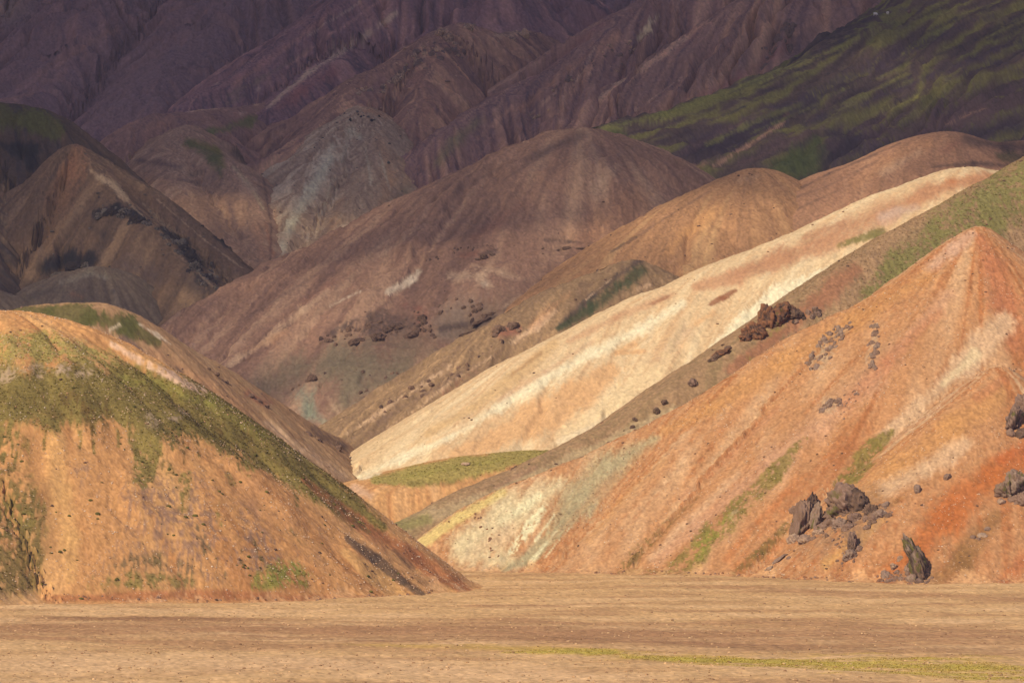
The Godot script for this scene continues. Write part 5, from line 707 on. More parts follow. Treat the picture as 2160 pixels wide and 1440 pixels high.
	["rock_cluster","small round patch of purple stones midway down the orange peak","rock","","right_hill",[["block",60.38,-741.4,0.23,0.4,-0.19,"rock_purple","rock_purple",0,-0.3],["block",61.01,-742.4,0.39,0.32,-0.39,"rock_purple","rock_purple",0,-0.3],["block",61.98,-742.4,0.56,0.47,0.23,"rock_brown","rock_brown",0,-0.3],["block",61.06,-743.9,0.42,0.36,0.1,"rock_brown","rock_brown",0,-0.3],["block",60.64,-743.4,0.46,0.28,-0.18,"rock_grey","rock_grey",0,-0.3],["block",62.54,-741.4,0.44,0.69,0.06,"rock_brown","rock_purple",0,-0.3],["block",62.52,-742.9,0.52,0.44,-0.16,"rock_brown","rock_purple",0,-0.3],["block",60.41,-741.9,0.52,0.51,-0.37,"rock_purple","rock_purple",0,-0.3],["block",62.71,-742.4,0.39,0.53,-0.13,"rock_brown","rock_purple",0,-0.3],["block",60.48,-741.4,0.48,0.56,0.35,"rock_grey","rock_brown",0,-0.3],["block",61.75,-742.9,0.35,0.49,0.39,"rock_brown","rock_purple",0,-0.3],["block",59.59,-741.4,0.47,0.62,0.19,"rock_purple","rock_grey",0,-0.3],["block",61.48,-742.9,0.43,0.46,-0.15,"rock_brown","rock_grey",0,-0.3],["block",60.65,-741.9,0.64,0.47,0,"rock_grey","rock_brown",0,-0.3],["block",59.58,-741.4,0.28,0.29,0.27,"rock_brown","rock_purple",0,-0.3],["block",60.78,-742.4,0.41,0.26,0.37,"rock_brown","rock_grey",0,-0.3],["block",60.83,-742.9,0.5,0.49,0.01,"rock_brown","rock_brown",0,-0.3],["block",60.27,-743.4,0.36,0.44,0.27,"rock_grey","rock_grey",0,-0.3],["block",59.16,-740.9,0.63,0.58,0.31,"rock_purple","rock_grey",0,-0.3],["block",60.57,-741.4,0.6,0.7,0.32,"rock_grey","rock_purple",0,-0.3],["block",60.79,-743.4,0.5,0.5,0.35,"rock_grey","rock_purple",0,-0.3],["block",60.53,-741.4,0.5,0.45,0.03,"rock_purple","rock_purple",0,-0.3],["block",62.2,-740.9,0.29,0.38,-0.36,"rock_brown","rock_purple",0,-0.3],["block",59.01,-741.4,0.62,0.41,-0.36,"rock_brown","rock_purple",0,-0.3],["block",59.84,-742.9,0.51,0.48,-0.25,"rock_brown","rock_brown",0,-0.3],["block",61.17,-742.4,0.26,0.3,0.08,"rock_grey","rock_brown",0,-0.3]]],
	["rock_cluster","rusty stones on the cream foot of the orange peak","rock","","right_hill",[["block",-4.73,-749.4,0.17,0.25,0.24,"rock_rust","rock_rust",0,-0.3],["block",-4.35,-745.9,0.27,0.41,-0.19,"rock_brown","rock_rust",0,-0.3],["block",-4.2,-746.4,0.31,0.44,-0.13,"rock_brown","rock_rust",0,-0.3],["block",-5.97,-750.4,0.34,0.31,0.33,"rock_brown","rock_rust",0,-0.3],["block",-3.73,-743.4,0.25,0.16,-0.36,"rock_brown","rock_brown",0,-0.3],["block",-4.9,-749.4,0.22,0.19,-0.12,"rock_brown","rock_rust",0,-0.3],["block",-6.05,-753.4,0.32,0.22,0.35,"rock_brown","rock_brown",0,-0.3],["block",-7.17,-753.9,0.24,0.21,-0.14,"rock_brown","rock_rust",0,-0.3],["block",-7.08,-754.9,0.18,0.28,-0.13,"rock_rust","rock_brown",0,-0.3],["block",-4.1,-743.9,0.18,0.32,-0.06,"rock_rust","rock_rust",0,-0.3],["block",-7.23,-754.9,0.16,0.21,-0.2,"rock_rust","rock_rust",0,-0.3],["block",-3.98,-743.4,0.25,0.21,-0.05,"rock_brown","rock_rust",0,-0.3],["block",-6.55,-753.4,0.18,0.29,-0.29,"rock_rust","rock_brown",0,-0.3],["block",-2.57,-740.9,0.24,0.3,-0.06,"rock_rust","rock_brown",0,-0.3]]],
	["rock_outcrop","jagged dark brown crags on the ridge above the cream slope","rock","","band_hill",[["crag",54.02,-817.16,2.15,3.21,0.1,"rock_dark","rock_rust",0,0.24],["crag",57.45,-819.16,2.4,2.3,0,"rock_dark","rock_rust",0,0.24],["crag",55.84,-817.66,2.15,2.29,0.2,"rock_rust","rock_dark",0.1,0.18],["crag",50.83,-814.16,2.38,1.83,0.3,"rock_dark","rock_rust",0,0.24],["crag",48.79,-813.16,1.55,1.14,0.3,"rock_dark","rock_rust",0,0.21],["crag",59.91,-818.66,1.68,1.38,0,"rock_brown","rock_dark",0,0.15]]],
	["rock_cluster","grey rubble at the right end of the jagged dark crags","rock","","band_hill",[["block",64.63,-818.16,0.64,0.86,0.35,"rock_dark","rock_purple",0,-0.3],["block",60.94,-818.66,0.37,0.52,-0.07,"rock_purple","rock_brown",0,-0.3],["block",59.81,-819.66,0.43,0.31,-0.23,"rock_purple","rock_purple",0,-0.3],["block",64.37,-818.66,0.55,0.57,0.37,"rock_brown","rock_brown",0,-0.3],["block",63.92,-819.66,0.6,0.61,0.08,"rock_dark","rock_brown",0,-0.3],["block",62.38,-818.66,0.45,0.38,-0.2,"rock_purple","rock_dark",0,-0.3],["block",62.68,-819.16,0.5,0.47,-0.26,"rock_purple","rock_purple",0,-0.3],["block",62.46,-818.66,0.61,0.95,0.24,"rock_brown","rock_purple",0,-0.3],["block",59.72,-818.66,0.39,0.54,-0.33,"rock_dark","rock_brown",0,-0.3],["block",61.56,-817.66,0.51,0.65,-0.34,"rock_dark","rock_dark",0,-0.3],["block",59.89,-817.66,0.56,0.43,0.33,"rock_purple","rock_brown",0,-0.3],["block",59.84,-817.16,0.75,0.52,-0.05,"rock_purple","rock_purple",0,-0.3],["block",63.18,-818.16,0.45,0.65,0.15,"rock_brown","rock_brown",0,-0.3],["block",64.01,-820.16,0.77,0.64,0.35,"rock_brown","rock_purple",0,-0.3],["block",63.12,-817.66,0.61,0.7,0.16,"rock_dark","rock_purple",0,-0.3],["block",63.59,-818.16,0.6,0.62,0.37,"rock_brown","rock_dark",0,-0.3],["block",61.07,-819.16,0.45,0.54,0.14,"rock_brown","rock_brown",0,-0.3],["block",64.38,-819.16,0.9,0.95,0.38,"rock_brown","rock_dark",0,-0.3],["block",59.27,-817.16,0.41,0.61,-0.07,"rock_dark","rock_dark",0,-0.3],["block",63.98,-818.66,0.56,0.58,-0.05,"rock_dark","rock_purple",0,-0.3]]],
	["rock_outcrop","low dark ledge on the ridge below the jagged dark crags","rock","","band_hill",[["slab",43.61,-809.16,1.78,0.79,0.5,"rock_dark","rock_rust",0,0.09],["slab",41.85,-807.66,1.42,0.68,0.5,"rock_dark","rock_brown",0,0.09],["block",45.08,-810.66,0.93,0.71,0.2,"rock_dark","rock_brown",0,-0.3]]],
	["boulder","round purple brown boulder on the olive ridge","boulder","","band_hill",[["b",37.26,-800.16,1.17,0.88,0.2,"rock_dark","rock_purple",0,0.4]]],
	["boulder","upper of two neighbouring dark boulders on the olive ridge","boulder","","band_hill",[["b",31.23,-795.66,0.87,0.68,0.5,"rock_dark","rock_brown",0.1,0.4]]],
	["boulder","lower of two neighbouring dark boulders on the olive ridge","boulder","","band_hill",[["b",29.49,-793.16,0.68,0.77,0.2,"rock_dark","rock_brown",0.1,0.4]]],
	["boulder","flat dark stone below the two neighbouring boulders on the olive ridge","boulder","","band_hill",[["b",25.2,-792.16,0.68,0.39,0.5,"rock_dark","rock_brown",0,0.4]]],
	["boulder","dark stone close below the flat dark stone on the olive ridge","boulder","","band_hill",[["b",24.45,-789.66,0.58,0.39,0.3,"rock_dark","rock_brown",0,0.4]]],
	["boulder","lowest dark stone on the olive ridge","boulder","","band_hill",[["b",19.57,-787.16,0.48,0.38,0,"rock_dark","rock_brown",0,0.4]]],
	["boulder","pale boulder lying on the grassy bench","boulder","","grassy_terrace",[["b",-9.59,-794.75,0.97,0.48,0,"rock_pale","rock_pale",0,0.4]]],
	["boulder","tiny pale stone at the right end of the grassy bench","boulder","","grassy_terrace",[["b",6.85,-802.75,0.49,0.29,0,"rock_pale","rock_pale",0,0.4]]],
	["boulder","dark round boulder alone on the grey foot of the brown dome","boulder","","dome_hill",[["b",-49.76,-967.13,1.41,0.94,0.1,"s_dark","s_brown",0,0.4]]],
	["boulder","square dark stone on the face of the brown dome","boulder","","dome_hill",[["b",9.11,-983.13,0.72,0.6,0,"s_dark","s_brown",0,0.4]]],
	["rock_outcrop","dark knob of rock below the faint track on the brown dome","rock","","dome_hill",[["crag",-7.1,-1002.63,1.43,0.81,0,"s_dark","s_brown",0,-0.2],["crag",-4.9,-1003.13,1.11,0.54,0,"s_dark","s_brown",0,-0.2],["block",-8.8,-1001.63,0.82,0.59,0,"s_dark","s_brown",0,-0.3]]],
	["rock_outcrop","purple brown cliff band on the lower face of the brown dome","rock","","dome_hill",[["crag",-34.01,-978.63,2.48,1.57,0,"s_dark","s_brown",0,-0.2],["crag",-38.81,-979.13,2.48,1.18,0.2,"s_dark","s_brown",0,-0.2],["crag",-28.97,-981.63,2.18,1.58,0,"s_brown","s_dark",0,-0.2],["crag",-25,-976.13,2.17,1.18,0,"s_brown","s_dark",0,-0.2],["block",-31.71,-981.13,1.94,1.29,0,"s_brown","s_dark",0,-0.3],["block",-22.74,-981.13,1.61,1.29,0,"s_brown","s_dark",0,-0.3]]],
	["rock_outcrop","thin dark scarp right of the purple brown cliff band","rock","","dome_hill",[["slab",-11.26,-972.13,2.77,0.39,0.3,"s_dark","s_brown",0,-0.2],["slab",-7.71,-973.13,2.47,0.52,0.4,"s_dark","s_brown",0,-0.2],["slab",-5.35,-974.63,1.39,0.52,0.3,"s_dark","s_brown",0,-0.2]]],
	["rock_outcrop","row of dark stones across the shoulder of the brown dome","rock","","dome_hill",[["block",7.96,-1004.13,0.66,0.44,0,"s_dark","s_brown",0,-0.3],["block",11.62,-1002.63,0.83,0.44,0.3,"s_dark","s_brown",0,-0.3],["block",14.45,-1003.63,1.32,0.59,0,"s_dark","s_brown",0,-0.3],["slab",17.75,-1003.13,1.43,0.27,0,"s_dark","s_brown",0,-0.2],["slab",20.82,-1003.63,1.11,0.27,0,"s_dark","s_brown",0,-0.2]]],
	["rock_outcrop","rust coloured crag on the streaked brown ridge","rock","","lower_brown_hill",[["crag",-2.79,-913.86,1.74,1.47,0.2,"s_dark","s_brown",0,-0.2],["crag",0,-915.36,1.6,0.98,0.3,"s_brown","s_dark",0,-0.2],["block",-3.9,-912.86,1.05,0.8,0,"s_dark","s_brown",0,-0.3]]],
	["rock_outcrop","upper group of black crags on the brown cone","rock","","left_cone_hill",[["crag",-115.03,-1083.39,1.89,1.31,0.3,"s_black","s_grey",0,-0.2],["crag",-111.6,-1083.39,1.72,1.31,0.2,"s_black","s_black",0,-0.2],["crag",-107.69,-1081.39,1.71,1.31,0,"s_black","s_grey",0,-0.2],["crag",-104.14,-1077.39,2.05,1.59,0,"s_black","s_black",0,-0.2],["block",-100.7,-1074.39,1.06,1.1,0,"s_black","s_grey",0,-0.3]]],
	["rock_outcrop","lower group of black crags on the brown cone","rock","","left_cone_hill",[["crag",-95.18,-1071.39,1.53,1.01,-0.5,"s_black","s_black",0,-0.2],["crag",-91.73,-1070.89,1.87,1.44,-0.5,"s_black","s_grey",0,-0.2],["crag",-88.57,-1064.39,1.86,1.86,-0.4,"s_black","s_black",0,-0.2],["crag",-85.97,-1054.89,1.84,1.7,-0.4,"s_black","s_grey",0,-0.2]]],
	["rock_outcrop","black outcrop on the right edge of the brown cone","rock","","left_cone_hill",[["crag",-82.11,-1095.89,1.56,0.88,-0.5,"s_black","s_black",0,-0.2],["crag",-79.38,-1087.89,1.03,0.88,-0.5,"s_black","s_grey",0,-0.2]]],
	["rock_outcrop","black outcrop in the hollow at the foot of the brown cone","rock","","left_cone_hill",[["crag",-125.19,-1068.89,3.05,1.43,0.2,"s_black","s_grey",0,-0.2],["crag",-120.58,-1068.39,2.71,1.43,0,"s_black","s_black",0,-0.2],["crag",-116.89,-1066.89,2.03,1.14,-0.2,"s_black","s_grey",0,-0.2]]],
	["boulder","topmost dark stone on the right slope of the brown hill behind the moss","boulder","","left_back_hill",[["b",-70.22,-825.14,0.4,0.3,0.2,"s_dark","s_brown",0,0.4]]],
	["boulder","dark stone on the skyline of the brown hill behind the moss, nearest its top","boulder","","left_back_hill",[["b",-65.25,-836.14,0.41,0.31,0.2,"s_dark","s_brown",0,0.4]]],
	["boulder","large dark stone just below the skyline of the brown hill behind the moss","boulder","","left_back_hill",[["b",-63.57,-835.64,0.71,0.51,0.2,"s_dark","s_brown",0,0.4]]],
	["boulder","dark stone right of the large one on the brown hill behind the moss","boulder","","left_back_hill",[["b",-61.51,-838.14,0.51,0.41,0.2,"s_dark","s_brown",0,0.4]]],
	["rock_outcrop","reddish broken rocks on the skyline of the brown hill behind the moss","rock","","left_back_hill",[["block",-56.63,-841.64,0.97,0.62,-0.5,"s_dark","s_brown",0,-0.3],["block",-54.95,-842.64,0.97,0.62,-0.5,"s_brown","s_dark",0,-0.3],["block",-53.3,-844.14,0.69,0.49,-0.5,"s_dark","s_brown",0,-0.3]]],
	["rock_outcrop","dark stones low on the skyline of the brown hill behind the moss","rock","","left_back_hill",[["block",-44.68,-852.64,1.12,0.62,-0.5,"s_dark","s_brown",0,-0.3],["block",-42.54,-855.64,0.99,0.63,-0.5,"s_dark","s_brown",0,-0.3],["block",-38.8,-865.14,1.28,0.76,-0.5,"s_dark","s_brown",0,-0.3],["block",-36.6,-870.64,0.86,0.51,-0.4,"s_dark","s_brown",0,-0.3]]],
	["rock_outcrop","jagged grey tooth on the crest of the shaded brown peak","rock","","far_crest_hill",[["crag",-23.24,-1267.97,1.85,1.78,0,"f_rock","f_rock2",0,0.12],["crag",-20.88,-1265.97,1.48,1.77,0.2,"f_rock2","f_rock",0,0.12],["crag",-14.35,-1276.47,1.68,1.61,0,"f_rock","f_rock2",0,0.12]]],
	["rock_outcrop","pale crag at the right end of the shaded crest","rock","","far_crest_hill",[["crag",3.99,-1304.97,1.72,2.01,0,"f_rock2","f_rock2",0,0.12],["crag",-0.32,-1296.97,1.9,1.27,0,"f_rock","f_rock2",0,0.12]]],
	["boulder","single dark stone above the two sheep on the far green slope","boulder","","green_hill",[["b",120.19,-1173.64,0.72,0.57,0,"f_rock","f_rock",0,0.4]]],
	["rock_cluster","broken brown ledges scattered over the lower face of the brown dome","rock","","dome_hill",[["block",-20.79,-975.13,0.5,0.59,0.01,"s_brown","s_brown",0,-0.3],["block",-48.11,-985.63,0.44,0.56,0.16,"s_brown","s_brown",0,-0.3],["block",-24.69,-980.63,0.45,0.37,-0.28,"s_dark","s_dark",0,-0.3],["block",-22.19,-979.63,0.43,0.42,0.26,"s_dark","s_dark",0,-0.3],["block",-48.24,-984.13,0.52,0.61,-0.07,"s_brown","s_brown",0,-0.3],["block",-24.67,-985.13,0.39,0.53,-0,"s_brown","s_dark",0,-0.3],["block",-27.07,-983.63,0.39,0.59,-0.12,"s_brown","s_brown",0,-0.3],["block",-46.79,-986.63,0.51,0.44,0.02,"s_brown","s_dark",0,-0.3],["block",-32.08,-978.63,0.61,0.57,0.3,"s_dark","s_brown",0,-0.3],["block",-19.87,-973.63,0.71,0.8,-0.17,"s_brown","s_dark",0,-0.3],["block",-24.39,-976.13,1.11,1.07,-0.2,"s_brown","s_brown",0,-0.3],["block",-39.72,-984.63,0.38,0.53,-0.01,"s_brown","s_brown",0,-0.3],["block",-30.02,-982.63,0.42,0.34,-0.14,"s_dark","s_brown",0,-0.3],["block",-25.17,-977.63,0.33,0.39,-0.25,"s_brown","s_brown",0,-0.3],["block",-41.46,-986.63,0.63,0.74,-0.22,"s_dark","s_dark",0,-0.3],["block",-21.89,-975.63,0.73,0.93,-0.35,"s_dark","s_brown",0,-0.3],["block",-45.62,-983.13,0.56,0.54,0.2,"s_dark","s_brown",0,-0.3],["block",-23.53,-976.63,0.87,1,0.04,"s_dark","s_brown",0,-0.3],["block",-29.15,-979.13,0.45,0.41,-0.24,"s_dark","s_brown",0,-0.3],["block",-41.32,-983.13,1.07,0.96,0.36,"s_brown","s_brown",0,-0.3],["block",-22.47,-977.63,0.36,0.47,-0.2,"s_brown","s_brown",0,-0.3],["block",-23.38,-978.13,0.68,0.93,-0.33,"s_brown","s_dark",0,-0.3],["block",-24.15,-977.13,0.83,0.91,0.29,"s_brown","s_brown",0,-0.3],["block",-36.81,-985.13,0.58,0.71,0.33,"s_dark","s_brown",0,-0.3],["block",-23.91,-984.13,0.42,0.5,-0.1,"s_brown","s_brown",0,-0.3],["block",-36.36,-985.13,0.82,0.68,0.36,"s_brown","s_brown",0,-0.3],["block",-33.25,-985.13,0.87,0.65,-0.09,"s_brown","s_brown",0,-0.3],["block",-25.78,-979.63,0.44,0.31,-0.12,"s_brown","s_brown",0,-0.3],["block",-48.45,-985.63,0.6,0.91,0.35,"s_dark","s_dark",0,-0.3],["block",-35.2,-983.63,0.44,0.52,0.02,"s_dark","s_brown",0,-0.3],["block",-22.2,-978.63,1,1.24,0.31,"s_dark","s_brown",0,-0.3],["block",-44.42,-981.63,0.65,0.83,0.02,"s_brown","s_brown",0,-0.3],["block",-20.71,-977.13,0.36,0.48,-0.39,"s_dark","s_brown",0,-0.3],["block",-35.75,-985.63,0.39,0.35,-0,"s_brown","s_brown",0,-0.3],["block",-41.66,-986.13,0.41,0.4,0.36,"s_brown","s_dark",0,-0.3],["block",-41,-986.13,0.72,0.56,0.17,"s_brown","s_brown",0,-0.3],["block",-19.35,-972.63,0.5,0.62,0.03,"s_dark","s_brown",0,-0.3],["block",-30.45,-978.63,0.28,0.35,0.09,"s_brown","s_brown",0,-0.3],["block",-32.62,-978.63,0.54,0.5,0.22,"s_brown","s_brown",0,-0.3],["block",-38.82,-984.13,0.83,0.7,-0.38,"s_brown","s_brown",0,-0.3],["block",-35.97,-983.63,0.68,0.52,-0.27,"s_brown","s_brown",0,-0.3],["block",-20.55,-976.13,0.57,0.65,-0.19,"s_brown","s_brown",0,-0.3],["block",-43.22,-985.63,0.43,0.44,-0.27,"s_dark","s_brown",0,-0.3],["block",-41.43,-985.13,0.88,0.97,0.3,"s_brown","s_brown",0,-0.3],["block",-45.16,-984.63,0.6,0.75,0.08,"s_brown","s_dark",0,-0.3],["block",-46.79,-984.13,1.03,0.74,0.28,"s_dark","s_brown",0,-0.3]]],
	["rock_cluster","small grey ledges under the pale patch at the middle of the brown dome","rock","","dome_hill",[["block",-16.41,-985.63,0.3,0.27,0.31,"s_dark","s_brown",0,-0.3],["block",-6.98,-974.13,0.57,0.82,0.06,"s_dark","s_brown",0,-0.3],["block",-9.83,-979.63,0.54,0.72,0.36,"s_dark","s_brown",0,-0.3],["block",-7.88,-978.63,0.74,0.74,-0.29,"s_brown","s_brown",0,-0.3],["block",-10.43,-982.13,0.69,0.76,-0.07,"s_brown","s_dark",0,-0.3],["block",-10.47,-977.63,0.51,0.65,0.32,"s_brown","s_dark",0,-0.3],["block",-9.28,-978.13,0.83,0.75,-0.08,"s_dark","s_brown",0,-0.3],["block",-18.18,-985.63,0.72,0.71,-0.35,"s_dark","s_brown",0,-0.3],["block",-17.86,-982.13,0.68,0.93,-0,"s_brown","s_dark",0,-0.3],["block",-9.9,-976.13,0.58,0.93,-0.19,"s_dark","s_dark",0,-0.3],["block",-8.22,-978.13,0.55,0.51,-0.37,"s_dark","s_brown",0,-0.3],["block",-14.21,-984.63,0.26,0.27,0.09,"s_brown","s_brown",0,-0.3],["block",-18.06,-982.63,0.2,0.25,-0.09,"s_brown","s_brown",0,-0.3],["block",-8.15,-980.13,0.82,0.78,-0.26,"s_brown","s_brown",0,-0.3],["block",-14.07,-984.13,0.37,0.61,-0.4,"s_brown","s_brown",0,-0.3],["block",-9.38,-978.13,0.75,0.46,-0.1,"s_brown","s_dark",0,-0.3],["block",-8.19,-979.13,0.35,0.34,0.24,"s_brown","s_brown",0,-0.3],["block",-12.13,-980.63,0.74,0.66,0.12,"s_dark","s_brown",0,-0.3],["block",-18.02,-985.63,0.58,0.39,0.05,"s_brown","s_dark",0,-0.3],["block",-17.2,-986.13,0.44,0.62,0.34,"s_brown","s_brown",0,-0.3],["block",-6.63,-974.13,0.55,0.86,0.35,"s_brown","s_dark",0,-0.3],["block",-9.07,-977.63,0.25,0.39,0.35,"s_dark","s_dark",0,-0.3],["block",-7.34,-976.13,0.35,0.42,-0.21,"s_dark","s_brown",0,-0.3],["block",-15.36,-982.13,0.3,0.34,0.04,"s_brown","s_dark",0,-0.3]]],
	["rock_cluster","dark stones strung along the faint track across the brown dome","rock","","dome_hill",[["block",-22.15,-1007.63,0.26,0.21,-0.39,"s_dark","s_dark",0,-0.3],["block",-14.92,-1009.63,0.29,0.39,-0.24,"s_dark","s_dark",0,-0.3],["block",-15.09,-1008.63,0.25,0.29,-0.15,"s_dark","s_dark",0,-0.3],["block",-8.99,-1008.13,0.17,0.18,0.25,"s_dark","s_dark",0,-0.3],["block",-18.93,-1007.13,0.22,0.17,0.32,"s_dark","s_dark",0,-0.3],["block",-13.21,-1009.13,0.34,0.32,-0.29,"s_dark","s_dark",0,-0.3],["block",-5.49,-1008.13,0.18,0.19,0.38,"s_dark","s_dark",0,-0.3],["block",-14.41,-1009.13,0.14,0.18,0.2,"s_dark","s_dark",0,-0.3],["block",-21.36,-1008.13,0.32,0.25,-0.06,"s_dark","s_dark",0,-0.3],["block",-6.46,-1007.63,0.27,0.33,0.11,"s_dark","s_dark",0,-0.3],["block",-11.55,-1008.13,0.15,0.11,-0.29,"s_dark","s_dark",0,-0.3],["block",-19.51,-1008.13,0.43,0.48,0.39,"s_dark","s_dark",0,-0.3],["block",-14.2,-1008.63,0.28,0.18,0.12,"s_dark","s_dark",0,-0.3],["block",-9.9,-1008.13,0.29,0.26,0.32,"s_dark","s_dark",0,-0.3],["block",-11.41,-1008.63,0.27,0.25,0.24,"s_dark","s_dark",0,-0.3],["block",-14.06,-1008.63,0.39,0.37,0.15,"s_dark","s_dark",0,-0.3],["block",-18.72,-1008.13,0.18,0.19,0.29,"s_dark","s_dark",0,-0.3],["block",-14.13,-1009.13,0.2,0.32,-0.33,"s_dark","s_dark",0,-0.3],["block",-17.39,-1008.13,0.13,0.2,0.39,"s_dark","s_dark",0,-0.3],["block",-6.09,-1007.63,0.13,0.21,-0.32,"s_dark","s_dark",0,-0.3],["block",-21.15,-1007.13,0.43,0.33,0.07,"s_dark","s_dark",0,-0.3],["block",-10.15,-1007.63,0.28,0.44,-0.15,"s_dark","s_dark",0,-0.3],["block",-7.44,-1008.13,0.19,0.15,-0.15,"s_dark","s_dark",0,-0.3],["block",-10.83,-1009.13,0.25,0.22,-0.11,"s_dark","s_dark",0,-0.3],["block",-15,-1008.13,0.2,0.34,-0.09,"s_dark","s_dark",0,-0.3],["block",-19.12,-1007.13,0.38,0.43,0.18,"s_dark","s_dark",0,-0.3]]],
	["rock_cluster","scattered stones on the grey green foot of the brown dome","rock","","dome_hill",[["block",-36.26,-953.13,0.26,0.19,0.21,"s_dark","s_brown",0,-0.3],["block",-28.42,-960.13,0.49,0.33,-0.27,"s_brown","s_brown",0,-0.3],["block",-28.12,-959.63,0.55,0.39,-0.14,"s_brown","s_dark",0,-0.3],["block",-27.85,-952.63,0.35,0.22,-0.32,"s_brown","s_brown",0,-0.3],["block",-35.62,-955.13,0.44,0.58,-0.28,"s_dark","s_brown",0,-0.3],["block",-46.6,-968.63,0.46,0.49,0.03,"s_dark","s_dark",0,-0.3],["block",-52.97,-967.13,0.37,0.33,-0.02,"s_brown","s_brown",0,-0.3],["block",-28.9,-954.63,0.25,0.2,-0.04,"s_brown","s_brown",0,-0.3],["block",-54.5,-967.13,0.51,0.57,-0.07,"s_brown","s_dark",0,-0.3],["block",-42.1,-960.63,0.2,0.26,0.33,"s_brown","s_dark",0,-0.3],["block",-28.91,-953.13,0.26,0.36,-0.15,"s_brown","s_dark",0,-0.3],["block",-49.82,-969.63,0.22,0.32,0.07,"s_brown","s_dark",0,-0.3],["block",-57.03,-972.13,0.22,0.2,-0.25,"s_brown","s_brown",0,-0.3],["block",-54.31,-967.13,0.42,0.45,-0.16,"s_brown","s_brown",0,-0.3],["block",-37.19,-954.63,0.58,0.49,-0.25,"s_dark","s_dark",0,-0.3],["block",-34.22,-953.13,0.28,0.23,-0.15,"s_brown","s_brown",0,-0.3],["block",-27.3,-961.13,0.17,0.29,0.05,"s_brown","s_brown",0,-0.3],["block",-38.57,-964.13,0.27,0.31,-0.22,"s_dark","s_brown",0,-0.3],["block",-35.11,-960.63,0.27,0.43,0.04,"s_dark","s_dark",0,-0.3],["block",-29.61,-960.13,0.57,0.72,0.23,"s_brown","s_brown",0,-0.3],["block",-51.04,-967.63,0.55,0.57,-0.37,"s_dark","s_brown",0,-0.3],["block",-36.94,-963.13,0.53,0.61,0.21,"s_brown","s_dark",0,-0.3],["block",-44.58,-965.13,0.23,0.31,-0.1,"s_brown","s_brown",0,-0.3],["block",-36.1,-954.63,0.24,0.32,-0.34,"s_brown","s_dark",0,-0.3],["block",-25.13,-955.63,0.23,0.2,0.08,"s_dark","s_brown",0,-0.3],["block",-31.21,-959.13,0.46,0.6,-0.24,"s_dark","s_brown",0,-0.3]]],
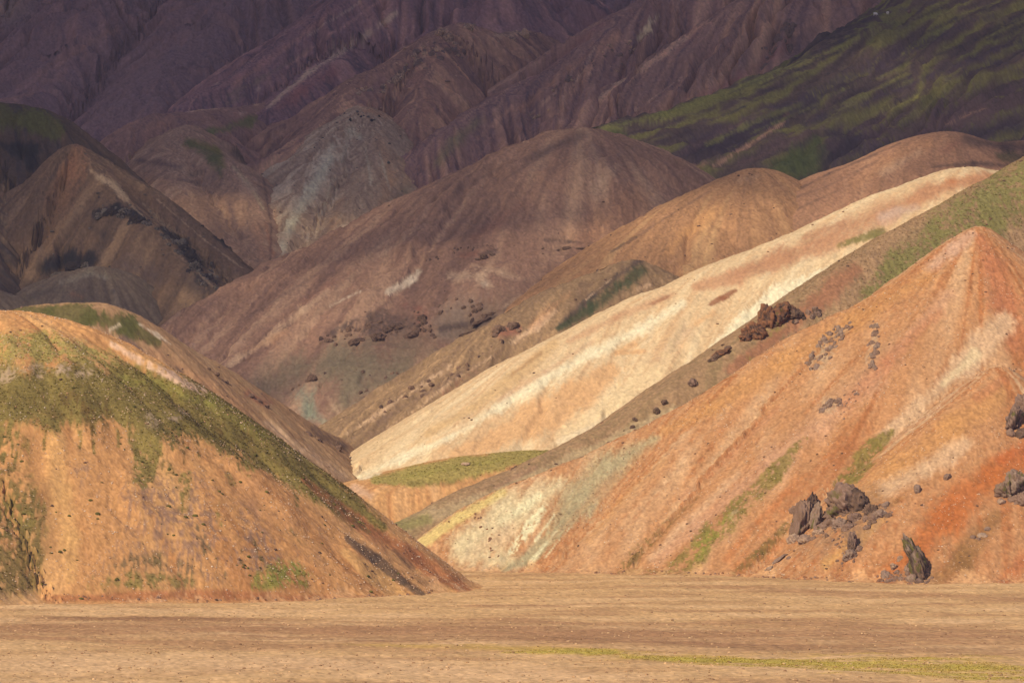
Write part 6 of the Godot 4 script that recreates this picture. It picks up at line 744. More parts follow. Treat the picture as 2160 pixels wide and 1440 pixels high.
	["rock_cluster","broken stones along the streaked brown ridge behind the cream slope","rock","","lower_brown_hill",[["block",-29,-894.86,0.23,0.17,-0.16,"s_brown","s_dark",0,-0.3],["block",-24.64,-899.36,0.78,0.61,0.33,"s_brown","s_brown",0,-0.3],["block",-12.56,-900.36,0.53,0.49,-0.12,"s_brown","s_dark",0,-0.3],["block",-19.38,-903.86,0.54,0.71,0.03,"s_dark","s_brown",0,-0.3],["block",-10.54,-903.36,0.51,0.5,0.26,"s_brown","s_brown",0,-0.3],["block",-18.76,-899.86,0.51,0.93,-0.06,"s_brown","s_brown",0,-0.3],["block",-31.82,-897.86,0.41,0.69,0.31,"s_brown","s_dark",0,-0.3],["block",-2.7,-910.36,0.37,0.43,-0.03,"s_brown","s_brown",0,-0.3],["block",-14.13,-903.86,0.53,0.73,0.17,"s_brown","s_brown",0,-0.3],["block",-7.71,-907.86,0.26,0.27,-0.37,"s_brown","s_dark",0,-0.3],["block",-28.07,-895.36,0.2,0.31,0.16,"s_dark","s_brown",0,-0.3],["block",-30.24,-896.86,0.45,0.58,0.29,"s_dark","s_dark",0,-0.3],["block",-0.46,-915.86,0.52,0.73,0.15,"s_brown","s_dark",0,-0.3],["block",-4.76,-909.86,0.36,0.28,-0.05,"s_brown","s_brown",0,-0.3],["block",-18.69,-902.86,0.79,0.58,-0.04,"s_brown","s_dark",0,-0.3],["block",-14.79,-899.86,0.28,0.26,-0.32,"s_dark","s_brown",0,-0.3],["block",-6.93,-908.36,0.25,0.25,-0.17,"s_brown","s_dark",0,-0.3],["block",-10.55,-904.36,0.46,0.72,0.21,"s_brown","s_brown",0,-0.3],["block",-23.37,-902.36,0.72,0.84,0.31,"s_brown","s_brown",0,-0.3],["block",-28.15,-898.86,0.6,0.94,0.03,"s_brown","s_dark",0,-0.3],["block",-27.41,-898.86,0.57,0.41,-0.25,"s_dark","s_brown",0,-0.3],["block",-14.78,-900.36,0.24,0.22,-0.29,"s_dark","s_brown",0,-0.3],["block",-28.56,-898.36,0.57,0.5,-0.06,"s_brown","s_brown",0,-0.3],["block",-28.43,-899.86,0.15,0.21,-0.19,"s_brown","s_dark",0,-0.3],["block",-20.77,-900.86,0.78,0.49,-0.06,"s_brown","s_dark",0,-0.3],["block",-1.6,-916.36,0.17,0.14,0.35,"s_dark","s_dark",0,-0.3],["block",-20.66,-898.86,0.62,0.81,-0.18,"s_dark","s_brown",0,-0.3],["block",-13.5,-901.86,0.39,0.54,-0.37,"s_dark","s_brown",0,-0.3],["block",-20.57,-898.86,0.27,0.26,0.39,"s_dark","s_dark",0,-0.3],["block",-0.26,-914.36,0.59,0.85,0.04,"s_dark","s_brown",0,-0.3],["block",1.44,-914.36,0.78,0.75,0.22,"s_brown","s_brown",0,-0.3],["block",-29.29,-894.86,0.33,0.37,-0.31,"s_brown","s_brown",0,-0.3],["block",-2.21,-908.36,0.45,0.8,0.09,"s_dark","s_dark",0,-0.3],["block",-12.36,-905.86,0.57,0.58,0.11,"s_brown","s_brown",0,-0.3],["block",-7.66,-907.36,0.48,0.35,0.31,"s_dark","s_dark",0,-0.3],["block",-24.04,-894.86,0.47,0.52,-0.03,"s_brown","s_brown",0,-0.3],["block",-21.01,-902.36,0.43,0.48,0.07,"s_dark","s_brown",0,-0.3],["block",-13.68,-901.86,0.57,0.8,0.37,"s_brown","s_dark",0,-0.3],["block",-18.6,-899.86,0.26,0.36,-0.39,"s_dark","s_dark",0,-0.3],["block",-22.22,-898.36,0.24,0.16,-0.21,"s_brown","s_brown",0,-0.3]]],
	["rock_cluster","black broken rock running down the spur of the brown cone","rock","","left_cone_hill",[["block",-93.76,-1068.89,0.5,0.45,0.18,"s_grey","s_grey",0,-0.3],["block",-84.23,-1046.39,0.75,1.07,0.28,"s_grey","s_black",0,-0.3],["block",-96.55,-1069.89,0.55,0.72,-0.38,"s_grey","s_black",0,-0.3],["block",-87.64,-1058.39,0.81,1.05,0.28,"s_black","s_black",0,-0.3],["block",-97.01,-1074.89,0.95,0.95,-0.28,"s_black","s_black",0,-0.3],["block",-82.99,-1070.89,0.51,0.72,0.33,"s_grey","s_black",0,-0.3],["block",-84.94,-1061.89,0.61,0.59,-0.21,"s_black","s_black",0,-0.3],["block",-87.45,-1063.89,1.1,1.15,-0.12,"s_black","s_grey",0,-0.3],["block",-87.57,-1052.39,0.87,0.85,0.25,"s_black","s_black",0,-0.3],["block",-94.49,-1071.39,0.6,0.68,-0.35,"s_black","s_black",0,-0.3],["block",-79.01,-1043.39,1.04,1.35,-0.18,"s_black","s_grey",0,-0.3],["block",-84.31,-1051.39,0.42,0.41,0.27,"s_grey","s_black",0,-0.3],["block",-80.53,-1048.89,0.9,1.17,-0.36,"s_black","s_black",0,-0.3],["block",-91.75,-1066.89,0.49,0.34,0.33,"s_grey","s_black",0,-0.3],["block",-96.28,-1074.39,0.72,1.07,0.14,"s_grey","s_black",0,-0.3],["block",-82.38,-1044.39,0.44,0.34,-0.27,"s_black","s_grey",0,-0.3],["block",-90.86,-1061.89,1.05,0.91,-0.2,"s_black","s_grey",0,-0.3],["block",-79.63,-1043.89,0.73,0.81,0.4,"s_black","s_black",0,-0.3],["block",-91.3,-1066.89,0.96,0.63,0.17,"s_black","s_black",0,-0.3],["block",-91.57,-1070.89,1.14,1.26,0.15,"s_grey","s_grey",0,-0.3],["block",-94.99,-1069.39,1,0.72,-0.08,"s_grey","s_black",0,-0.3],["block",-87.55,-1061.39,1.02,0.94,-0.03,"s_black","s_black",0,-0.3],["block",-95.68,-1068.39,0.78,0.67,-0,"s_black","s_grey",0,-0.3],["block",-91.27,-1073.39,1.09,1.05,-0.27,"s_black","s_black",0,-0.3],["block",-92.88,-1066.89,0.76,1.21,0.12,"s_grey","s_black",0,-0.3],["block",-92.48,-1069.89,1.1,1,0.15,"s_grey","s_grey",0,-0.3],["block",-83.05,-1044.89,0.67,0.93,0.36,"s_black","s_grey",0,-0.3],["block",-82.34,-1059.39,0.89,0.96,0.05,"s_black","s_grey",0,-0.3],["block",-80.45,-1045.89,0.27,0.46,0.39,"s_black","s_grey",0,-0.3],["block",-84.47,-1059.89,0.52,0.51,0.38,"s_black","s_grey",0,-0.3],["block",-85.01,-1053.39,0.83,0.95,-0.09,"s_black","s_grey",0,-0.3],["block",-88.21,-1063.89,0.47,0.39,0.11,"s_black","s_black",0,-0.3],["block",-86.19,-1054.39,0.37,0.55,0.21,"s_black","s_grey",0,-0.3],["block",-89.37,-1078.89,1.11,0.85,0.1,"s_grey","s_grey",0,-0.3],["block",-90.14,-1068.89,0.66,0.4,-0.11,"s_grey","s_black",0,-0.3],["block",-93.25,-1069.89,0.69,1,0.31,"s_black","s_black",0,-0.3],["block",-91.75,-1080.89,0.94,0.96,-0.27,"s_grey","s_grey",0,-0.3],["block",-91.83,-1062.39,0.82,0.74,-0.09,"s_grey","s_black",0,-0.3],["block",-98.01,-1072.39,0.93,0.65,-0.38,"s_grey","s_black",0,-0.3],["block",-87.45,-1062.89,0.67,0.77,-0.16,"s_grey","s_black",0,-0.3],["block",-85.4,-1055.39,0.32,0.39,-0.35,"s_grey","s_black",0,-0.3],["block",-89.26,-1068.39,0.36,0.48,0.01,"s_grey","s_black",0,-0.3],["block",-88.49,-1077.39,0.67,0.6,0.12,"s_black","s_black",0,-0.3],["block",-81.95,-1053.89,0.85,0.93,-0.26,"s_black","s_grey",0,-0.3],["block",-80.52,-1058.39,0.49,0.55,-0.25,"s_grey","s_grey",0,-0.3],["block",-83.57,-1062.39,0.35,0.3,0.07,"s_black","s_black",0,-0.3],["block",-84.62,-1054.39,0.98,0.99,-0.05,"s_black","s_black",0,-0.3],["block",-94.13,-1065.39,0.73,0.93,-0.3,"s_black","s_grey",0,-0.3],["block",-83.54,-1049.89,0.68,0.97,-0.28,"s_grey","s_black",0,-0.3],["block",-82.57,-1051.39,0.97,1.14,0.14,"s_black","s_black",0,-0.3]]],
	["rock_cluster","black broken rock across the upper face of the brown cone","rock","","left_cone_hill",[["block",-102.41,-1077.39,0.78,0.83,0.25,"s_black","s_black",0,-0.3],["block",-101.97,-1075.39,0.77,0.76,-0.07,"s_black","s_grey",0,-0.3],["block",-108.9,-1081.89,0.51,0.46,0.12,"s_grey","s_grey",0,-0.3],["block",-109.65,-1080.89,0.66,1.02,-0.33,"s_black","s_grey",0,-0.3],["block",-106.3,-1076.89,0.72,0.6,0.31,"s_grey","s_black",0,-0.3],["block",-100.15,-1075.89,0.28,0.29,-0.01,"s_grey","s_black",0,-0.3],["block",-115.12,-1083.39,0.6,0.54,0.11,"s_black","s_black",0,-0.3],["block",-106.8,-1080.89,0.3,0.47,-0.02,"s_grey","s_grey",0,-0.3],["block",-113.57,-1084.89,0.89,0.55,-0.06,"s_grey","s_black",0,-0.3],["block",-110.05,-1081.89,0.63,0.61,0.27,"s_black","s_black",0,-0.3],["block",-102.57,-1077.39,0.33,0.53,0.08,"s_black","s_black",0,-0.3],["block",-103.61,-1076.39,0.51,0.7,-0.05,"s_black","s_grey",0,-0.3],["block",-112.68,-1083.39,0.31,0.38,0.09,"s_grey","s_black",0,-0.3],["block",-108.78,-1082.39,0.84,0.76,0.2,"s_grey","s_grey",0,-0.3],["block",-109.6,-1082.39,0.76,0.76,-0.22,"s_grey","s_black",0,-0.3],["block",-106.66,-1080.89,0.65,0.74,0.02,"s_grey","s_black",0,-0.3],["block",-108.03,-1081.89,0.94,1.01,0.11,"s_black","s_grey",0,-0.3],["block",-113.79,-1084.39,0.86,1.06,0.16,"s_grey","s_grey",0,-0.3],["block",-103.37,-1077.39,0.55,0.51,-0.01,"s_grey","s_grey",0,-0.3],["block",-116.04,-1084.89,0.44,0.52,-0.19,"s_black","s_black",0,-0.3],["block",-113.35,-1082.39,0.54,0.55,-0.32,"s_black","s_black",0,-0.3],["block",-100.11,-1076.89,0.3,0.25,-0.03,"s_grey","s_black",0,-0.3],["block",-110.57,-1083.39,0.6,0.94,0.19,"s_black","s_grey",0,-0.3],["block",-108.45,-1079.89,0.62,0.81,-0.3,"s_grey","s_black",0,-0.3],["block",-113.24,-1082.39,0.88,1.08,-0.01,"s_black","s_black",0,-0.3],["block",-100.84,-1076.89,0.46,0.54,-0.03,"s_black","s_black",0,-0.3],["block",-106.12,-1077.89,0.53,0.59,-0.27,"s_black","s_black",0,-0.3],["block",-102.5,-1078.39,0.59,0.63,-0.09,"s_grey","s_black",0,-0.3],["block",-108.17,-1079.89,0.61,0.9,0.05,"s_black","s_grey",0,-0.3],["block",-105.45,-1076.89,0.58,0.68,0.31,"s_black","s_grey",0,-0.3],["block",-105.63,-1079.39,0.52,0.33,0.08,"s_grey","s_black",0,-0.3],["block",-108.37,-1081.89,0.5,0.51,-0.06,"s_grey","s_black",0,-0.3],["block",-112.1,-1084.39,0.77,0.54,-0,"s_grey","s_black",0,-0.3],["block",-115.69,-1084.39,0.88,0.73,0.38,"s_black","s_grey",0,-0.3]]],
	["rock_cluster","dark stones dotted over the top of the pale grey cone","rock","","pale_cone_hill",[["block",-50.28,-1206.83,0.47,0.36,-0.28,"s_black","s_black",0,-0.3],["block",-55.91,-1212.33,0.49,0.79,-0.3,"s_grey","s_grey",0,-0.3],["block",-48.08,-1209.33,0.47,0.63,-0.34,"s_grey","s_black",0,-0.3],["block",-41.41,-1208.33,0.41,0.38,-0.27,"s_black","s_black",0,-0.3],["block",-53.21,-1206.83,0.42,0.31,-0.24,"s_black","s_black",0,-0.3],["block",-50.06,-1201.83,0.39,0.4,-0.06,"s_grey","s_black",0,-0.3],["block",-41.27,-1206.33,0.41,0.53,0.04,"s_black","s_black",0,-0.3],["block",-44.93,-1208.83,0.23,0.22,0.14,"s_black","s_grey",0,-0.3],["block",-53.38,-1206.83,0.31,0.42,0.36,"s_black","s_grey",0,-0.3],["block",-40.76,-1209.83,0.3,0.34,0.35,"s_black","s_grey",0,-0.3],["block",-39.8,-1203.33,0.32,0.36,0.28,"s_grey","s_grey",0,-0.3],["block",-46.63,-1207.83,0.51,0.34,0.2,"s_grey","s_grey",0,-0.3],["block",-52.25,-1208.33,0.42,0.67,-0.19,"s_black","s_black",0,-0.3],["block",-46.79,-1202.83,0.46,0.57,0.3,"s_black","s_black",0,-0.3],["block",-53.48,-1209.33,0.24,0.28,0.11,"s_black","s_grey",0,-0.3],["block",-49,-1208.33,0.31,0.37,-0.22,"s_black","s_grey",0,-0.3],["block",-42.63,-1200.33,0.42,0.5,0.16,"s_black","s_grey",0,-0.3],["block",-41.38,-1199.83,0.31,0.29,0.16,"s_black","s_black",0,-0.3],["block",-50.18,-1200.83,0.46,0.6,-0.18,"s_black","s_black",0,-0.3],["block",-47.73,-1204.83,0.37,0.35,0.32,"s_grey","s_black",0,-0.3],["block",-43.42,-1199.83,0.64,0.7,0.08,"s_black","s_black",0,-0.3],["block",-44.58,-1202.33,0.46,0.59,-0.22,"s_black","s_grey",0,-0.3]]],
	["rock_cluster","broken rock below the jagged crest of the shaded brown peak","rock","","far_crest_hill",[["block",-30.06,-1254.97,0.79,0.86,0.38,"f_rock","f_rock",0,-0.3],["block",-30.81,-1255.97,1.25,1.66,-0.24,"f_rock","f_rock",0,-0.3],["block",-22.49,-1255.47,0.85,0.8,0.2,"f_rock","f_rock",0,-0.3],["block",-27.86,-1253.47,0.93,1.14,0.22,"f_rock","f_rock2",0,-0.3],["block",-31.12,-1248.97,0.75,1.04,-0.06,"f_rock","f_rock2",0,-0.3],["block",-29.91,-1247.97,1.4,1.84,-0.24,"f_rock","f_rock",0,-0.3],["block",-19.8,-1261.97,0.61,0.75,0.3,"f_rock2","f_rock",0,-0.3],["block",-24.7,-1256.97,0.34,0.55,-0.28,"f_rock2","f_rock",0,-0.3],["block",-32.26,-1252.47,0.34,0.5,0.28,"f_rock2","f_rock",0,-0.3],["block",-30.73,-1249.97,1.09,1.67,-0.4,"f_rock","f_rock2",0,-0.3],["block",-24.68,-1252.97,0.39,0.39,0.31,"f_rock","f_rock",0,-0.3],["block",-31.57,-1252.97,1.29,1.2,-0.28,"f_rock","f_rock2",0,-0.3],["block",-21.05,-1258.47,1.48,1.3,-0.22,"f_rock","f_rock",0,-0.3],["block",-18.52,-1264.97,1.24,1.51,0.34,"f_rock2","f_rock",0,-0.3],["block",-25.26,-1260.47,0.5,0.79,-0.27,"f_rock","f_rock",0,-0.3],["block",-24.62,-1255.47,1,0.98,0.11,"f_rock","f_rock2",0,-0.3],["block",-26.18,-1252.47,1.17,1.54,-0.34,"f_rock","f_rock",0,-0.3],["block",-34.27,-1246.47,1.27,1.47,-0.15,"f_rock","f_rock",0,-0.3],["block",-28.25,-1256.47,1.02,0.83,0.15,"f_rock","f_rock",0,-0.3],["block",-19.34,-1260.47,1.03,1.07,-0.15,"f_rock","f_rock",0,-0.3],["block",-28.73,-1258.97,0.98,0.72,0.35,"f_rock","f_rock2",0,-0.3],["block",-24.32,-1254.97,0.67,0.53,-0.22,"f_rock","f_rock",0,-0.3],["block",-19.09,-1253.47,0.34,0.55,0.21,"f_rock","f_rock",0,-0.3],["block",-15.5,-1266.97,0.74,0.7,0.24,"f_rock","f_rock2",0,-0.3],["block",-31.24,-1247.47,0.56,0.7,-0.31,"f_rock","f_rock",0,-0.3],["block",-18.99,-1265.47,0.81,0.88,-0.25,"f_rock2","f_rock2",0,-0.3],["block",-17.62,-1259.47,0.55,0.43,0.05,"f_rock","f_rock2",0,-0.3],["block",-28.21,-1253.97,0.91,1.17,0.23,"f_rock","f_rock2",0,-0.3],["block",-25.61,-1254.97,0.66,0.51,0.09,"f_rock","f_rock",0,-0.3],["block",-31.47,-1253.97,0.84,1.39,-0.01,"f_rock2","f_rock",0,-0.3],["block",-12.88,-1271.47,0.56,0.52,-0.15,"f_rock","f_rock2",0,-0.3],["block",-19.84,-1261.97,0.69,0.47,-0.29,"f_rock","f_rock",0,-0.3],["block",-17.53,-1260.47,1.04,0.84,0.01,"f_rock","f_rock",0,-0.3],["block",-18.59,-1261.47,0.95,1.41,-0.14,"f_rock","f_rock",0,-0.3],["block",-24.41,-1251.47,0.51,0.49,-0.38,"f_rock","f_rock2",0,-0.3],["block",-23.1,-1249.97,1.42,1.15,0.11,"f_rock","f_rock",0,-0.3],["block",-15.72,-1263.97,1.1,1.12,0.28,"f_rock","f_rock",0,-0.3],["block",-24.53,-1254.97,0.82,0.85,0.01,"f_rock2","f_rock2",0,-0.3],["block",-33.87,-1245.97,0.37,0.39,-0.02,"f_rock2","f_rock",0,-0.3],["block",-24.79,-1261.97,0.5,0.33,0.27,"f_rock2","f_rock",0,-0.3],["block",-13.02,-1266.97,0.32,0.39,-0.26,"f_rock","f_rock",0,-0.3],["block",-31.89,-1250.97,0.87,0.75,0.15,"f_rock","f_rock",0,-0.3],["block",-30.14,-1251.47,0.56,0.45,0.28,"f_rock2","f_rock2",0,-0.3],["block",-13.11,-1265.47,1.57,1.8,-0.39,"f_rock","f_rock2",0,-0.3],["block",-16.43,-1259.97,0.83,0.67,0.13,"f_rock","f_rock",0,-0.3],["block",-33.95,-1247.97,0.8,0.69,0.08,"f_rock2","f_rock",0,-0.3]]],
	["rock_cluster","broken rock on the left shoulder of the shaded brown peak","rock","","far_crest_hill",[["block",-42.31,-1230.47,0.38,0.32,-0.33,"f_rock","f_rock2",0,-0.3],["block",-48.45,-1226.97,0.95,1.17,0.12,"f_rock2","f_rock",0,-0.3],["block",-46.07,-1231.47,0.56,0.62,0.05,"f_rock","f_rock2",0,-0.3],["block",-40.69,-1236.47,0.62,0.92,-0.31,"f_rock","f_rock",0,-0.3],["block",-45.2,-1230.47,0.86,1.06,0.02,"f_rock","f_rock",0,-0.3],["block",-36.5,-1241.97,0.93,1.1,-0.26,"f_rock","f_rock",0,-0.3],["block",-35.31,-1240.97,1.24,1.41,-0.16,"f_rock","f_rock2",0,-0.3],["block",-35.57,-1240.97,0.65,0.81,0.37,"f_rock2","f_rock",0,-0.3],["block",-47.74,-1231.47,0.68,0.77,0.23,"f_rock2","f_rock2",0,-0.3],["block",-38.19,-1239.47,0.77,0.85,0.01,"f_rock","f_rock",0,-0.3],["block",-36.99,-1241.47,0.6,0.74,0.38,"f_rock","f_rock",0,-0.3],["block",-35.81,-1239.47,0.61,0.65,-0.32,"f_rock","f_rock",0,-0.3],["block",-46.4,-1232.47,0.57,0.4,-0.31,"f_rock","f_rock2",0,-0.3],["block",-40.96,-1235.97,1.16,0.98,0.03,"f_rock","f_rock2",0,-0.3],["block",-44.81,-1230.97,0.82,0.77,0.34,"f_rock","f_rock2",0,-0.3],["block",-47.12,-1230.47,0.86,0.82,0.25,"f_rock","f_rock2",0,-0.3],["block",-40.54,-1234.97,0.58,1.01,-0.34,"f_rock","f_rock2",0,-0.3],["block",-44.93,-1231.47,0.72,1.2,-0.12,"f_rock2","f_rock",0,-0.3],["block",-37.5,-1242.47,0.33,0.49,-0.34,"f_rock","f_rock2",0,-0.3],["block",-40.66,-1232.47,1.05,0.74,0.04,"f_rock2","f_rock",0,-0.3],["block",-37.66,-1238.97,0.47,0.56,0.14,"f_rock2","f_rock2",0,-0.3],["block",-36.86,-1241.47,0.81,0.81,-0.03,"f_rock","f_rock",0,-0.3],["block",-41.45,-1235.97,0.43,0.67,-0.28,"f_rock2","f_rock",0,-0.3],["block",-42,-1231.97,0.71,0.61,0.35,"f_rock","f_rock",0,-0.3],["block",-49.1,-1228.97,0.38,0.39,0.24,"f_rock","f_rock",0,-0.3],["block",-48.78,-1228.97,0.4,0.43,0.09,"f_rock","f_rock2",0,-0.3],["block",-37.13,-1238.47,1.16,1.45,0.01,"f_rock2","f_rock",0,-0.3],["block",-34.7,-1240.47,0.92,0.95,-0.38,"f_rock","f_rock",0,-0.3],["block",-36.26,-1239.47,0.81,0.61,0.11,"f_rock","f_rock",0,-0.3],["block",-46.86,-1229.97,0.59,0.47,0.21,"f_rock2","f_rock",0,-0.3],["block",-41.18,-1234.97,0.77,1.01,0.34,"f_rock","f_rock",0,-0.3],["block",-39.19,-1237.97,0.78,0.87,-0.3,"f_rock","f_rock2",0,-0.3],["block",-35.58,-1239.47,1.18,1.36,-0.04,"f_rock","f_rock2",0,-0.3],["block",-37.24,-1241.97,0.72,0.6,0.37,"f_rock2","f_rock",0,-0.3]]],
	["rock_cluster","dark crags near the top edge left of the green mountainside","rock","","far_slope_hill",[["block",82.57,-1201.33,0.42,0.44,0.21,"f_rock","f_rock",0,-0.3],["block",87.29,-1208.33,0.6,0.45,0.22,"f_rock","f_rock",0,-0.3],["block",85.42,-1205.33,0.51,0.67,0.04,"f_rock","f_rock",0,-0.3],["block",87.52,-1205.33,0.43,0.54,0.12,"f_rock","f_rock",0,-0.3],["block",83.23,-1203.33,0.37,0.38,-0.08,"f_rock","f_rock",0,-0.3],["block",78.05,-1192.83,1.13,1.03,-0.38,"f_rock","f_rock",0,-0.3],["block",78.25,-1192.33,0.55,0.74,-0.04,"f_rock","f_rock",0,-0.3],["block",84.55,-1200.83,0.48,0.84,-0.28,"f_rock","f_rock",0,-0.3],["block",77.34,-1193.33,1.25,1.66,0.09,"f_rock","f_rock",0,-0.3],["block",80.67,-1197.33,0.35,0.34,-0.26,"f_rock","f_rock",0,-0.3],["block",85.39,-1200.33,1.59,1.69,0.04,"f_rock","f_rock",0,-0.3],["block",83.07,-1200.83,0.76,0.73,-0.25,"f_rock","f_rock",0,-0.3],["block",82.84,-1205.33,0.48,0.47,-0.06,"f_rock","f_rock",0,-0.3],["block",87.35,-1207.33,0.55,0.85,-0.11,"f_rock","f_rock",0,-0.3],["block",78.38,-1198.83,0.81,0.52,-0.23,"f_rock","f_rock",0,-0.3],["block",77.15,-1197.83,0.39,0.36,-0.02,"f_rock","f_rock",0,-0.3],["block",81.01,-1198.33,0.56,0.86,0.38,"f_rock","f_rock",0,-0.3],["block",85.92,-1207.83,1.33,1.24,-0.02,"f_rock","f_rock",0,-0.3],["block",79.72,-1198.83,0.91,0.7,0.16,"f_rock","f_rock",0,-0.3],["block",78.64,-1196.83,0.62,0.92,-0.29,"f_rock","f_rock",0,-0.3],["block",82.74,-1201.33,0.76,1.02,-0.02,"f_rock","f_rock",0,-0.3],["block",85.32,-1201.83,0.61,0.55,0.29,"f_rock","f_rock",0,-0.3],["block",81.53,-1203.83,1.26,1.79,-0.07,"f_rock","f_rock",0,-0.3],["block",81.5,-1204.33,0.49,0.39,0.17,"f_rock","f_rock",0,-0.3],["block",81.48,-1198.33,0.74,0.73,-0.05,"f_rock","f_rock",0,-0.3],["block",86.28,-1201.83,1.15,1.89,0.17,"f_rock","f_rock",0,-0.3],["block",82.58,-1201.83,1.53,1.41,-0.29,"f_rock","f_rock",0,-0.3],["block",85.56,-1206.33,0.55,0.65,0.15,"f_rock","f_rock",0,-0.3],["block",86.36,-1204.83,1.09,1.37,-0.19,"f_rock","f_rock",0,-0.3],["block",85.55,-1204.33,1.08,1.35,-0.26,"f_rock","f_rock",0,-0.3],["block",79.55,-1199.83,0.35,0.48,0.18,"f_rock","f_rock",0,-0.3],["block",85.64,-1203.83,0.84,0.95,-0.34,"f_rock","f_rock",0,-0.3],["block",85.43,-1207.83,0.85,0.95,-0.07,"f_rock","f_rock",0,-0.3],["block",86.69,-1209.83,0.42,0.4,-0.28,"f_rock","f_rock",0,-0.3],["block",87.63,-1206.83,1.26,1.37,0.17,"f_rock","f_rock",0,-0.3],["block",84.48,-1205.83,1.17,0.85,0.33,"f_rock","f_rock",0,-0.3]]],
	["rock_cluster","scattered stones along the shaded slope behind the brown dome","rock","","far_ravine_hill",[["block",41.63,-1232.41,0.23,0.27,-0.14,"f_rock","f_rock2",0,-0.3],["block",25.56,-1213.91,0.27,0.44,0.27,"f_rock","f_rock",0,-0.3],["block",37.06,-1228.41,0.72,0.76,0.34,"f_rock2","f_rock",0,-0.3],["block",38.76,-1226.41,0.7,0.57,0.06,"f_rock","f_rock",0,-0.3],["block",29.14,-1219.91,0.64,0.54,-0.34,"f_rock","f_rock",0,-0.3],["block",33.33,-1214.41,0.32,0.4,-0.28,"f_rock","f_rock",0,-0.3],["block",37.57,-1226.41,0.45,0.51,0.35,"f_rock","f_rock2",0,-0.3],["block",12.61,-1201.41,0.59,0.85,0.37,"f_rock","f_rock2",0,-0.3],["block",23.03,-1214.41,0.21,0.39,0.07,"f_rock","f_rock",0,-0.3],["block",36.09,-1228.91,0.36,0.29,0.17,"f_rock","f_rock",0,-0.3],["block",18.42,-1204.91,0.36,0.38,0.3,"f_rock","f_rock",0,-0.3],["block",18.44,-1206.41,0.39,0.34,0.12,"f_rock","f_rock",0,-0.3],["block",33.16,-1223.41,0.65,0.4,-0.35,"f_rock","f_rock",0,-0.3],["block",39.44,-1222.91,0.61,0.87,0.39,"f_rock2","f_rock",0,-0.3],["block",30.79,-1225.41,0.84,1.07,-0.12,"f_rock2","f_rock",0,-0.3],["block",13.95,-1202.91,0.63,0.56,0.18,"f_rock","f_rock",0,-0.3],["block",32.81,-1215.91,0.6,0.76,-0.16,"f_rock2","f_rock",0,-0.3],["block",40.98,-1225.91,0.38,0.51,-0.02,"f_rock2","f_rock",0,-0.3],["block",17.61,-1204.91,0.79,1.26,0.16,"f_rock","f_rock",0,-0.3],["block",28.58,-1221.41,0.45,0.3,0.26,"f_rock2","f_rock2",0,-0.3],["block",19.8,-1207.41,0.57,0.41,0.31,"f_rock","f_rock",0,-0.3],["block",11.31,-1194.41,0.4,0.47,0.08,"f_rock2","f_rock2",0,-0.3],["block",7.06,-1196.41,0.72,0.72,-0.18,"f_rock","f_rock2",0,-0.3],["block",25.18,-1218.91,0.49,0.39,0.04,"f_rock","f_rock",0,-0.3],["block",34.22,-1222.91,0.7,1.18,0.17,"f_rock","f_rock",0,-0.3],["block",34.58,-1220.41,0.37,0.43,-0.09,"f_rock","f_rock",0,-0.3],["block",19.27,-1202.41,0.32,0.23,0.31,"f_rock","f_rock",0,-0.3],["block",8.3,-1196.41,0.82,0.65,0.4,"f_rock2","f_rock",0,-0.3],["block",38.54,-1226.41,0.57,0.82,-0.13,"f_rock","f_rock2",0,-0.3],["block",37.47,-1224.41,0.46,0.73,-0.33,"f_rock","f_rock",0,-0.3],["block",37.34,-1224.91,0.7,0.42,-0.09,"f_rock","f_rock",0,-0.3],["block",13.44,-1196.41,0.39,0.5,0.16,"f_rock","f_rock",0,-0.3],["block",30.94,-1217.41,0.26,0.31,0.37,"f_rock","f_rock2",0,-0.3],["block",31.47,-1223.91,0.56,0.59,-0.34,"f_rock","f_rock",0,-0.3],["block",40.15,-1226.91,0.67,0.68,0.39,"f_rock","f_rock",0,-0.3],["block",37.41,-1229.41,0.53,0.79,-0.24,"f_rock2","f_rock2",0,-0.3],["block",25.45,-1215.41,0.37,0.42,0.37,"f_rock","f_rock",0,-0.3],["block",39.56,-1226.41,0.52,0.56,-0.25,"f_rock","f_rock",0,-0.3],["block",18.35,-1204.41,0.77,0.53,-0.21,"f_rock","f_rock2",0,-0.3],["block",17.16,-1203.41,0.9,0.65,-0.13,"f_rock","f_rock",0,-0.3]]],
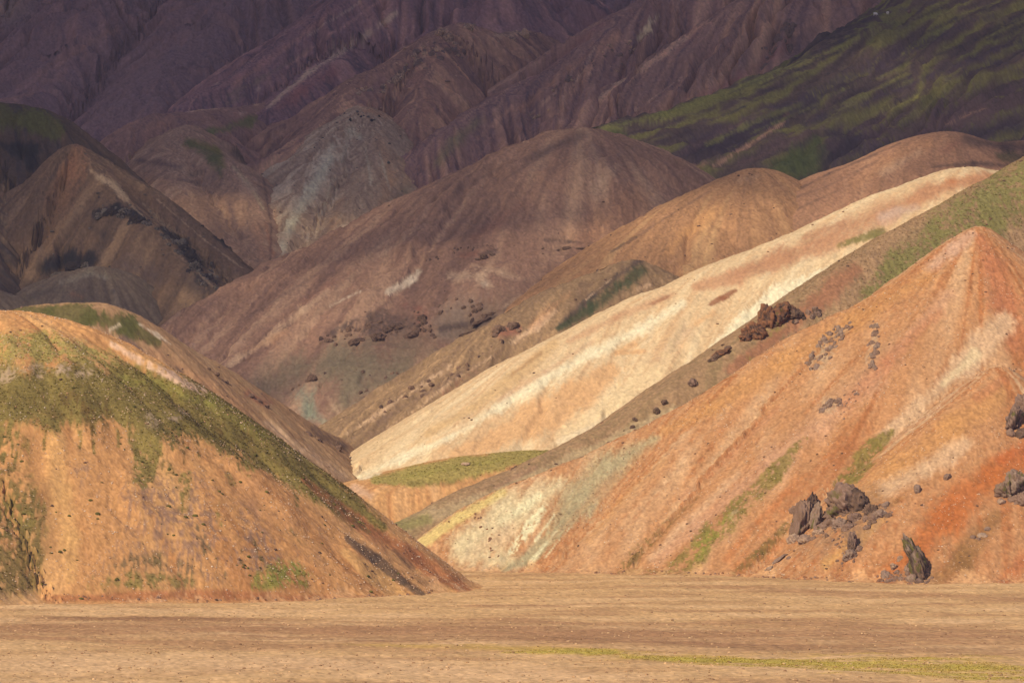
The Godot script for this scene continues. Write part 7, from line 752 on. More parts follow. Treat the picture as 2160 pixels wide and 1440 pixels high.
	["rock_cluster","dark stones trailing down beside the string of purple stones on the orange peak","rock","","right_hill",[["block",65.28,-743.4,0.36,0.26,0.12,"rock_brown","rock_brown",0,-0.3],["block",62.5,-737.9,0.18,0.13,0.09,"rock_brown","rock_brown",0,-0.3],["block",67.1,-746.4,0.15,0.24,0.2,"rock_purple","rock_brown",0,-0.3],["block",63.8,-740.4,0.22,0.29,0.3,"rock_brown","rock_purple",0,-0.3],["block",68.8,-748.9,0.19,0.28,0.14,"rock_brown","rock_brown",0,-0.3],["block",63.07,-737.9,0.17,0.21,0.21,"rock_brown","rock_purple",0,-0.3],["block",65.58,-741.9,0.35,0.41,0.33,"rock_brown","rock_purple",0,-0.3],["block",63.52,-739.9,0.19,0.24,-0.01,"rock_purple","rock_brown",0,-0.3],["block",65.43,-739.4,0.22,0.25,-0.26,"rock_brown","rock_brown",0,-0.3],["block",62.88,-735.9,0.24,0.32,0.1,"rock_purple","rock_purple",0,-0.3],["block",66.67,-744.9,0.16,0.12,0.09,"rock_purple","rock_purple",0,-0.3],["block",66.05,-741.9,0.35,0.25,-0.37,"rock_purple","rock_purple",0,-0.3],["block",66.45,-745.4,0.2,0.16,0.14,"rock_purple","rock_purple",0,-0.3],["block",62.97,-740.9,0.17,0.2,-0.04,"rock_purple","rock_purple",0,-0.3],["block",66.96,-746.9,0.14,0.15,-0.14,"rock_purple","rock_purple",0,-0.3],["block",67.92,-748.4,0.15,0.23,-0.39,"rock_brown","rock_brown",0,-0.3],["block",63.64,-743.4,0.3,0.26,0.38,"rock_brown","rock_brown",0,-0.3],["block",64.39,-741.4,0.25,0.22,0.3,"rock_purple","rock_brown",0,-0.3],["block",66.09,-741.4,0.24,0.26,-0.15,"rock_brown","rock_purple",0,-0.3],["block",63.65,-741.4,0.24,0.24,-0.37,"rock_purple","rock_purple",0,-0.3],["block",62.99,-740.4,0.23,0.22,0.02,"rock_purple","rock_purple",0,-0.3],["block",65.59,-743.4,0.27,0.35,-0.01,"rock_brown","rock_purple",0,-0.3],["block",64.06,-737.9,0.16,0.16,-0.01,"rock_purple","rock_brown",0,-0.3],["block",66.43,-745.4,0.16,0.18,-0.11,"rock_purple","rock_purple",0,-0.3]]],
	["rock_cluster","stones gathered along the foot of the orange peak","rock","","right_hill",[["block",26.19,-713.9,0.23,0.2,-0.16,"rock_purple","rock_rust",0,-0.3],["block",18.66,-721.4,0.23,0.21,-0.2,"rock_rust","rock_rust",0,-0.3],["block",59.32,-681.9,0.15,0.14,0.03,"rock_rust","rock_purple",0,-0.3],["block",54.01,-686.9,0.2,0.26,-0.07,"rock_rust","rock_brown",0,-0.3],["block",33.46,-707.9,0.25,0.39,0.38,"rock_brown","rock_brown",0,-0.3],["block",33.36,-708.4,0.21,0.19,0.07,"rock_brown","rock_brown",0,-0.3],["block",59.12,-681.9,0.33,0.44,0.09,"rock_brown","rock_purple",0,-0.3],["block",19.16,-720.9,0.26,0.27,-0.18,"rock_rust","rock_rust",0,-0.3],["block",16.71,-723.9,0.14,0.13,-0.29,"rock_rust","rock_rust",0,-0.3],["block",59.75,-682.4,0.34,0.23,-0.03,"rock_rust","rock_purple",0,-0.3],["block",49.04,-690.4,0.26,0.33,0.06,"rock_brown","rock_purple",0,-0.3],["block",56.99,-684.4,0.11,0.13,0.3,"rock_purple","rock_rust",0,-0.3],["block",53.94,-685.4,0.18,0.22,0.1,"rock_purple","rock_rust",0,-0.3],["block",37.49,-704.4,0.2,0.22,-0.01,"rock_rust","rock_brown",0,-0.3],["block",52.03,-688.4,0.25,0.38,0.31,"rock_rust","rock_rust",0,-0.3],["block",44.05,-697.4,0.09,0.09,0.29,"rock_rust","rock_brown",0,-0.3],["block",50.21,-689.9,0.14,0.11,-0.03,"rock_brown","rock_rust",0,-0.3],["block",18.53,-721.4,0.25,0.23,0.25,"rock_brown","rock_brown",0,-0.3],["block",36.77,-704.9,0.23,0.4,-0.19,"rock_brown","rock_purple",0,-0.3],["block",45.39,-695.4,0.16,0.16,-0.19,"rock_rust","rock_rust",0,-0.3],["block",45.69,-694.4,0.13,0.15,-0.06,"rock_rust","rock_purple",0,-0.3],["block",38.18,-704.4,0.26,0.42,0.07,"rock_rust","rock_rust",0,-0.3],["block",45.01,-694.9,0.26,0.33,-0.08,"rock_purple","rock_rust",0,-0.3],["block",36.98,-704.4,0.13,0.11,-0.38,"rock_rust","rock_purple",0,-0.3],["block",49.93,-690.4,0.12,0.12,-0.28,"rock_rust","rock_purple",0,-0.3],["block",44.17,-696.9,0.11,0.17,-0.16,"rock_rust","rock_rust",0,-0.3],["block",15.75,-723.9,0.17,0.26,-0.12,"rock_brown","rock_rust",0,-0.3],["block",25.57,-715.9,0.13,0.13,0.36,"rock_brown","rock_rust",0,-0.3],["block",16.24,-723.4,0.19,0.23,-0.21,"rock_purple","rock_purple",0,-0.3],["block",45.65,-694.9,0.33,0.33,-0.29,"rock_purple","rock_rust",0,-0.3],["block",59.41,-681.4,0.28,0.22,0.35,"rock_rust","rock_brown",0,-0.3],["block",51.8,-687.9,0.17,0.23,-0.2,"rock_purple","rock_brown",0,-0.3],["block",46.65,-693.9,0.31,0.32,-0.17,"rock_purple","rock_brown",0,-0.3],["block",43.46,-696.9,0.18,0.22,0.14,"rock_purple","rock_brown",0,-0.3],["block",39.14,-703.9,0.14,0.12,0.09,"rock_purple","rock_brown",0,-0.3],["block",35.99,-704.9,0.23,0.24,-0.01,"rock_rust","rock_brown",0,-0.3],["block",48.89,-690.4,0.27,0.32,-0.25,"rock_purple","rock_brown",0,-0.3],["block",53.98,-686.9,0.27,0.21,-0.34,"rock_rust","rock_purple",0,-0.3],["block",40.88,-701.9,0.24,0.26,0.09,"rock_purple","rock_purple",0,-0.3],["block",48.42,-692.9,0.12,0.13,0.14,"rock_brown","rock_brown",0,-0.3],["block",46.68,-692.9,0.31,0.3,-0.26,"rock_rust","rock_brown",0,-0.3],["block",15.63,-723.4,0.34,0.4,0.24,"rock_rust","rock_brown",0,-0.3],["block",52.91,-686.9,0.11,0.15,0.37,"rock_purple","rock_brown",0,-0.3],["block",20.66,-720.4,0.3,0.42,0.05,"rock_purple","rock_rust",0,-0.3],["block",51.75,-688.9,0.13,0.17,0.39,"rock_rust","rock_rust",0,-0.3],["block",51.73,-688.9,0.23,0.28,0.34,"rock_brown","rock_rust",0,-0.3],["block",52.78,-687.4,0.24,0.24,0.16,"rock_brown","rock_brown",0,-0.3],["block",27.31,-714.4,0.13,0.09,0.28,"rock_brown","rock_rust",0,-0.3],["block",34.86,-706.9,0.33,0.31,0.26,"rock_brown","rock_brown",0,-0.3],["block",27.53,-713.9,0.28,0.24,0.25,"rock_purple","rock_rust",0,-0.3],["block",57.39,-683.4,0.13,0.14,0.18,"rock_brown","rock_brown",0,-0.3],["block",53.52,-687.4,0.27,0.33,0.34,"rock_purple","rock_purple",0,-0.3],["block",40.98,-702.4,0.32,0.24,0.07,"rock_purple","rock_rust",0,-0.3],["block",28.31,-712.9,0.15,0.18,0.01,"rock_rust","rock_brown",0,-0.3],["block",44.92,-695.9,0.28,0.34,0.13,"rock_rust","rock_purple",0,-0.3],["block",18.35,-721.4,0.21,0.21,0.05,"rock_purple","rock_rust",0,-0.3],["block",32.21,-708.9,0.32,0.28,-0.32,"rock_brown","rock_brown",0,-0.3],["block",32.41,-708.4,0.1,0.1,-0.17,"rock_rust","rock_purple",0,-0.3],["block",55.53,-685.4,0.21,0.24,-0.33,"rock_brown","rock_purple",0,-0.3],["block",57.41,-682.9,0.13,0.13,0.24,"rock_purple","rock_brown",0,-0.3]]],
	["rock_cluster","stones gathered along the foot of the mossy orange hill","rock","","left_hill",[["block",-39.53,-602.66,0.29,0.36,0.2,"rock_brown","rock_rust",0,-0.3],["block",-62.31,-591.66,0.21,0.16,0.14,"rock_purple","rock_purple",0,-0.3],["block",-34.4,-606.16,0.17,0.17,0.06,"rock_rust","rock_purple",0,-0.3],["block",-18.01,-625.16,0.28,0.26,0.04,"rock_purple","rock_purple",0,-0.3],["block",-20.29,-620.16,0.2,0.16,0.07,"rock_purple","rock_purple",0,-0.3],["block",-53.87,-594.66,0.18,0.28,-0.01,"rock_rust","rock_purple",0,-0.3],["block",-38.32,-603.16,0.27,0.29,0.26,"rock_rust","rock_rust",0,-0.3],["block",-46.89,-597.66,0.21,0.25,0.08,"rock_brown","rock_rust",0,-0.3],["block",-20.76,-620.16,0.12,0.15,-0.1,"rock_rust","rock_purple",0,-0.3],["block",-64.22,-590.66,0.17,0.14,-0.03,"rock_rust","rock_purple",0,-0.3],["block",-60.37,-591.66,0.13,0.12,0.23,"rock_rust","rock_rust",0,-0.3],["block",-36.73,-604.66,0.26,0.3,0.36,"rock_brown","rock_purple",0,-0.3],["block",-19.78,-621.66,0.15,0.19,0.31,"rock_rust","rock_brown",0,-0.3],["block",-40.2,-601.16,0.08,0.1,0.38,"rock_brown","rock_purple",0,-0.3],["block",-15.59,-627.66,0.08,0.1,-0.38,"rock_brown","rock_purple",0,-0.3],["block",-40.69,-601.66,0.15,0.11,0.05,"rock_purple","rock_brown",0,-0.3],["block",-65.05,-590.66,0.23,0.32,-0.34,"rock_purple","rock_rust",0,-0.3],["block",-67.7,-589.66,0.1,0.15,-0.34,"rock_brown","rock_rust",0,-0.3],["block",-48.29,-597.66,0.17,0.22,0.22,"rock_rust","rock_brown",0,-0.3],["block",-23.02,-617.16,0.11,0.12,0,"rock_purple","rock_rust",0,-0.3],["block",-54.17,-594.66,0.22,0.28,0.02,"rock_brown","rock_purple",0,-0.3],["block",-30.38,-608.66,0.19,0.24,-0.26,"rock_brown","rock_purple",0,-0.3],["block",-39.35,-603.16,0.14,0.13,-0.01,"rock_purple","rock_brown",0,-0.3],["block",-60.92,-591.66,0.29,0.3,-0.29,"rock_rust","rock_rust",0,-0.3],["block",-22.75,-617.66,0.26,0.36,0.39,"rock_rust","rock_purple",0,-0.3],["block",-44.26,-599.66,0.08,0.08,-0.2,"rock_purple","rock_brown",0,-0.3],["block",-49.9,-596.66,0.15,0.15,0.37,"rock_rust","rock_brown",0,-0.3],["block",-30.11,-609.16,0.2,0.19,0.17,"rock_brown","rock_rust",0,-0.3],["block",-64.79,-590.66,0.19,0.2,0.23,"rock_purple","rock_rust",0,-0.3],["block",-13.71,-631.66,0.25,0.27,0.25,"rock_rust","rock_brown",0,-0.3],["block",-21.77,-619.16,0.26,0.23,0.32,"rock_rust","rock_rust",0,-0.3],["block",-13.17,-634.16,0.29,0.24,-0.14,"rock_brown","rock_rust",0,-0.3],["block",-65.36,-590.16,0.24,0.18,0.36,"rock_rust","rock_rust",0,-0.3],["block",-22,-618.16,0.32,0.27,-0.19,"rock_purple","rock_rust",0,-0.3],["block",-21.56,-619.16,0.18,0.17,-0.39,"rock_purple","rock_rust",0,-0.3],["block",-48.29,-597.16,0.16,0.21,0.16,"rock_rust","rock_rust",0,-0.3],["block",-64.23,-590.16,0.19,0.12,0.37,"rock_rust","rock_brown",0,-0.3],["block",-28,-612.16,0.28,0.38,-0.26,"rock_purple","rock_brown",0,-0.3],["block",-34.96,-606.16,0.11,0.12,0.21,"rock_rust","rock_brown",0,-0.3],["block",-65.76,-590.66,0.13,0.15,0.39,"rock_purple","rock_brown",0,-0.3],["block",-56.94,-593.16,0.23,0.27,0.02,"rock_brown","rock_brown",0,-0.3],["block",-29.27,-610.66,0.12,0.16,-0.31,"rock_brown","rock_rust",0,-0.3],["block",-60.91,-592.16,0.11,0.18,-0.31,"rock_purple","rock_rust",0,-0.3],["block",-67.95,-590.16,0.15,0.18,-0.31,"rock_rust","rock_brown",0,-0.3],["block",-60.67,-591.66,0.1,0.09,-0.29,"rock_brown","rock_brown",0,-0.3],["block",-15.78,-627.66,0.17,0.17,-0.34,"rock_rust","rock_rust",0,-0.3],["block",-48.15,-596.66,0.15,0.11,-0.15,"rock_brown","rock_purple",0,-0.3],["block",-30.53,-608.66,0.26,0.28,0.17,"rock_brown","rock_purple",0,-0.3],["block",-16.73,-626.16,0.21,0.35,-0.34,"rock_brown","rock_purple",0,-0.3],["block",-30.09,-610.16,0.22,0.33,0.05,"rock_purple","rock_rust",0,-0.3],["block",-44.92,-599.16,0.24,0.28,0.39,"rock_purple","rock_purple",0,-0.3],["block",-55.75,-593.16,0.09,0.13,-0.23,"rock_brown","rock_purple",0,-0.3],["block",-13.49,-632.16,0.26,0.36,-0.38,"rock_brown","rock_purple",0,-0.3],["block",-45.75,-598.66,0.16,0.13,0.26,"rock_purple","rock_rust",0,-0.3],["block",-16.86,-626.16,0.24,0.4,0.16,"rock_purple","rock_rust",0,-0.3],["block",-33.7,-607.16,0.23,0.17,0.32,"rock_brown","rock_rust",0,-0.3],["block",-13.97,-632.66,0.11,0.13,-0.3,"rock_purple","rock_rust",0,-0.3],["block",-46.82,-597.16,0.15,0.12,-0.1,"rock_purple","rock_purple",0,-0.3],["block",-20.72,-621.16,0.13,0.12,0.06,"rock_brown","rock_brown",0,-0.3],["block",-31.79,-608.66,0.12,0.16,-0.14,"rock_brown","rock_purple",0,-0.3]]],
]
const SCATTER := [
	["pale pebbles strewn over the mossy orange hill","left_hill",6000,41,0.06,0.16,"peb_pale","peb_orange",[-95,10,-672,-580]],
	["dark stones strewn over the mossy orange hill","left_hill",250,42,0.05,0.3,"peb_dark","peb_brown",[-95,10,-672,-580]],
	["small moss cushions strewn over the bare face of the mossy hill","left_hill",350,54,0.06,0.4,"peb_moss","peb_moss2",[-95,10,-650,-580]],
	["pale pebbles strewn over the orange peak","right_hill",9000,43,0.06,0.16,"peb_pale","peb_orange",[-20,115,-790,-620]],
	["dark stones strewn over the orange peak","right_hill",450,44,0.08,0.3,"peb_dark","peb_brown",[-20,115,-790,-620]],
	["dark stones strewn over the cream ridge","pale_hill",160,45,0.1,0.4,"peb_dark","peb_brown",[-45,125,-940,-800]],
	["dark stones strewn over the olive ridge","band_hill",300,46,0.1,0.4,"peb_dark","peb_brown",[-40,125,-900,-760]],
	["dark stones strewn over the brown dome","dome_hill",160,47,0.1,0.36,"s_dark","s_brown",[-115,50,-1085,-890]],
	["dark stones strewn over the streaked brown ridge","lower_brown_hill",120,48,0.12,0.4,"s_dark","s_brown",[-60,40,-970,-860]],
	["dark stones strewn over the pale grey cone","pale_cone_hill",300,49,0.15,0.5,"s_black","s_grey",[-80,-10,-1250,-1060]],
	["dark stones strewn over the brown cone","left_cone_hill",350,50,0.15,0.6,"s_black","s_grey",[-145,-50,-1130,-1010]],
	["dark stones strewn over the hill behind the moss","left_back_hill",400,51,0.1,0.35,"s_dark","s_brown",[-110,-20,-915,-800]],
	["dark stones strewn over the tan shoulder and knob","knob_hill",300,52,0.12,0.4,"s_dark","s_brown",[0,80,-1030,-900]],
	["dark stones strewn over the shaded brown peak","far_crest_hill",300,53,0.2,0.8,"f_rock","f_rock2",[-60,20,-1330,-1160]]]
const TUFTS := [
	["short moss on the cap of the orange hill","left_hill",45000,[-95,10,-672,-582]],
	["short grass on the green slope right of the cream ridge","band_hill",22000,[60,125,-900,-790]],
	["short grass on the bench in the valley mouth","grassy_terrace",9000,[-40,25,-820,-775]],
	["moss strips on the orange peak","right_hill",40000,[-10,110,-770,-630]]]
const SHEEP := [["white sheep on the far green slope, left of the pair",109.91,-1172.64,0.4,-0.35],["white sheep on the far green slope, right of the pair",113.59,-1172.14,1.9,0.12]]

class Hill:
	var called: String
	var spines: Array          # of Array[Vector3], smoothed
	var rounds: Array
	var m: float
	var m1: float
	var dd: float
	var cs: float              # coarse cell, metres
	var x0: float
	var z0: float
	var nx: int
	var nz: int
	var hh := PackedFloat32Array()   # coarse heights
	var qq := PackedFloat32Array()   # along-crest coordinate of the fall line
	var ds := PackedFloat32Array()   # distance down the fall line
	var bump: float
	var rill: float
	var rill_f: float
	var gully: float
	var base: Color
	var s1: Color
	var s2: Color
	var speck: float
	var along: bool
	var strokes: Array = []
	var mesh_arrays: Array

var hills: Array = []
var by_name := {}
var n_mid := FastNoiseLite.new()
var n_fine := FastNoiseLite.new()
var n_streak := FastNoiseLite.new()
var n_big := FastNoiseLite.new()
var n_rill := FastNoiseLite.new()
var n_soil := FastNoiseLite.new()
var used := {}
var wash := Color(COLORS.plain_wash[0], COLORS.plain_wash[1], COLORS.plain_wash[2])
const EYE := Vector3(0, 25, 0)
const NX := 6
const NZ := 5


func make_noise(n: FastNoiseLite, s: int, f: float, oct: int) -> void:
	n.seed = s
	n.noise_type = FastNoiseLite.TYPE_SIMPLEX_SMOOTH
	n.frequency = f
	n.fractal_type = FastNoiseLite.FRACTAL_FBM if oct > 1 else FastNoiseLite.FRACTAL_NONE
	n.fractal_octaves = oct


func smooth_line(p: Array, k := 3) -> Array:
	var out := []
	for i in p.size() - 1:
		var a: Vector3 = p[maxi(i - 1, 0)]
		var b: Vector3 = p[i]
		var c: Vector3 = p[i + 1]
		var d: Vector3 = p[mini(i + 2, p.size() - 1)]
		for j in k:
			var t := float(j) / k
			out.append(0.5 * (2.0 * b + (c - a) * t + (2.0 * a - 5.0 * b + 4.0 * c - d) * t * t + (3.0 * b - a - 3.0 * c + d) * t * t * t))
	out.append(p[-1])
	return out


# ---- the shape of a hill: scree that falls away from a crest line at its angle of repose
func coarse(i: int) -> void:
	var h: Hill = hills[i]
	var total := h.nx * h.nz
	h.hh.resize(total)
	h.qq.resize(total)
	h.ds.resize(total)
	var seg := []
	for k in h.spines.size():
		var s: Array = h.spines[k]
		var run := k * 400.0
		for j in s.size() - 1:
			var a: Vector3 = s[j]
			var b: Vector3 = s[j + 1]
			var e := Vector2(b.x - a.x, b.z - a.z)
			var l := e.length()
			var sl := clampf((b.y - a.y) / l, -0.93 * h.m, 0.93 * h.m)
			seg.append([a.x, a.z, e.x / l, e.y / l, l, a.y, b.y - a.y, sl / sqrt(h.m * h.m - sl * sl), run, h.rounds[k]])
			run += l
	for jz in h.nz:
		var z := h.z0 + jz * h.cs
		for jx in h.nx:
			var x := h.x0 + jx * h.cs
			var best := -1e9
			var bq := 0.0
			var bd := 0.0
			for g in seg:
				var px: float = x - g[0]
				var pz: float = z - g[1]
				var u: float = px * g[2] + pz * g[3]
				var w: float = absf(px * g[3] - pz * g[2])
				var l: float = g[4]
				var t: float = clampf((u + g[7] * w) / l, 0.0, 1.0)
				var ox: float = px - g[2] * l * t
				var oz: float = pz - g[3] * l * t
				var d := sqrt(ox * ox + oz * oz)
				var r: float = g[9]
				var dr := sqrt(d * d + r * r) - r
				var y: float = g[5] + g[6] * t - (h.m * dr if h.dd <= 0.0 else h.m1 * minf(dr, h.dd) + h.m * maxf(0.0, dr - h.dd))
				if y > best:
					best = y
					bd = d
					bq = g[8] + l * t + 22.0 * atan2(ox, oz + 0.001)
			var at := jz * h.nx + jx
			h.hh[at] = best
			h.qq[at] = bq
			h.ds[at] = bd


func spline(h: Hill, x: float, z: float) -> float:
	var u := (x - h.x0) / h.cs
	var v := (z - h.z0) / h.cs
	var i := clampi(int(round(u)), 1, h.nx - 2)
	var j := clampi(int(round(v)), 1, h.nz - 2)
	var fu := clampf(u - i, -0.5, 0.5)
	var fv := clampf(v - j, -0.5, 0.5)
	var a0 := 0.5 * (0.5 - fu) * (0.5 - fu)
	var a2 := 0.5 * (0.5 + fu) * (0.5 + fu)
	var a1 := 1.0 - a0 - a2
	var b0 := 0.5 * (0.5 - fv) * (0.5 - fv)
	var b2 := 0.5 * (0.5 + fv) * (0.5 + fv)
	var b1 := 1.0 - b0 - b2
	var at := (j - 1) * h.nx + i - 1
	var r0 := h.hh[at] * a0 + h.hh[at + 1] * a1 + h.hh[at + 2] * a2
	at += h.nx
	var r1 := h.hh[at] * a0 + h.hh[at + 1] * a1 + h.hh[at + 2] * a2
	at += h.nx
	var r2 := h.hh[at] * a0 + h.hh[at + 1] * a1 + h.hh[at + 2] * a2
	return r0 * b0 + r1 * b1 + r2 * b2


func bilinear(h: Hill, f: PackedFloat32Array, x: float, z: float) -> float:
	var u := clampf((x - h.x0) / h.cs, 0.0, h.nx - 1.001)
	var v := clampf((z - h.z0) / h.cs, 0.0, h.nz - 1.001)
	var i := int(u)
	var j := int(v)
	var at := j * h.nx + i
	return lerpf(lerpf(f[at], f[at + 1], u - i), lerpf(f[at + h.nx], f[at + h.nx + 1], u - i), v - j)


func inside(h: Hill, x: float, z: float) -> bool:
	return x > h.x0 and z > h.z0 and x < h.x0 + (h.nx - 1) * h.cs and z < h.z0 + (h.nz - 1) * h.cs


func relief(h: Hill, x: float, z: float, q: float, d: float) -> float:
	var ramp := clampf(d / 14.0, 0.0, 1.0)
	var r := 1.0 - absf(n_rill.get_noise_2d(q * h.rill_f, d * 0.012 + h.x0)) * 2.2
	var y := -h.rill * ramp * maxf(0.0, r) * maxf(0.0, r)
	var big := n_big.get_noise_2d(x + h.z0, z)
	if h.gully > 0.0:
		var down := clampf((d - 1.0) / 26.0, 0.0, 1.0)
		var wq := q + 9.0 * big
		var g1 := 1.0 - absf(n_rill.get_noise_2d(wq * 0.30 + h.z0, d * 0.03)) * 2.4
		var g2 := 1.0 - absf(n_rill.get_noise_2d(wq * 0.85 + 500.0, d * 0.05 + h.x0)) * 2.4
		if h.along:      # the moss lies on long slanting steps
			g1 = 1.0 - absf(n_rill.get_noise_2d(wq * 0.05, d * 0.5 + wq * 0.03)) * 2.4
			g2 = 1.0 - absf(n_rill.get_noise_2d(wq * 0.16 + 500.0, d * 1.3)) * 2.4
		y += h.gully * down * (0.45 - maxf(g1, -0.6) * (0.75 + 0.25 * down) - maxf(g2, -0.6) * 0.32)
	y += big * h.bump * 2.2 * (0.6 + 0.4 * ramp)
	y += n_mid.get_noise_2d(x, z) * h.bump * 0.6 + n_fine.get_noise_2d(x, z) * h.bump * 0.28
	return y


func toe(y: float) -> float:
	# the slope eases out on to the plain as a low apron of washed-down scree
	if y > 1.8 or y < -1.8:
		return y if y > 0.0 else -0.12
	return (y + 1.8) * (y + 1.8) / 7.2 - 0.12


func ground(h: Hill, x: float, z: float, q: float, d: float) -> float:
	var flat := plain_height(x, z)
	return flat + toe(spline(h, x, z) + relief(h, x, z, q, d) - flat)


func surface(called: String, x: float, z: float) -> float:
	var h: Hill = by_name[called]
	return ground(h, x, z, bilinear(h, h.qq, x, z), bilinear(h, h.ds, x, z))


func slope_at(called: String, x: float, z: float) -> Vector3:
	var h: Hill = by_name[called]
	return Vector3(spline(h, x - 0.7, z) - spline(h, x + 0.7, z), 1.4, spline(h, x, z - 0.7) - spline(h, x, z + 0.7)).normalized()


# ---- what the ground is made of: soil, streaks of washed-down material, and the patches that the photograph shows
func soil(h: Hill, x: float, y: float, z: float, q: float, d: float) -> Color:
	var st := n_streak.get_noise_2d(q * 0.32, d * 0.018)
	var st2 := n_streak.get_noise_2d(q * 1.5 + 300.0, d * 0.05)
	if h.along:
		st = n_streak.get_noise_2d(q * 0.06, d * 0.34) * 1.5 + 0.2
		st2 = n_streak.get_noise_2d(q * 0.12 + 300.0, d * 1.1)
	var nm := n_mid.get_noise_2d(x * 0.7 + 91.0, z * 0.7 + y)
	var nf := n_fine.get_noise_2d(x * 1.5, z * 1.5 + y * 1.5)
	var ns := n_soil.get_noise_3d(x, y * 1.4, z)
	var c := h.base
	c = c.lerp(h.s1, clampf((st + 0.25 * nm) * 2.0 - 0.1, 0.0, 1.0))
	c = c.lerp(h.s2, clampf((-st2 * 0.8 - st * 0.7 + 0.3 * ns) * 1.8 - 0.1, 0.0, 0.9))
	for g in h.strokes:
		if x < g[0] or x > g[1] or y < g[2] or y > g[3]:
			continue
		var ex: float = x - g[4]
		var ey: float = y - g[5]
		var t: float = clampf((ex * g[6] + ey * g[7]) * g[8], 0.0, 1.0)
		ex -= g[6] * t
		ey -= g[7] * t
		var w: float = lerpf(g[9], g[10], t)
		var k: float = 1.0 - sqrt(ex * ex + ey * ey) / w
		var ro: float = g[12]
		k += ro * (0.5 * nm + 0.32 * nf + 0.3 * st2)
		k = clampf(k / g[11], 0.0, 1.0)
		if k <= 0.0:
			continue
		k = k * k * (3.0 - 2.0 * k)
		if g[14] > 0.0:
			k *= clampf((nf * 0.8 + ns * 0.8 + nm * 0.6) * 2.2 + 1.35 - g[14] * 2.0, 0.0, 1.0)
		c = c.lerp(g[15], k * g[13])
	if y < 2.4:
		c = c.lerp(wash, clampf((0.7 - y) * 0.6 + nm * 2.2 + nf * 0.8, 0.0, 0.6))
	var sp := 1.0 + h.speck * (nf * 0.5 + ns * 0.22 + nm * 0.18)
	return Color(c.r * sp, c.g * sp, c.b * sp)


func grain(i: int, j: int) -> float:
	var n := (i * 73856093) ^ (j * 19349663)
	n = (n ^ (n >> 13)) * 1274126177
	return float((n >> 8) & 0xffff) / 65535.0 - 0.5


func fine(i: int) -> void:
	var h: Hill = hills[i]
	var cx := h.nx - 1
	var cz := h.nz - 1
	var near := []
	for o in hills:
		if o != h and o.x0 < h.x0 + cx * h.cs and o.z0 < h.z0 + cz * h.cs and h.x0 < o.x0 + o.nx * o.cs and h.z0 < o.z0 + o.nz * o.cs:
			near.append(o)
	var kind := PackedByteArray()      # 0 left out, 1 one face, 2 fine
	kind.resize(cx * cz)
	var w := cx * NX + 1
	var rows := cz * NZ + 1
	var number := PackedInt32Array()
	number.resize(w * rows)
	number.fill(-1)
	for jz in range(1, cz - 1):
		for jx in range(1, cx - 1):
			var at := jz * h.nx + jx
			var top := maxf(maxf(h.hh[at], h.hh[at + 1]), maxf(h.hh[at + h.nx], h.hh[at + h.nx + 1]))
			if top < -3.0:
				continue
			var x := h.x0 + (jx + 0.5) * h.cs
			var z := h.z0 + (jz + 0.5) * h.cs
			var buried := false
			for o in near:
				if inside(o, x, z) and bilinear(o, o.hh, x, z) > top + 4.0:
					buried = true
					break
			if buried:
				continue
			var gx := h.hh[at + 1] - h.hh[at]
			var gz := h.hh[at + h.nx] - h.hh[at]
			var y := h.hh[at]
			var facing := (Vector3(-gx, h.cs, -gz)).dot(EYE - Vector3(x, y, z))
			var side := absf(x / z)
			var up := (y - 25.0) / -z
			var k := 2 if facing > -0.12 * h.cs * -z and side < 0.15 and up < 0.122 else 1
			kind[jz * cx + jx] = k
			var sx := 1 if k == 2 else NX
			var sz := 1 if k == 2 else NZ
			for b in range(0, NZ + 1, sz):
				for a in range(0, NX + 1, sx):
					number[(jz * NZ + b) * w + jx * NX + a] = 0
	var pos := PackedVector3Array()
	var col := PackedColorArray()
	var step_x := h.cs / NX
	var step_z := h.cs / NZ
	var count := 0
	for b in rows:
		var z := h.z0 + b * step_z
		for a in w:
			if number[b * w + a] < 0:
				continue
			var x := h.x0 + a * step_x
			var q := bilinear(h, h.qq, x, z)
			var d := bilinear(h, h.ds, x, z)
			var g := grain(a, b)
			var y := ground(h, x, z, q, d) + g * 0.26 * step_x
			var c := soil(h, x, y, z, q, d)
			var f := 1.0 + g * h.speck * 0.9
			pos.append(Vector3(x, y, z))
			col.append(Color(c.r * f, c.g * f, c.b * f))
			number[b * w + a] = count
			count += 1
	var nor := PackedVector3Array()
	nor.resize(count)
	var idx := PackedInt32Array()
	for jz in cz:
		for jx in cx:
			var k := kind[jz * cx + jx]
			if k == 0:
				continue
			var sx := 1 if k == 2 else NX
			var sz := 1 if k == 2 else NZ
			for b in range(0, NZ, sz):
				for a in range(0, NX, sx):
					var r0 := (jz * NZ + b) * w + jx * NX + a
					var r1 := r0 + sz * w
					var p00 := number[r0]
					var p10 := number[r0 + sx]
					var p01 := number[r1]
					var p11 := number[r1 + sx]
					idx.append_array([p00, p10, p11, p00, p11, p01])
					var v0 := pos[p00]
					var n := (pos[p01] - v0).cross(pos[p10] - v0) + (pos[p10] - pos[p11]).cross(pos[p01] - pos[p11])
					nor[p00] += n
					nor[p10] += n
					nor[p01] += n
					nor[p11] += n
	for k in count:
		nor[k] = nor[k].normalized()
	var arr := []
	arr.resize(Mesh.ARRAY_MAX)
	arr[Mesh.ARRAY_VERTEX] = pos
	arr[Mesh.ARRAY_NORMAL] = nor
	arr[Mesh.ARRAY_COLOR] = col
	arr[Mesh.ARRAY_INDEX] = idx
	h.mesh_arrays = arr


func lin(c: Array) -> Color:
	return Color(c[0], c[1], c[2])


func numbered(called: String) -> String:
	if not used.has(called):
		used[called] = 0
		return called
	used[called] += 1
	return "%s_%03d" % [called, used[called]]


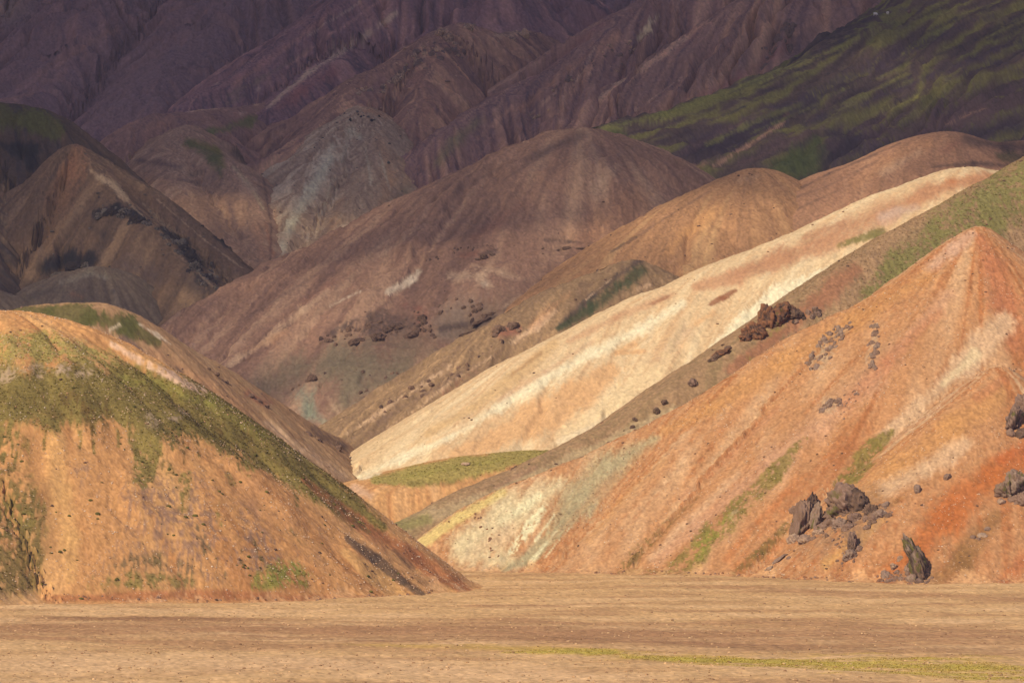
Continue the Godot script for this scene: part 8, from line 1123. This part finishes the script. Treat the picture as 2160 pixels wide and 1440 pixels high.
func tag(o: Node3D, label := "", category := "", group := "", kind := "") -> void:
	if label: o.set_meta("label", label)
	if category: o.set_meta("category", category)
	if group: o.set_meta("group", group)
	if kind: o.set_meta("kind", kind)


func put_mesh(called: String, mesh: Mesh, mat: Material, parent: Node = self) -> MeshInstance3D:
	var o := MeshInstance3D.new()
	o.name = numbered(called) if parent == self else called
	o.mesh = mesh
	o.material_override = mat
	parent.add_child(o, true)
	return o


func speckle_texture(s: int, f: float, lo: float, hi: float, cellular := false) -> NoiseTexture2D:
	var n := FastNoiseLite.new()
	n.seed = s
	n.frequency = f
	n.noise_type = FastNoiseLite.TYPE_CELLULAR if cellular else FastNoiseLite.TYPE_SIMPLEX_SMOOTH
	n.fractal_type = FastNoiseLite.FRACTAL_FBM
	n.fractal_octaves = 4
	n.fractal_gain = 0.7
	var t := NoiseTexture2D.new()
	t.width = 1024
	t.height = 1024
	t.seamless = true
	t.normalize = true
	t.noise = n
	var ramp := Gradient.new()
	ramp.offsets = PackedFloat32Array([0.0, 0.3, 0.7, 1.0])
	ramp.colors = PackedColorArray([Color(lo, lo, lo), Color((lo * 0.4 + hi * 0.6), (lo * 0.4 + hi * 0.6), (lo * 0.4 + hi * 0.6)), Color(hi, hi, hi * 0.985), Color(1, 1, 1)])
	t.color_ramp = ramp
	return t


func earth_material(s: int) -> StandardMaterial3D:
	var m := StandardMaterial3D.new()
	m.vertex_color_use_as_albedo = true
	m.roughness = 1.0
	m.metallic_specular = 0.15
	m.albedo_texture = speckle_texture(s, 0.02, 0.72, 0.97)
	m.uv1_triplanar = true
	m.uv1_world_triplanar = true
	m.uv1_scale = Vector3.ONE * 0.031
	return m


const SUN_TO := Vector3(-0.47, 0.60, 0.65)

func _ready() -> void:
	make_noise(n_mid, 11, 0.16, 3)
	make_noise(n_fine, 12, 0.75, 2)
	make_noise(n_streak, 13, 0.35, 3)
	make_noise(n_big, 14, 0.035, 3)
	make_noise(n_rill, 15, 0.12, 2)
	make_noise(n_soil, 16, 0.33, 3)
	# camera: a long lens on a low rise across the plain
	var cam := Camera3D.new()
	cam.name = "camera"
	cam.position = EYE
	cam.rotation.x = atan(205.0 / 8203.0)
	cam.fov = 10.031
	cam.near = 1.0
	cam.far = 6000.0
	add_child(cam)
	cam.current = true
	# sky and air
	var world := WorldEnvironment.new()
	world.name = "air"
	var env := Environment.new()
	env.background_mode = Environment.BG_SKY
	var sm := ProceduralSkyMaterial.new()
	sm.sky_top_color = Color(0.38, 0.46, 0.66)
	sm.sky_horizon_color = Color(0.66, 0.72, 0.84)
	sm.sky_curve = 0.15
	sm.ground_bottom_color = Color(0.35, 0.30, 0.26)
	sm.ground_horizon_color = Color(0.55, 0.52, 0.52)
	sm.sun_angle_max = 8.0
	var sky := Sky.new()
	sky.sky_material = sm
	env.sky = sky
	env.tonemap_mode = Environment.TONE_MAPPER_LINEAR
	env.tonemap_exposure = 1.25
	env.sdfgi_enabled = true
	env.ssao_enabled = true
	env.ssil_enabled = true
	env.fog_enabled = true
	env.fog_density = 0.00006
	env.fog_light_color = Color(0.76, 0.77, 0.90)
	world.environment = env
	add_child(world)
	# the sun, high on the left and a little behind the camera
	var sun := DirectionalLight3D.new()
	sun.name = "sun"
	sun.light_color = Color(1.0, 0.91, 0.76)
	sun.light_energy = 1.45
	sun.light_angular_distance = 0.8
	sun.shadow_enabled = true
	add_child(sun)
	sun.look_at_from_position(SUN_TO * 100.0, Vector3.ZERO)

	build_hills()
	build_plain()
	build_cloud()
	build_rocks()
	build_stones()
	build_sheep()


func build_hills() -> void:
	var t0 := Time.get_ticks_msec()
	for r in RIDGES:
		var h := Hill.new()
		h.called = r.n
		h.m = r.m
		h.m1 = r.m1
		h.dd = r.D
		h.bump = r.bump
		h.rill = r.rill
		h.rill_f = r.rf
		h.gully = r.gully
		h.speck = r.speck
		h.along = r.n == "green_hill"
		h.base = lin(r.c[0])
		h.s1 = lin(r.c[1])
		h.s2 = lin(r.c[2])
		var lo := Vector3.ONE * 1e9
		var hi := -lo
		var far := 0.0
		for k in r.s.size():
			var p := []
			for a in r.s[k]:
				p.append(Vector3(a[0], a[1], a[2]))
				lo = lo.min(p[-1])
				hi = hi.max(p[-1])
			h.spines.append(smooth_line(p))
			h.rounds.append(r.r[k])
		h.cs = -(lo.z + hi.z) * 0.5 * 0.0025
		var reach: float = hi.y / h.m + 15.0 + r.r[0]
		h.x0 = maxf(lo.x - reach, lo.z * 0.19)
		h.z0 = lo.z - minf(reach, 45.0)
		h.nx = int((minf(hi.x + reach, -lo.z * 0.19) - h.x0) / h.cs)
		h.nz = int((hi.z + reach - h.z0) / h.cs)
		for p in STROKES.get(r.n, []):
			var c := lin(COLORS[p[0]])
			var pts: Array = p[1]
			for k in pts.size() - 1:
				var a: Array = pts[k]
				var b: Array = pts[k + 1]
				var ex: float = b[0] - a[0]
				var ey: float = b[1] - a[1]
				var big: float = maxf(a[2], b[2]) * (1.0 + p[3])
				h.strokes.append([minf(a[0], b[0]) - big, maxf(a[0], b[0]) + big, minf(a[1], b[1]) - big, maxf(a[1], b[1]) + big, a[0], a[1], ex, ey, 1.0 / maxf(ex * ex + ey * ey, 0.0001), a[2], b[2], p[2], p[3], p[4], p[5], c])
		hills.append(h)
		by_name[h.called] = h
	var id := WorkerThreadPool.add_group_task(coarse, hills.size(), -1, true)
	WorkerThreadPool.wait_for_group_task_completion(id)
	print("coarse ", Time.get_ticks_msec() - t0)
	id = WorkerThreadPool.add_group_task(fine, hills.size(), -1, true)
	WorkerThreadPool.wait_for_group_task_completion(id)
	print("fine ", Time.get_ticks_msec() - t0)
	var mat := earth_material(5)
	var total := 0
	for k in hills.size():
		var h: Hill = hills[k]
		var mesh := ArrayMesh.new()
		mesh.add_surface_from_arrays(Mesh.PRIMITIVE_TRIANGLES, h.mesh_arrays)
		total += h.mesh_arrays[Mesh.ARRAY_INDEX].size() / 3
		var o := put_mesh("hill", mesh, mat)
		tag(o, RIDGES[k].label, "hill", "", "structure")
		h.mesh_arrays = []
	print("triangles ", total)


func build_plain() -> void:
	var xs := PackedFloat32Array()
	var zs := PackedFloat32Array()
	for r in [[-3000.0, -200.0, 200.0], [-200.0, -118.0, 4.0], [-118.0, 122.0, 0.36], [122.0, 202.0, 4.0], [202.0, 3000.0, 200.0]]:
		for k in int(round((r[1] - r[0]) / r[2])):
			xs.append(r[0] + k * r[2])
	for r in [[-3500.0, -900.0, 200.0], [-900.0, -790.0, 6.0], [-790.0, -390.0, 1.3], [-390.0, -300.0, 6.0], [-300.0, 600.0, 100.0]]:
		for k in int(round((r[1] - r[0]) / r[2])):
			zs.append(r[0] + k * r[2])
	var pos := PackedVector3Array()
	var col := PackedColorArray()
	for z in zs:
		for x in xs:
			pos.append(Vector3(x, plain_height(x, z), z))
			col.append(plain_soil(x, z))
	var nor := PackedVector3Array()
	nor.resize(pos.size())
	nor.fill(Vector3.ZERO)
	var idx := PackedInt32Array()
	var w := xs.size()
	for j in zs.size() - 1:
		for i in w - 1:
			var a := j * w + i
			idx.append_array([a, a + 1, a + w + 1, a, a + w + 1, a + w])
			var n := (pos[a + w] - pos[a]).cross(pos[a + 1] - pos[a])
			nor[a] += n
			nor[a + 1] += n
			nor[a + w] += n
			nor[a + w + 1] += n
	for k in nor.size():
		nor[k] = nor[k].normalized()
	var arr := []
	arr.resize(Mesh.ARRAY_MAX)
	arr[Mesh.ARRAY_VERTEX] = pos
	arr[Mesh.ARRAY_NORMAL] = nor
	arr[Mesh.ARRAY_COLOR] = col
	arr[Mesh.ARRAY_INDEX] = idx
	var mesh := ArrayMesh.new()
	mesh.add_surface_from_arrays(Mesh.PRIMITIVE_TRIANGLES, arr)
	var o := put_mesh("gravel_plain", mesh, earth_material(6))
	tag(o, "flat tan gravel plain with yellow-green moss streaks in front of the hills", "ground", "", "structure")


func plain_height(x: float, z: float) -> float:
	if z > -300.0 or z < -900.0 or absf(x) > 200.0:
		return 0.0
	return n_big.get_noise_2d(x * 0.5, z * 0.5) * 0.5 + n_mid.get_noise_2d(x, z) * 0.16 + n_fine.get_noise_2d(x, z) * 0.07


func plain_soil(x: float, z: float) -> Color:
	if z > -380.0 or z < -800.0 or absf(x) > 160.0:
		return lin(COLORS.plain)
	var long := n_streak.get_noise_2d(x * 0.06, z * 0.14)
	var thin := n_streak.get_noise_2d(x * 0.12 + 70.0, z * 0.8)
	var nm := n_mid.get_noise_2d(x, z * 0.5)
	var nf := n_fine.get_noise_2d(x * 1.5, z)
	var c := lin(COLORS.plain)
	c = c.lerp(lin(COLORS.plain_brown), clampf(long * 1.3 + thin * 0.5, 0.0, 0.6))
	c = c.lerp(lin(COLORS.plain_light), clampf(-long * 1.3 - thin * 0.5, 0.0, 0.7))
	for g in PLAIN:
		var a: Array = g[1]
		for k in a.size() - 1:
			var p: Array = a[k]
			var q: Array = a[k + 1]
			if x < p[0] - 3.0 or x > q[0] + 3.0:
				continue
			var t: float = clampf((x - p[0]) / (q[0] - p[0]), 0.0, 1.0)
			var mid: float = lerpf(p[1], q[1], t)
			var half: float = lerpf(p[2], q[2], t)
			var e: float = 1.0 - absf(z - mid) / half + g[3] * (0.6 * long + 0.7 * thin + 0.4 * nm)
			var ends: float = clampf(minf(x - a[0][0], a[-1][0] - x) / 8.0 + 0.6 * thin, 0.0, 1.0)
			e = clampf(e / g[2], 0.0, 1.0) * ends
			c = c.lerp(lin(COLORS[g[0]]), e * g[4])
			break
	var f := 1.0 + 0.28 * nf + 0.16 * nm + 0.25 * grain(int(x * 10.0), int(z * 10.0))
	return Color(c.r * f, c.g * f, c.b * f)


func build_cloud() -> void:
	# a broken cumulus field far above, out of the frame: it shades the back of the valley
	var rng := RandomNumberGenerator.new()
	rng.seed = 77
	var ball := SphereMesh.new()
	ball.radius = 1.0
	ball.height = 2.0
	ball.radial_segments = 12
	ball.rings = 6
	var up := SUN_TO * (1300.0 / SUN_TO.y)
	var st := SurfaceTool.new()
	st.begin(Mesh.PRIMITIVE_TRIANGLES)
	for i in 40:
		for j in 38:
			var x := -460.0 + 28.0 * (i + rng.randf_range(-0.4, 0.4))
			var s := 8.0 + 28.0 * (j + rng.randf_range(-0.4, 0.4))
			var thick := 0.65 * clampf(s / 60.0, 0.0, 1.0) + 0.25 * clampf((s - 60.0) / 140.0, 0.0, 1.0) + 0.6 * clampf((s - 250.0) / 60.0, 0.0, 1.0) + 2.5 * clampf((s - 310.0) / 80.0, 0.0, 1.0)
			var r := 28.0 * sqrt(thick / 0.71 / (PI * 1.25)) * rng.randf_range(0.85, 1.15)
			if r < 3.0:
				continue
			var at := Vector3(x, 60.0 + rng.randf_range(-18.0, 30.0), -(905.0 + 0.25 * x + s)) + up
			st.append_from(ball, 0, Transform3D(Basis.from_scale(Vector3(r * 1.25, r * 0.6, r)), at))
	var m := StandardMaterial3D.new()
	m.albedo_color = Color(0.93, 0.93, 0.95, 0.30)
	m.transparency = BaseMaterial3D.TRANSPARENCY_ALPHA
	m.roughness = 1.0
	m.metallic_specular = 0.0
	# a heavier unseen bank, added to block sky light from the far hills
	for i in 18:
		for j in 15:
			var r := rng.randf_range(95.0, 150.0)
			var at := Vector3(-1450.0 + 170.0 * (i + rng.randf_range(-0.35, 0.35)), (430.0 if j < 3 else 385.0) + rng.randf_range(-15.0, 60.0) + 30.0 * maxf(0.0, j - 5), -720.0 - 150.0 * (j + rng.randf_range(-0.35, 0.35)))
			st.append_from(ball, 0, Transform3D(Basis.from_scale(Vector3(r * 1.15, r * 0.5, r)), at))
	var o := put_mesh("cloud", st.commit(), m)
	tag(o, "broken white cloud out of view, with an added bank that darkens the back of the valley", "cloud", "", "structure")


# ---- rock: a blocky boulder cut by random planes, with rough faces
func rock_mesh(s: int, size: Vector3, cuts: int, rough: float, col: Color, col2: Color, n := 10, moss := 0.0) -> ArrayMesh:
	var rng := RandomNumberGenerator.new()
	rng.seed = s
	var planes := []
	for k in cuts:
		var v := Vector3(rng.randfn(), rng.randfn() * 0.9, rng.randfn()).normalized()
		planes.append([v, rng.randf_range(0.62, 0.95)])
	var off := Vector3(rng.randf_range(-900, 900), rng.randf_range(-900, 900), rng.randf_range(-900, 900))
	var pos := PackedVector3Array()
	var cols := PackedColorArray()
	var idx := PackedInt32Array()
	var axes := [[Vector3.RIGHT, Vector3.UP, Vector3.BACK], [Vector3.LEFT, Vector3.UP, Vector3.FORWARD], [Vector3.UP, Vector3.BACK, Vector3.RIGHT], [Vector3.DOWN, Vector3.BACK, Vector3.LEFT], [Vector3.BACK, Vector3.UP, Vector3.LEFT], [Vector3.FORWARD, Vector3.UP, Vector3.RIGHT]]
	for f in axes:
		var first := pos.size()
		for j in n + 1:
			for i in n + 1:
				var v: Vector3 = f[0] + f[1] * tan((2.0 * j / n - 1.0) * 0.785398) + f[2] * tan((2.0 * i / n - 1.0) * 0.785398)
				v = v.normalized()
				var r := 1.0
				for p in planes:
					var g: float = v.dot(p[0])
					if g > 0.05:
						r = minf(r, p[1] / g)
				var w := v * 1.7 + off
				var n1 := n_mid.get_noise_3dv(w * 6.0)
				var n2 := absf(n_mid.get_noise_3dv(w * 13.0 + Vector3(50, 0, 0)))
				var n3 := n_fine.get_noise_3dv(w * 7.0)
				r *= 1.0 + rough * (n1 * 0.9 - n2 * 1.1 + n3 * 0.5 + 0.15)
				pos.append(v * r * size)
				var c := col.lerp(col2, clampf(0.5 + n1 * 1.2 + n3 * 0.8, 0.0, 1.0))
				var dk := 1.0 + 0.35 * n3
				c = Color(c.r * dk, c.g * dk, c.b * dk)
				if moss > 0.0:
					c = c.lerp(lin(COLORS.rock_moss), clampf((n_mid.get_noise_3dv(w * 4.0 + Vector3(0, 80, 0)) + moss - 0.4) * 5.0, 0.0, 0.9))
				cols.append(c)
		for j in n:
			for i in n:
				var a := first + j * (n + 1) + i
				idx.append_array([a, a + n + 1, a + n + 2, a, a + n + 2, a + 1])
	var nor := PackedVector3Array()
	nor.resize(pos.size())
	for k in range(0, idx.size(), 3):
		var v := (pos[idx[k + 2]] - pos[idx[k]]).cross(pos[idx[k + 1]] - pos[idx[k]])
		for m in 3:
			nor[idx[k + m]] += v
	for k in nor.size():
		nor[k] = nor[k].normalized()
	var arr := []
	arr.resize(Mesh.ARRAY_MAX)
	arr[Mesh.ARRAY_VERTEX] = pos
	arr[Mesh.ARRAY_NORMAL] = nor
	arr[Mesh.ARRAY_COLOR] = cols
	arr[Mesh.ARRAY_INDEX] = idx
	var mesh := ArrayMesh.new()
	mesh.add_surface_from_arrays(Mesh.PRIMITIVE_TRIANGLES, arr)
	return mesh


func rock_material() -> StandardMaterial3D:
	var m := StandardMaterial3D.new()
	m.vertex_color_use_as_albedo = true
	m.roughness = 0.95
	m.metallic_specular = 0.2
	m.albedo_texture = speckle_texture(9, 0.03, 0.7, 0.97)
	m.uv1_triplanar = true
	m.uv1_world_triplanar = true
	m.uv1_scale = Vector3.ONE * 0.12
	return m


func build_rocks() -> void:
	var mat := rock_material()
	var s := 100
	for g in ROCKS:
		# [name, label, category, group, hill, parts]; a part: [name, x, z, half width, half height, lean, colour, colour 2, moss, lift]
		var parts: Array = g[5]
		var root: Node3D = self
		var base := Vector3.ZERO
		if parts.size() > 1:
			root = Node3D.new()
			root.name = numbered(g[0])
			base = Vector3(parts[0][1], surface(g[4], parts[0][1], parts[0][2]), parts[0][2])
			root.position = base
			add_child(root)
			tag(root, g[1], g[2], g[3])
		for p in parts:
			s += 1
			var w: float = p[3]
			var hh: float = p[4]
			var big := maxf(w, hh)
			var n := 14 if big > 1.6 else (9 if big > 0.6 else 6)
			var mesh := rock_mesh(s, Vector3(w * 1.12, hh * 1.12, (w + hh) * 0.5 * 1.05), 11, 0.3 if big > 1.2 else 0.22, lin(COLORS[p[6]]), lin(COLORS[p[7]]), n, p[8])
			var o := put_mesh(g[0] if root == self else p[0], mesh, mat, root)
			var y := surface(g[4], p[1], p[2])
			o.position = Vector3(p[1], y + hh * p[9], p[2]) - base
			o.rotation = Vector3(0.0, fmod(s * 2.4, 6.28) if absf(hh / w - 1.0) < 0.5 else 0.0, p[5])
			if root == self:
				tag(o, g[1], g[2], g[3])


func scatter(called: String, label: String, hill: String, count: int, s: int, lo: float, hi: float, c1: String, c2: String, only_moss: int, lim: Array) -> void:
	var rng := RandomNumberGenerator.new()
	rng.seed = s
	var h: Hill = by_name[hill]
	var mm := MultiMesh.new()
	mm.transform_format = MultiMesh.TRANSFORM_3D
	mm.use_colors = true
	mm.mesh = rock_mesh(s, Vector3.ONE, 9, 0.2, Color(1, 1, 1), Color(0.75, 0.75, 0.75), 3)
	var put := []
	var tries := 0
	while put.size() < count and tries < count * 12:
		tries += 1
		var x := rng.randf_range(lim[0], lim[1])
		var z := rng.randf_range(lim[2], lim[3])
		if not inside(h, x, z):
			continue
		var q := bilinear(h, h.qq, x, z)
		var d := bilinear(h, h.ds, x, z)
		var y := ground(h, x, z, q, d)
		if y < 0.2:
			continue
		var n := n_mid.get_noise_2d(x * 0.5 + s, z * 0.5)
		if n < rng.randf_range(-0.35, 0.25):
			continue
		var r := lerpf(lo, hi, pow(rng.randf(), 3.0))
		var b := Basis.from_euler(Vector3(rng.randf() * 6.3, rng.randf() * 6.3, 0)).scaled(Vector3(r * rng.randf_range(0.9, 1.4), r * rng.randf_range(0.5, 0.9), r))
		put.append([Transform3D(b, Vector3(x, y + r * 0.1, z)), lin(COLORS[c1]).lerp(lin(COLORS[c2]), rng.randf())])
	mm.instance_count = put.size()
	for k in put.size():
		mm.set_instance_transform(k, put[k][0])
		mm.set_instance_color(k, put[k][1])
	var o := MultiMeshInstance3D.new()
	o.name = numbered(called)
	o.multimesh = mm
	o.material_override = stone_mat
	add_child(o)
	tag(o, label, "stones", "", "stuff")

var stone_mat := StandardMaterial3D.new()

func build_stones() -> void:
	stone_mat.vertex_color_use_as_albedo = true
	stone_mat.roughness = 0.95
	stone_mat.metallic_specular = 0.2
	for a in SCATTER:
		scatter("scattered_stones", a[0], a[1], a[2], a[3], a[4], a[5], a[6], a[7], 0, a[8])
	plain_pebbles()
	plain_tufts()
	moss_tufts()


func plain_pebbles() -> void:
	var rng := RandomNumberGenerator.new()
	rng.seed = 8
	var mm := MultiMesh.new()
	mm.transform_format = MultiMesh.TRANSFORM_3D
	mm.use_colors = true
	mm.mesh = rock_mesh(61, Vector3.ONE, 9, 0.2, Color(1, 1, 1), Color(0.75, 0.75, 0.75), 3)
	mm.instance_count = 9000
	for k in 9000:
		var z := -395.0 - 330.0 * pow(rng.randf(), 1.4)
		var x := rng.randf_range(-0.137, 0.137) * -z
		var r := lerpf(0.03, 0.2, pow(rng.randf(), 4.0))
		var b := Basis.from_euler(Vector3(rng.randf() * 6.3, rng.randf() * 6.3, 0)).scaled(Vector3(r * 1.2, r * 0.7, r))
		mm.set_instance_transform(k, Transform3D(b, Vector3(x, plain_height(x, z) + r * 0.15, z)))
		var c := lin(COLORS.plain_dark).lerp(lin(COLORS.plain_light), rng.randf())
		mm.set_instance_color(k, c * rng.randf_range(0.7, 1.0))
	var o := MultiMeshInstance3D.new()
	o.name = "pebbles"
	o.multimesh = mm
	o.material_override = stone_mat
	add_child(o)
	tag(o, "loose pebbles strewn over the gravel plain", "pebbles", "", "stuff")


func plain_tufts() -> void:
	# low yellow-green growth on the damp streaks of the plain
	var rng := RandomNumberGenerator.new()
	rng.seed = 19
	var where := []
	var tint := []
	for k in 60000:
		var z := -397.0 - 75.0 * rng.randf()
		var x := rng.randf_range(-0.06, 0.137) * -z
		var c := plain_soil(x, z)
		if c.r > c.g * 1.42:
			continue
		var r := rng.randf_range(0.06, 0.2)
		where.append(Transform3D(Basis.from_euler(Vector3(0, rng.randf() * 6.3, 0)).scaled(Vector3(r, r * rng.randf_range(0.25, 0.6), r)), Vector3(x, plain_height(x, z) - 0.01, z)))
		var f := rng.randf_range(0.9, 1.4)
		tint.append(Color(c.r * f, c.g * f, c.b * f * 0.85))
	var mm := MultiMesh.new()
	mm.transform_format = MultiMesh.TRANSFORM_3D
	mm.use_colors = true
	mm.mesh = tuft_mesh()
	mm.instance_count = where.size()
	for k in where.size():
		mm.set_instance_transform(k, where[k])
		mm.set_instance_color(k, tint[k])
	print("plain tufts ", where.size())
	var o := MultiMeshInstance3D.new()
	o.name = numbered("moss")
	o.multimesh = mm
	o.material_override = stone_mat
	add_child(o)
	tag(o, "low yellow-green moss in streaks across the gravel plain", "moss", "", "stuff")


func tuft_mesh() -> ArrayMesh:
	var rng := RandomNumberGenerator.new()
	rng.seed = 5
	var st := SurfaceTool.new()
	st.begin(Mesh.PRIMITIVE_TRIANGLES)
	for k in 14:
		var a := rng.randf() * TAU
		var r := rng.randf() * 0.7
		var at := Vector3(cos(a) * r, 0, sin(a) * r)
		var side := Vector3(-sin(a + 0.6), 0, cos(a + 0.6)) * 0.16
		var tip := at + Vector3(cos(a) * rng.randf_range(0.1, 0.5), rng.randf_range(0.5, 1.0), sin(a) * rng.randf_range(0.1, 0.5))
		for v in [at - side, tip, at + side]:
			st.set_normal(Vector3(cos(a) * 0.4, 0.85, sin(a) * 0.4).normalized())
			st.add_vertex(v)
	return st.commit()


func moss_tufts() -> void:
	var mesh := tuft_mesh()
	var m := StandardMaterial3D.new()
	m.vertex_color_use_as_albedo = true
	m.roughness = 1.0
	m.metallic_specular = 0.1
	m.cull_mode = BaseMaterial3D.CULL_DISABLED
	for a in TUFTS:
		var rng := RandomNumberGenerator.new()
		rng.seed = 31 + a[2]
		var h: Hill = by_name[a[1]]
		var where := []
		var tint := []
		var lim: Array = a[3]
		for k in a[2]:
			var x := rng.randf_range(lim[0], lim[1])
			var z := rng.randf_range(lim[2], lim[3])
			if not inside(h, x, z) or spline(h, x, z) < 0.3:
				continue
			var q := bilinear(h, h.qq, x, z)
			var d := bilinear(h, h.ds, x, z)
			var y := ground(h, x, z, q, d)
			var c := soil(h, x, y, z, q, d)
			if c.r > c.g * 1.55 or c.b > c.g * 0.62:
				continue
			var r := rng.randf_range(0.14, 0.36)
			where.append(Transform3D(Basis.from_euler(Vector3(0, rng.randf() * 6.3, 0)).scaled(Vector3(r, r * rng.randf_range(0.2, 0.55), r)), Vector3(x, y - 0.02, z)))
			var f := rng.randf_range(0.95, 1.5)
			tint.append(Color(c.r * f, c.g * f, c.b * f * 0.9))
		var mm := MultiMesh.new()
		mm.transform_format = MultiMesh.TRANSFORM_3D
		mm.use_colors = true
		mm.mesh = mesh
		mm.instance_count = where.size()
		for k in where.size():
			mm.set_instance_transform(k, where[k])
			mm.set_instance_color(k, tint[k])
		print(a[1], " tufts ", where.size())
		var o := MultiMeshInstance3D.new()
		o.name = numbered("moss")
		o.multimesh = mm
		o.material_override = m
		add_child(o)
		tag(o, a[0], "moss", "", "stuff")


# ---- two sheep on the far green slope
func tube(st: SurfaceTool, path: Array, radii: Array, col: Array, n := 10) -> void:
	for k in path.size() - 1:
		var a: Vector3 = path[k]
		var b: Vector3 = path[k + 1]
		for i in n:
			var quad := []
			for e in [[k, i], [k + 1, i], [k + 1, i + 1], [k, i + 1]]:
				var p: Vector3 = path[e[0]]
				var along: Vector3 = (path[mini(e[0] + 1, path.size() - 1)] - path[maxi(e[0] - 1, 0)]).normalized()
				var sx := along.cross(Vector3(0.05, 0.3, 1.0)).normalized()
				var sy := sx.cross(along)
				var t: float = TAU * e[1] / n
				quad.append([p + (sx * cos(t) + sy * sin(t)) * radii[e[0]], (sx * cos(t) + sy * sin(t)).normalized(), col[e[0]]])
			for e in [0, 2, 1, 0, 3, 2]:
				st.set_color(quad[e][2])
				st.set_normal(quad[e][1])
				st.add_vertex(quad[e][0])


func build_sheep() -> void:
	var mat := StandardMaterial3D.new()
	mat.vertex_color_use_as_albedo = true
	mat.roughness = 1.0
	var wool := Color(0.8, 0.77, 0.7)
	var face := Color(0.72, 0.68, 0.6)
	for g in SHEEP:
		var st := SurfaceTool.new()
		st.begin(Mesh.PRIMITIVE_TRIANGLES)
		var hd: float = g[4]
		tube(st, [Vector3(-0.62, 0.72, 0), Vector3(-0.58, 0.75, 0), Vector3(-0.4, 0.76, 0), Vector3(0, 0.74, 0), Vector3(0.36, 0.78, 0), Vector3(0.5, 0.8, 0), Vector3(0.62, 0.8 + hd * 0.4, 0), Vector3(0.72, 0.8 + hd, 0), Vector3(0.88, 0.74 + hd, 0), Vector3(0.97, 0.69 + hd, 0), Vector3(0.99, 0.68 + hd, 0)], [0.02, 0.2, 0.31, 0.34, 0.3, 0.24, 0.16, 0.13, 0.09, 0.06, 0.01], [wool, wool, wool, wool, wool, wool, wool, face, face, face, face])
		for leg in [[-0.4, 0.14], [-0.4, -0.14], [0.32, 0.13], [0.32, -0.13]]:
			var kx := -0.06 if leg[0] < 0.0 else 0.02
			tube(st, [Vector3(leg[0], 0.62, leg[1]), Vector3(leg[0] + kx * 0.3, 0.42, leg[1]), Vector3(leg[0] + kx, 0.26, leg[1]), Vector3(leg[0] + kx * 0.6, 0.02, leg[1]), Vector3(leg[0] + kx * 0.6, 0.0, leg[1])], [0.13, 0.08, 0.045, 0.04, 0.01], [wool, wool, face, face, face], 7)
		for e in [-1.0, 1.0]:
			tube(st, [Vector3(0.7, 0.86 + hd, 0.09 * e), Vector3(0.68, 0.85 + hd, 0.16 * e), Vector3(0.66, 0.82 + hd, 0.21 * e)], [0.03, 0.035, 0.005], [face, face, face], 6)
		var o := put_mesh("sheep", st.commit(), mat)
		o.position = Vector3(g[1], surface("green_hill", g[1], g[2]) - 0.03, g[2])
		o.rotation.y = g[3]
		tag(o, g[0], "sheep", "sheep on the far green slope")
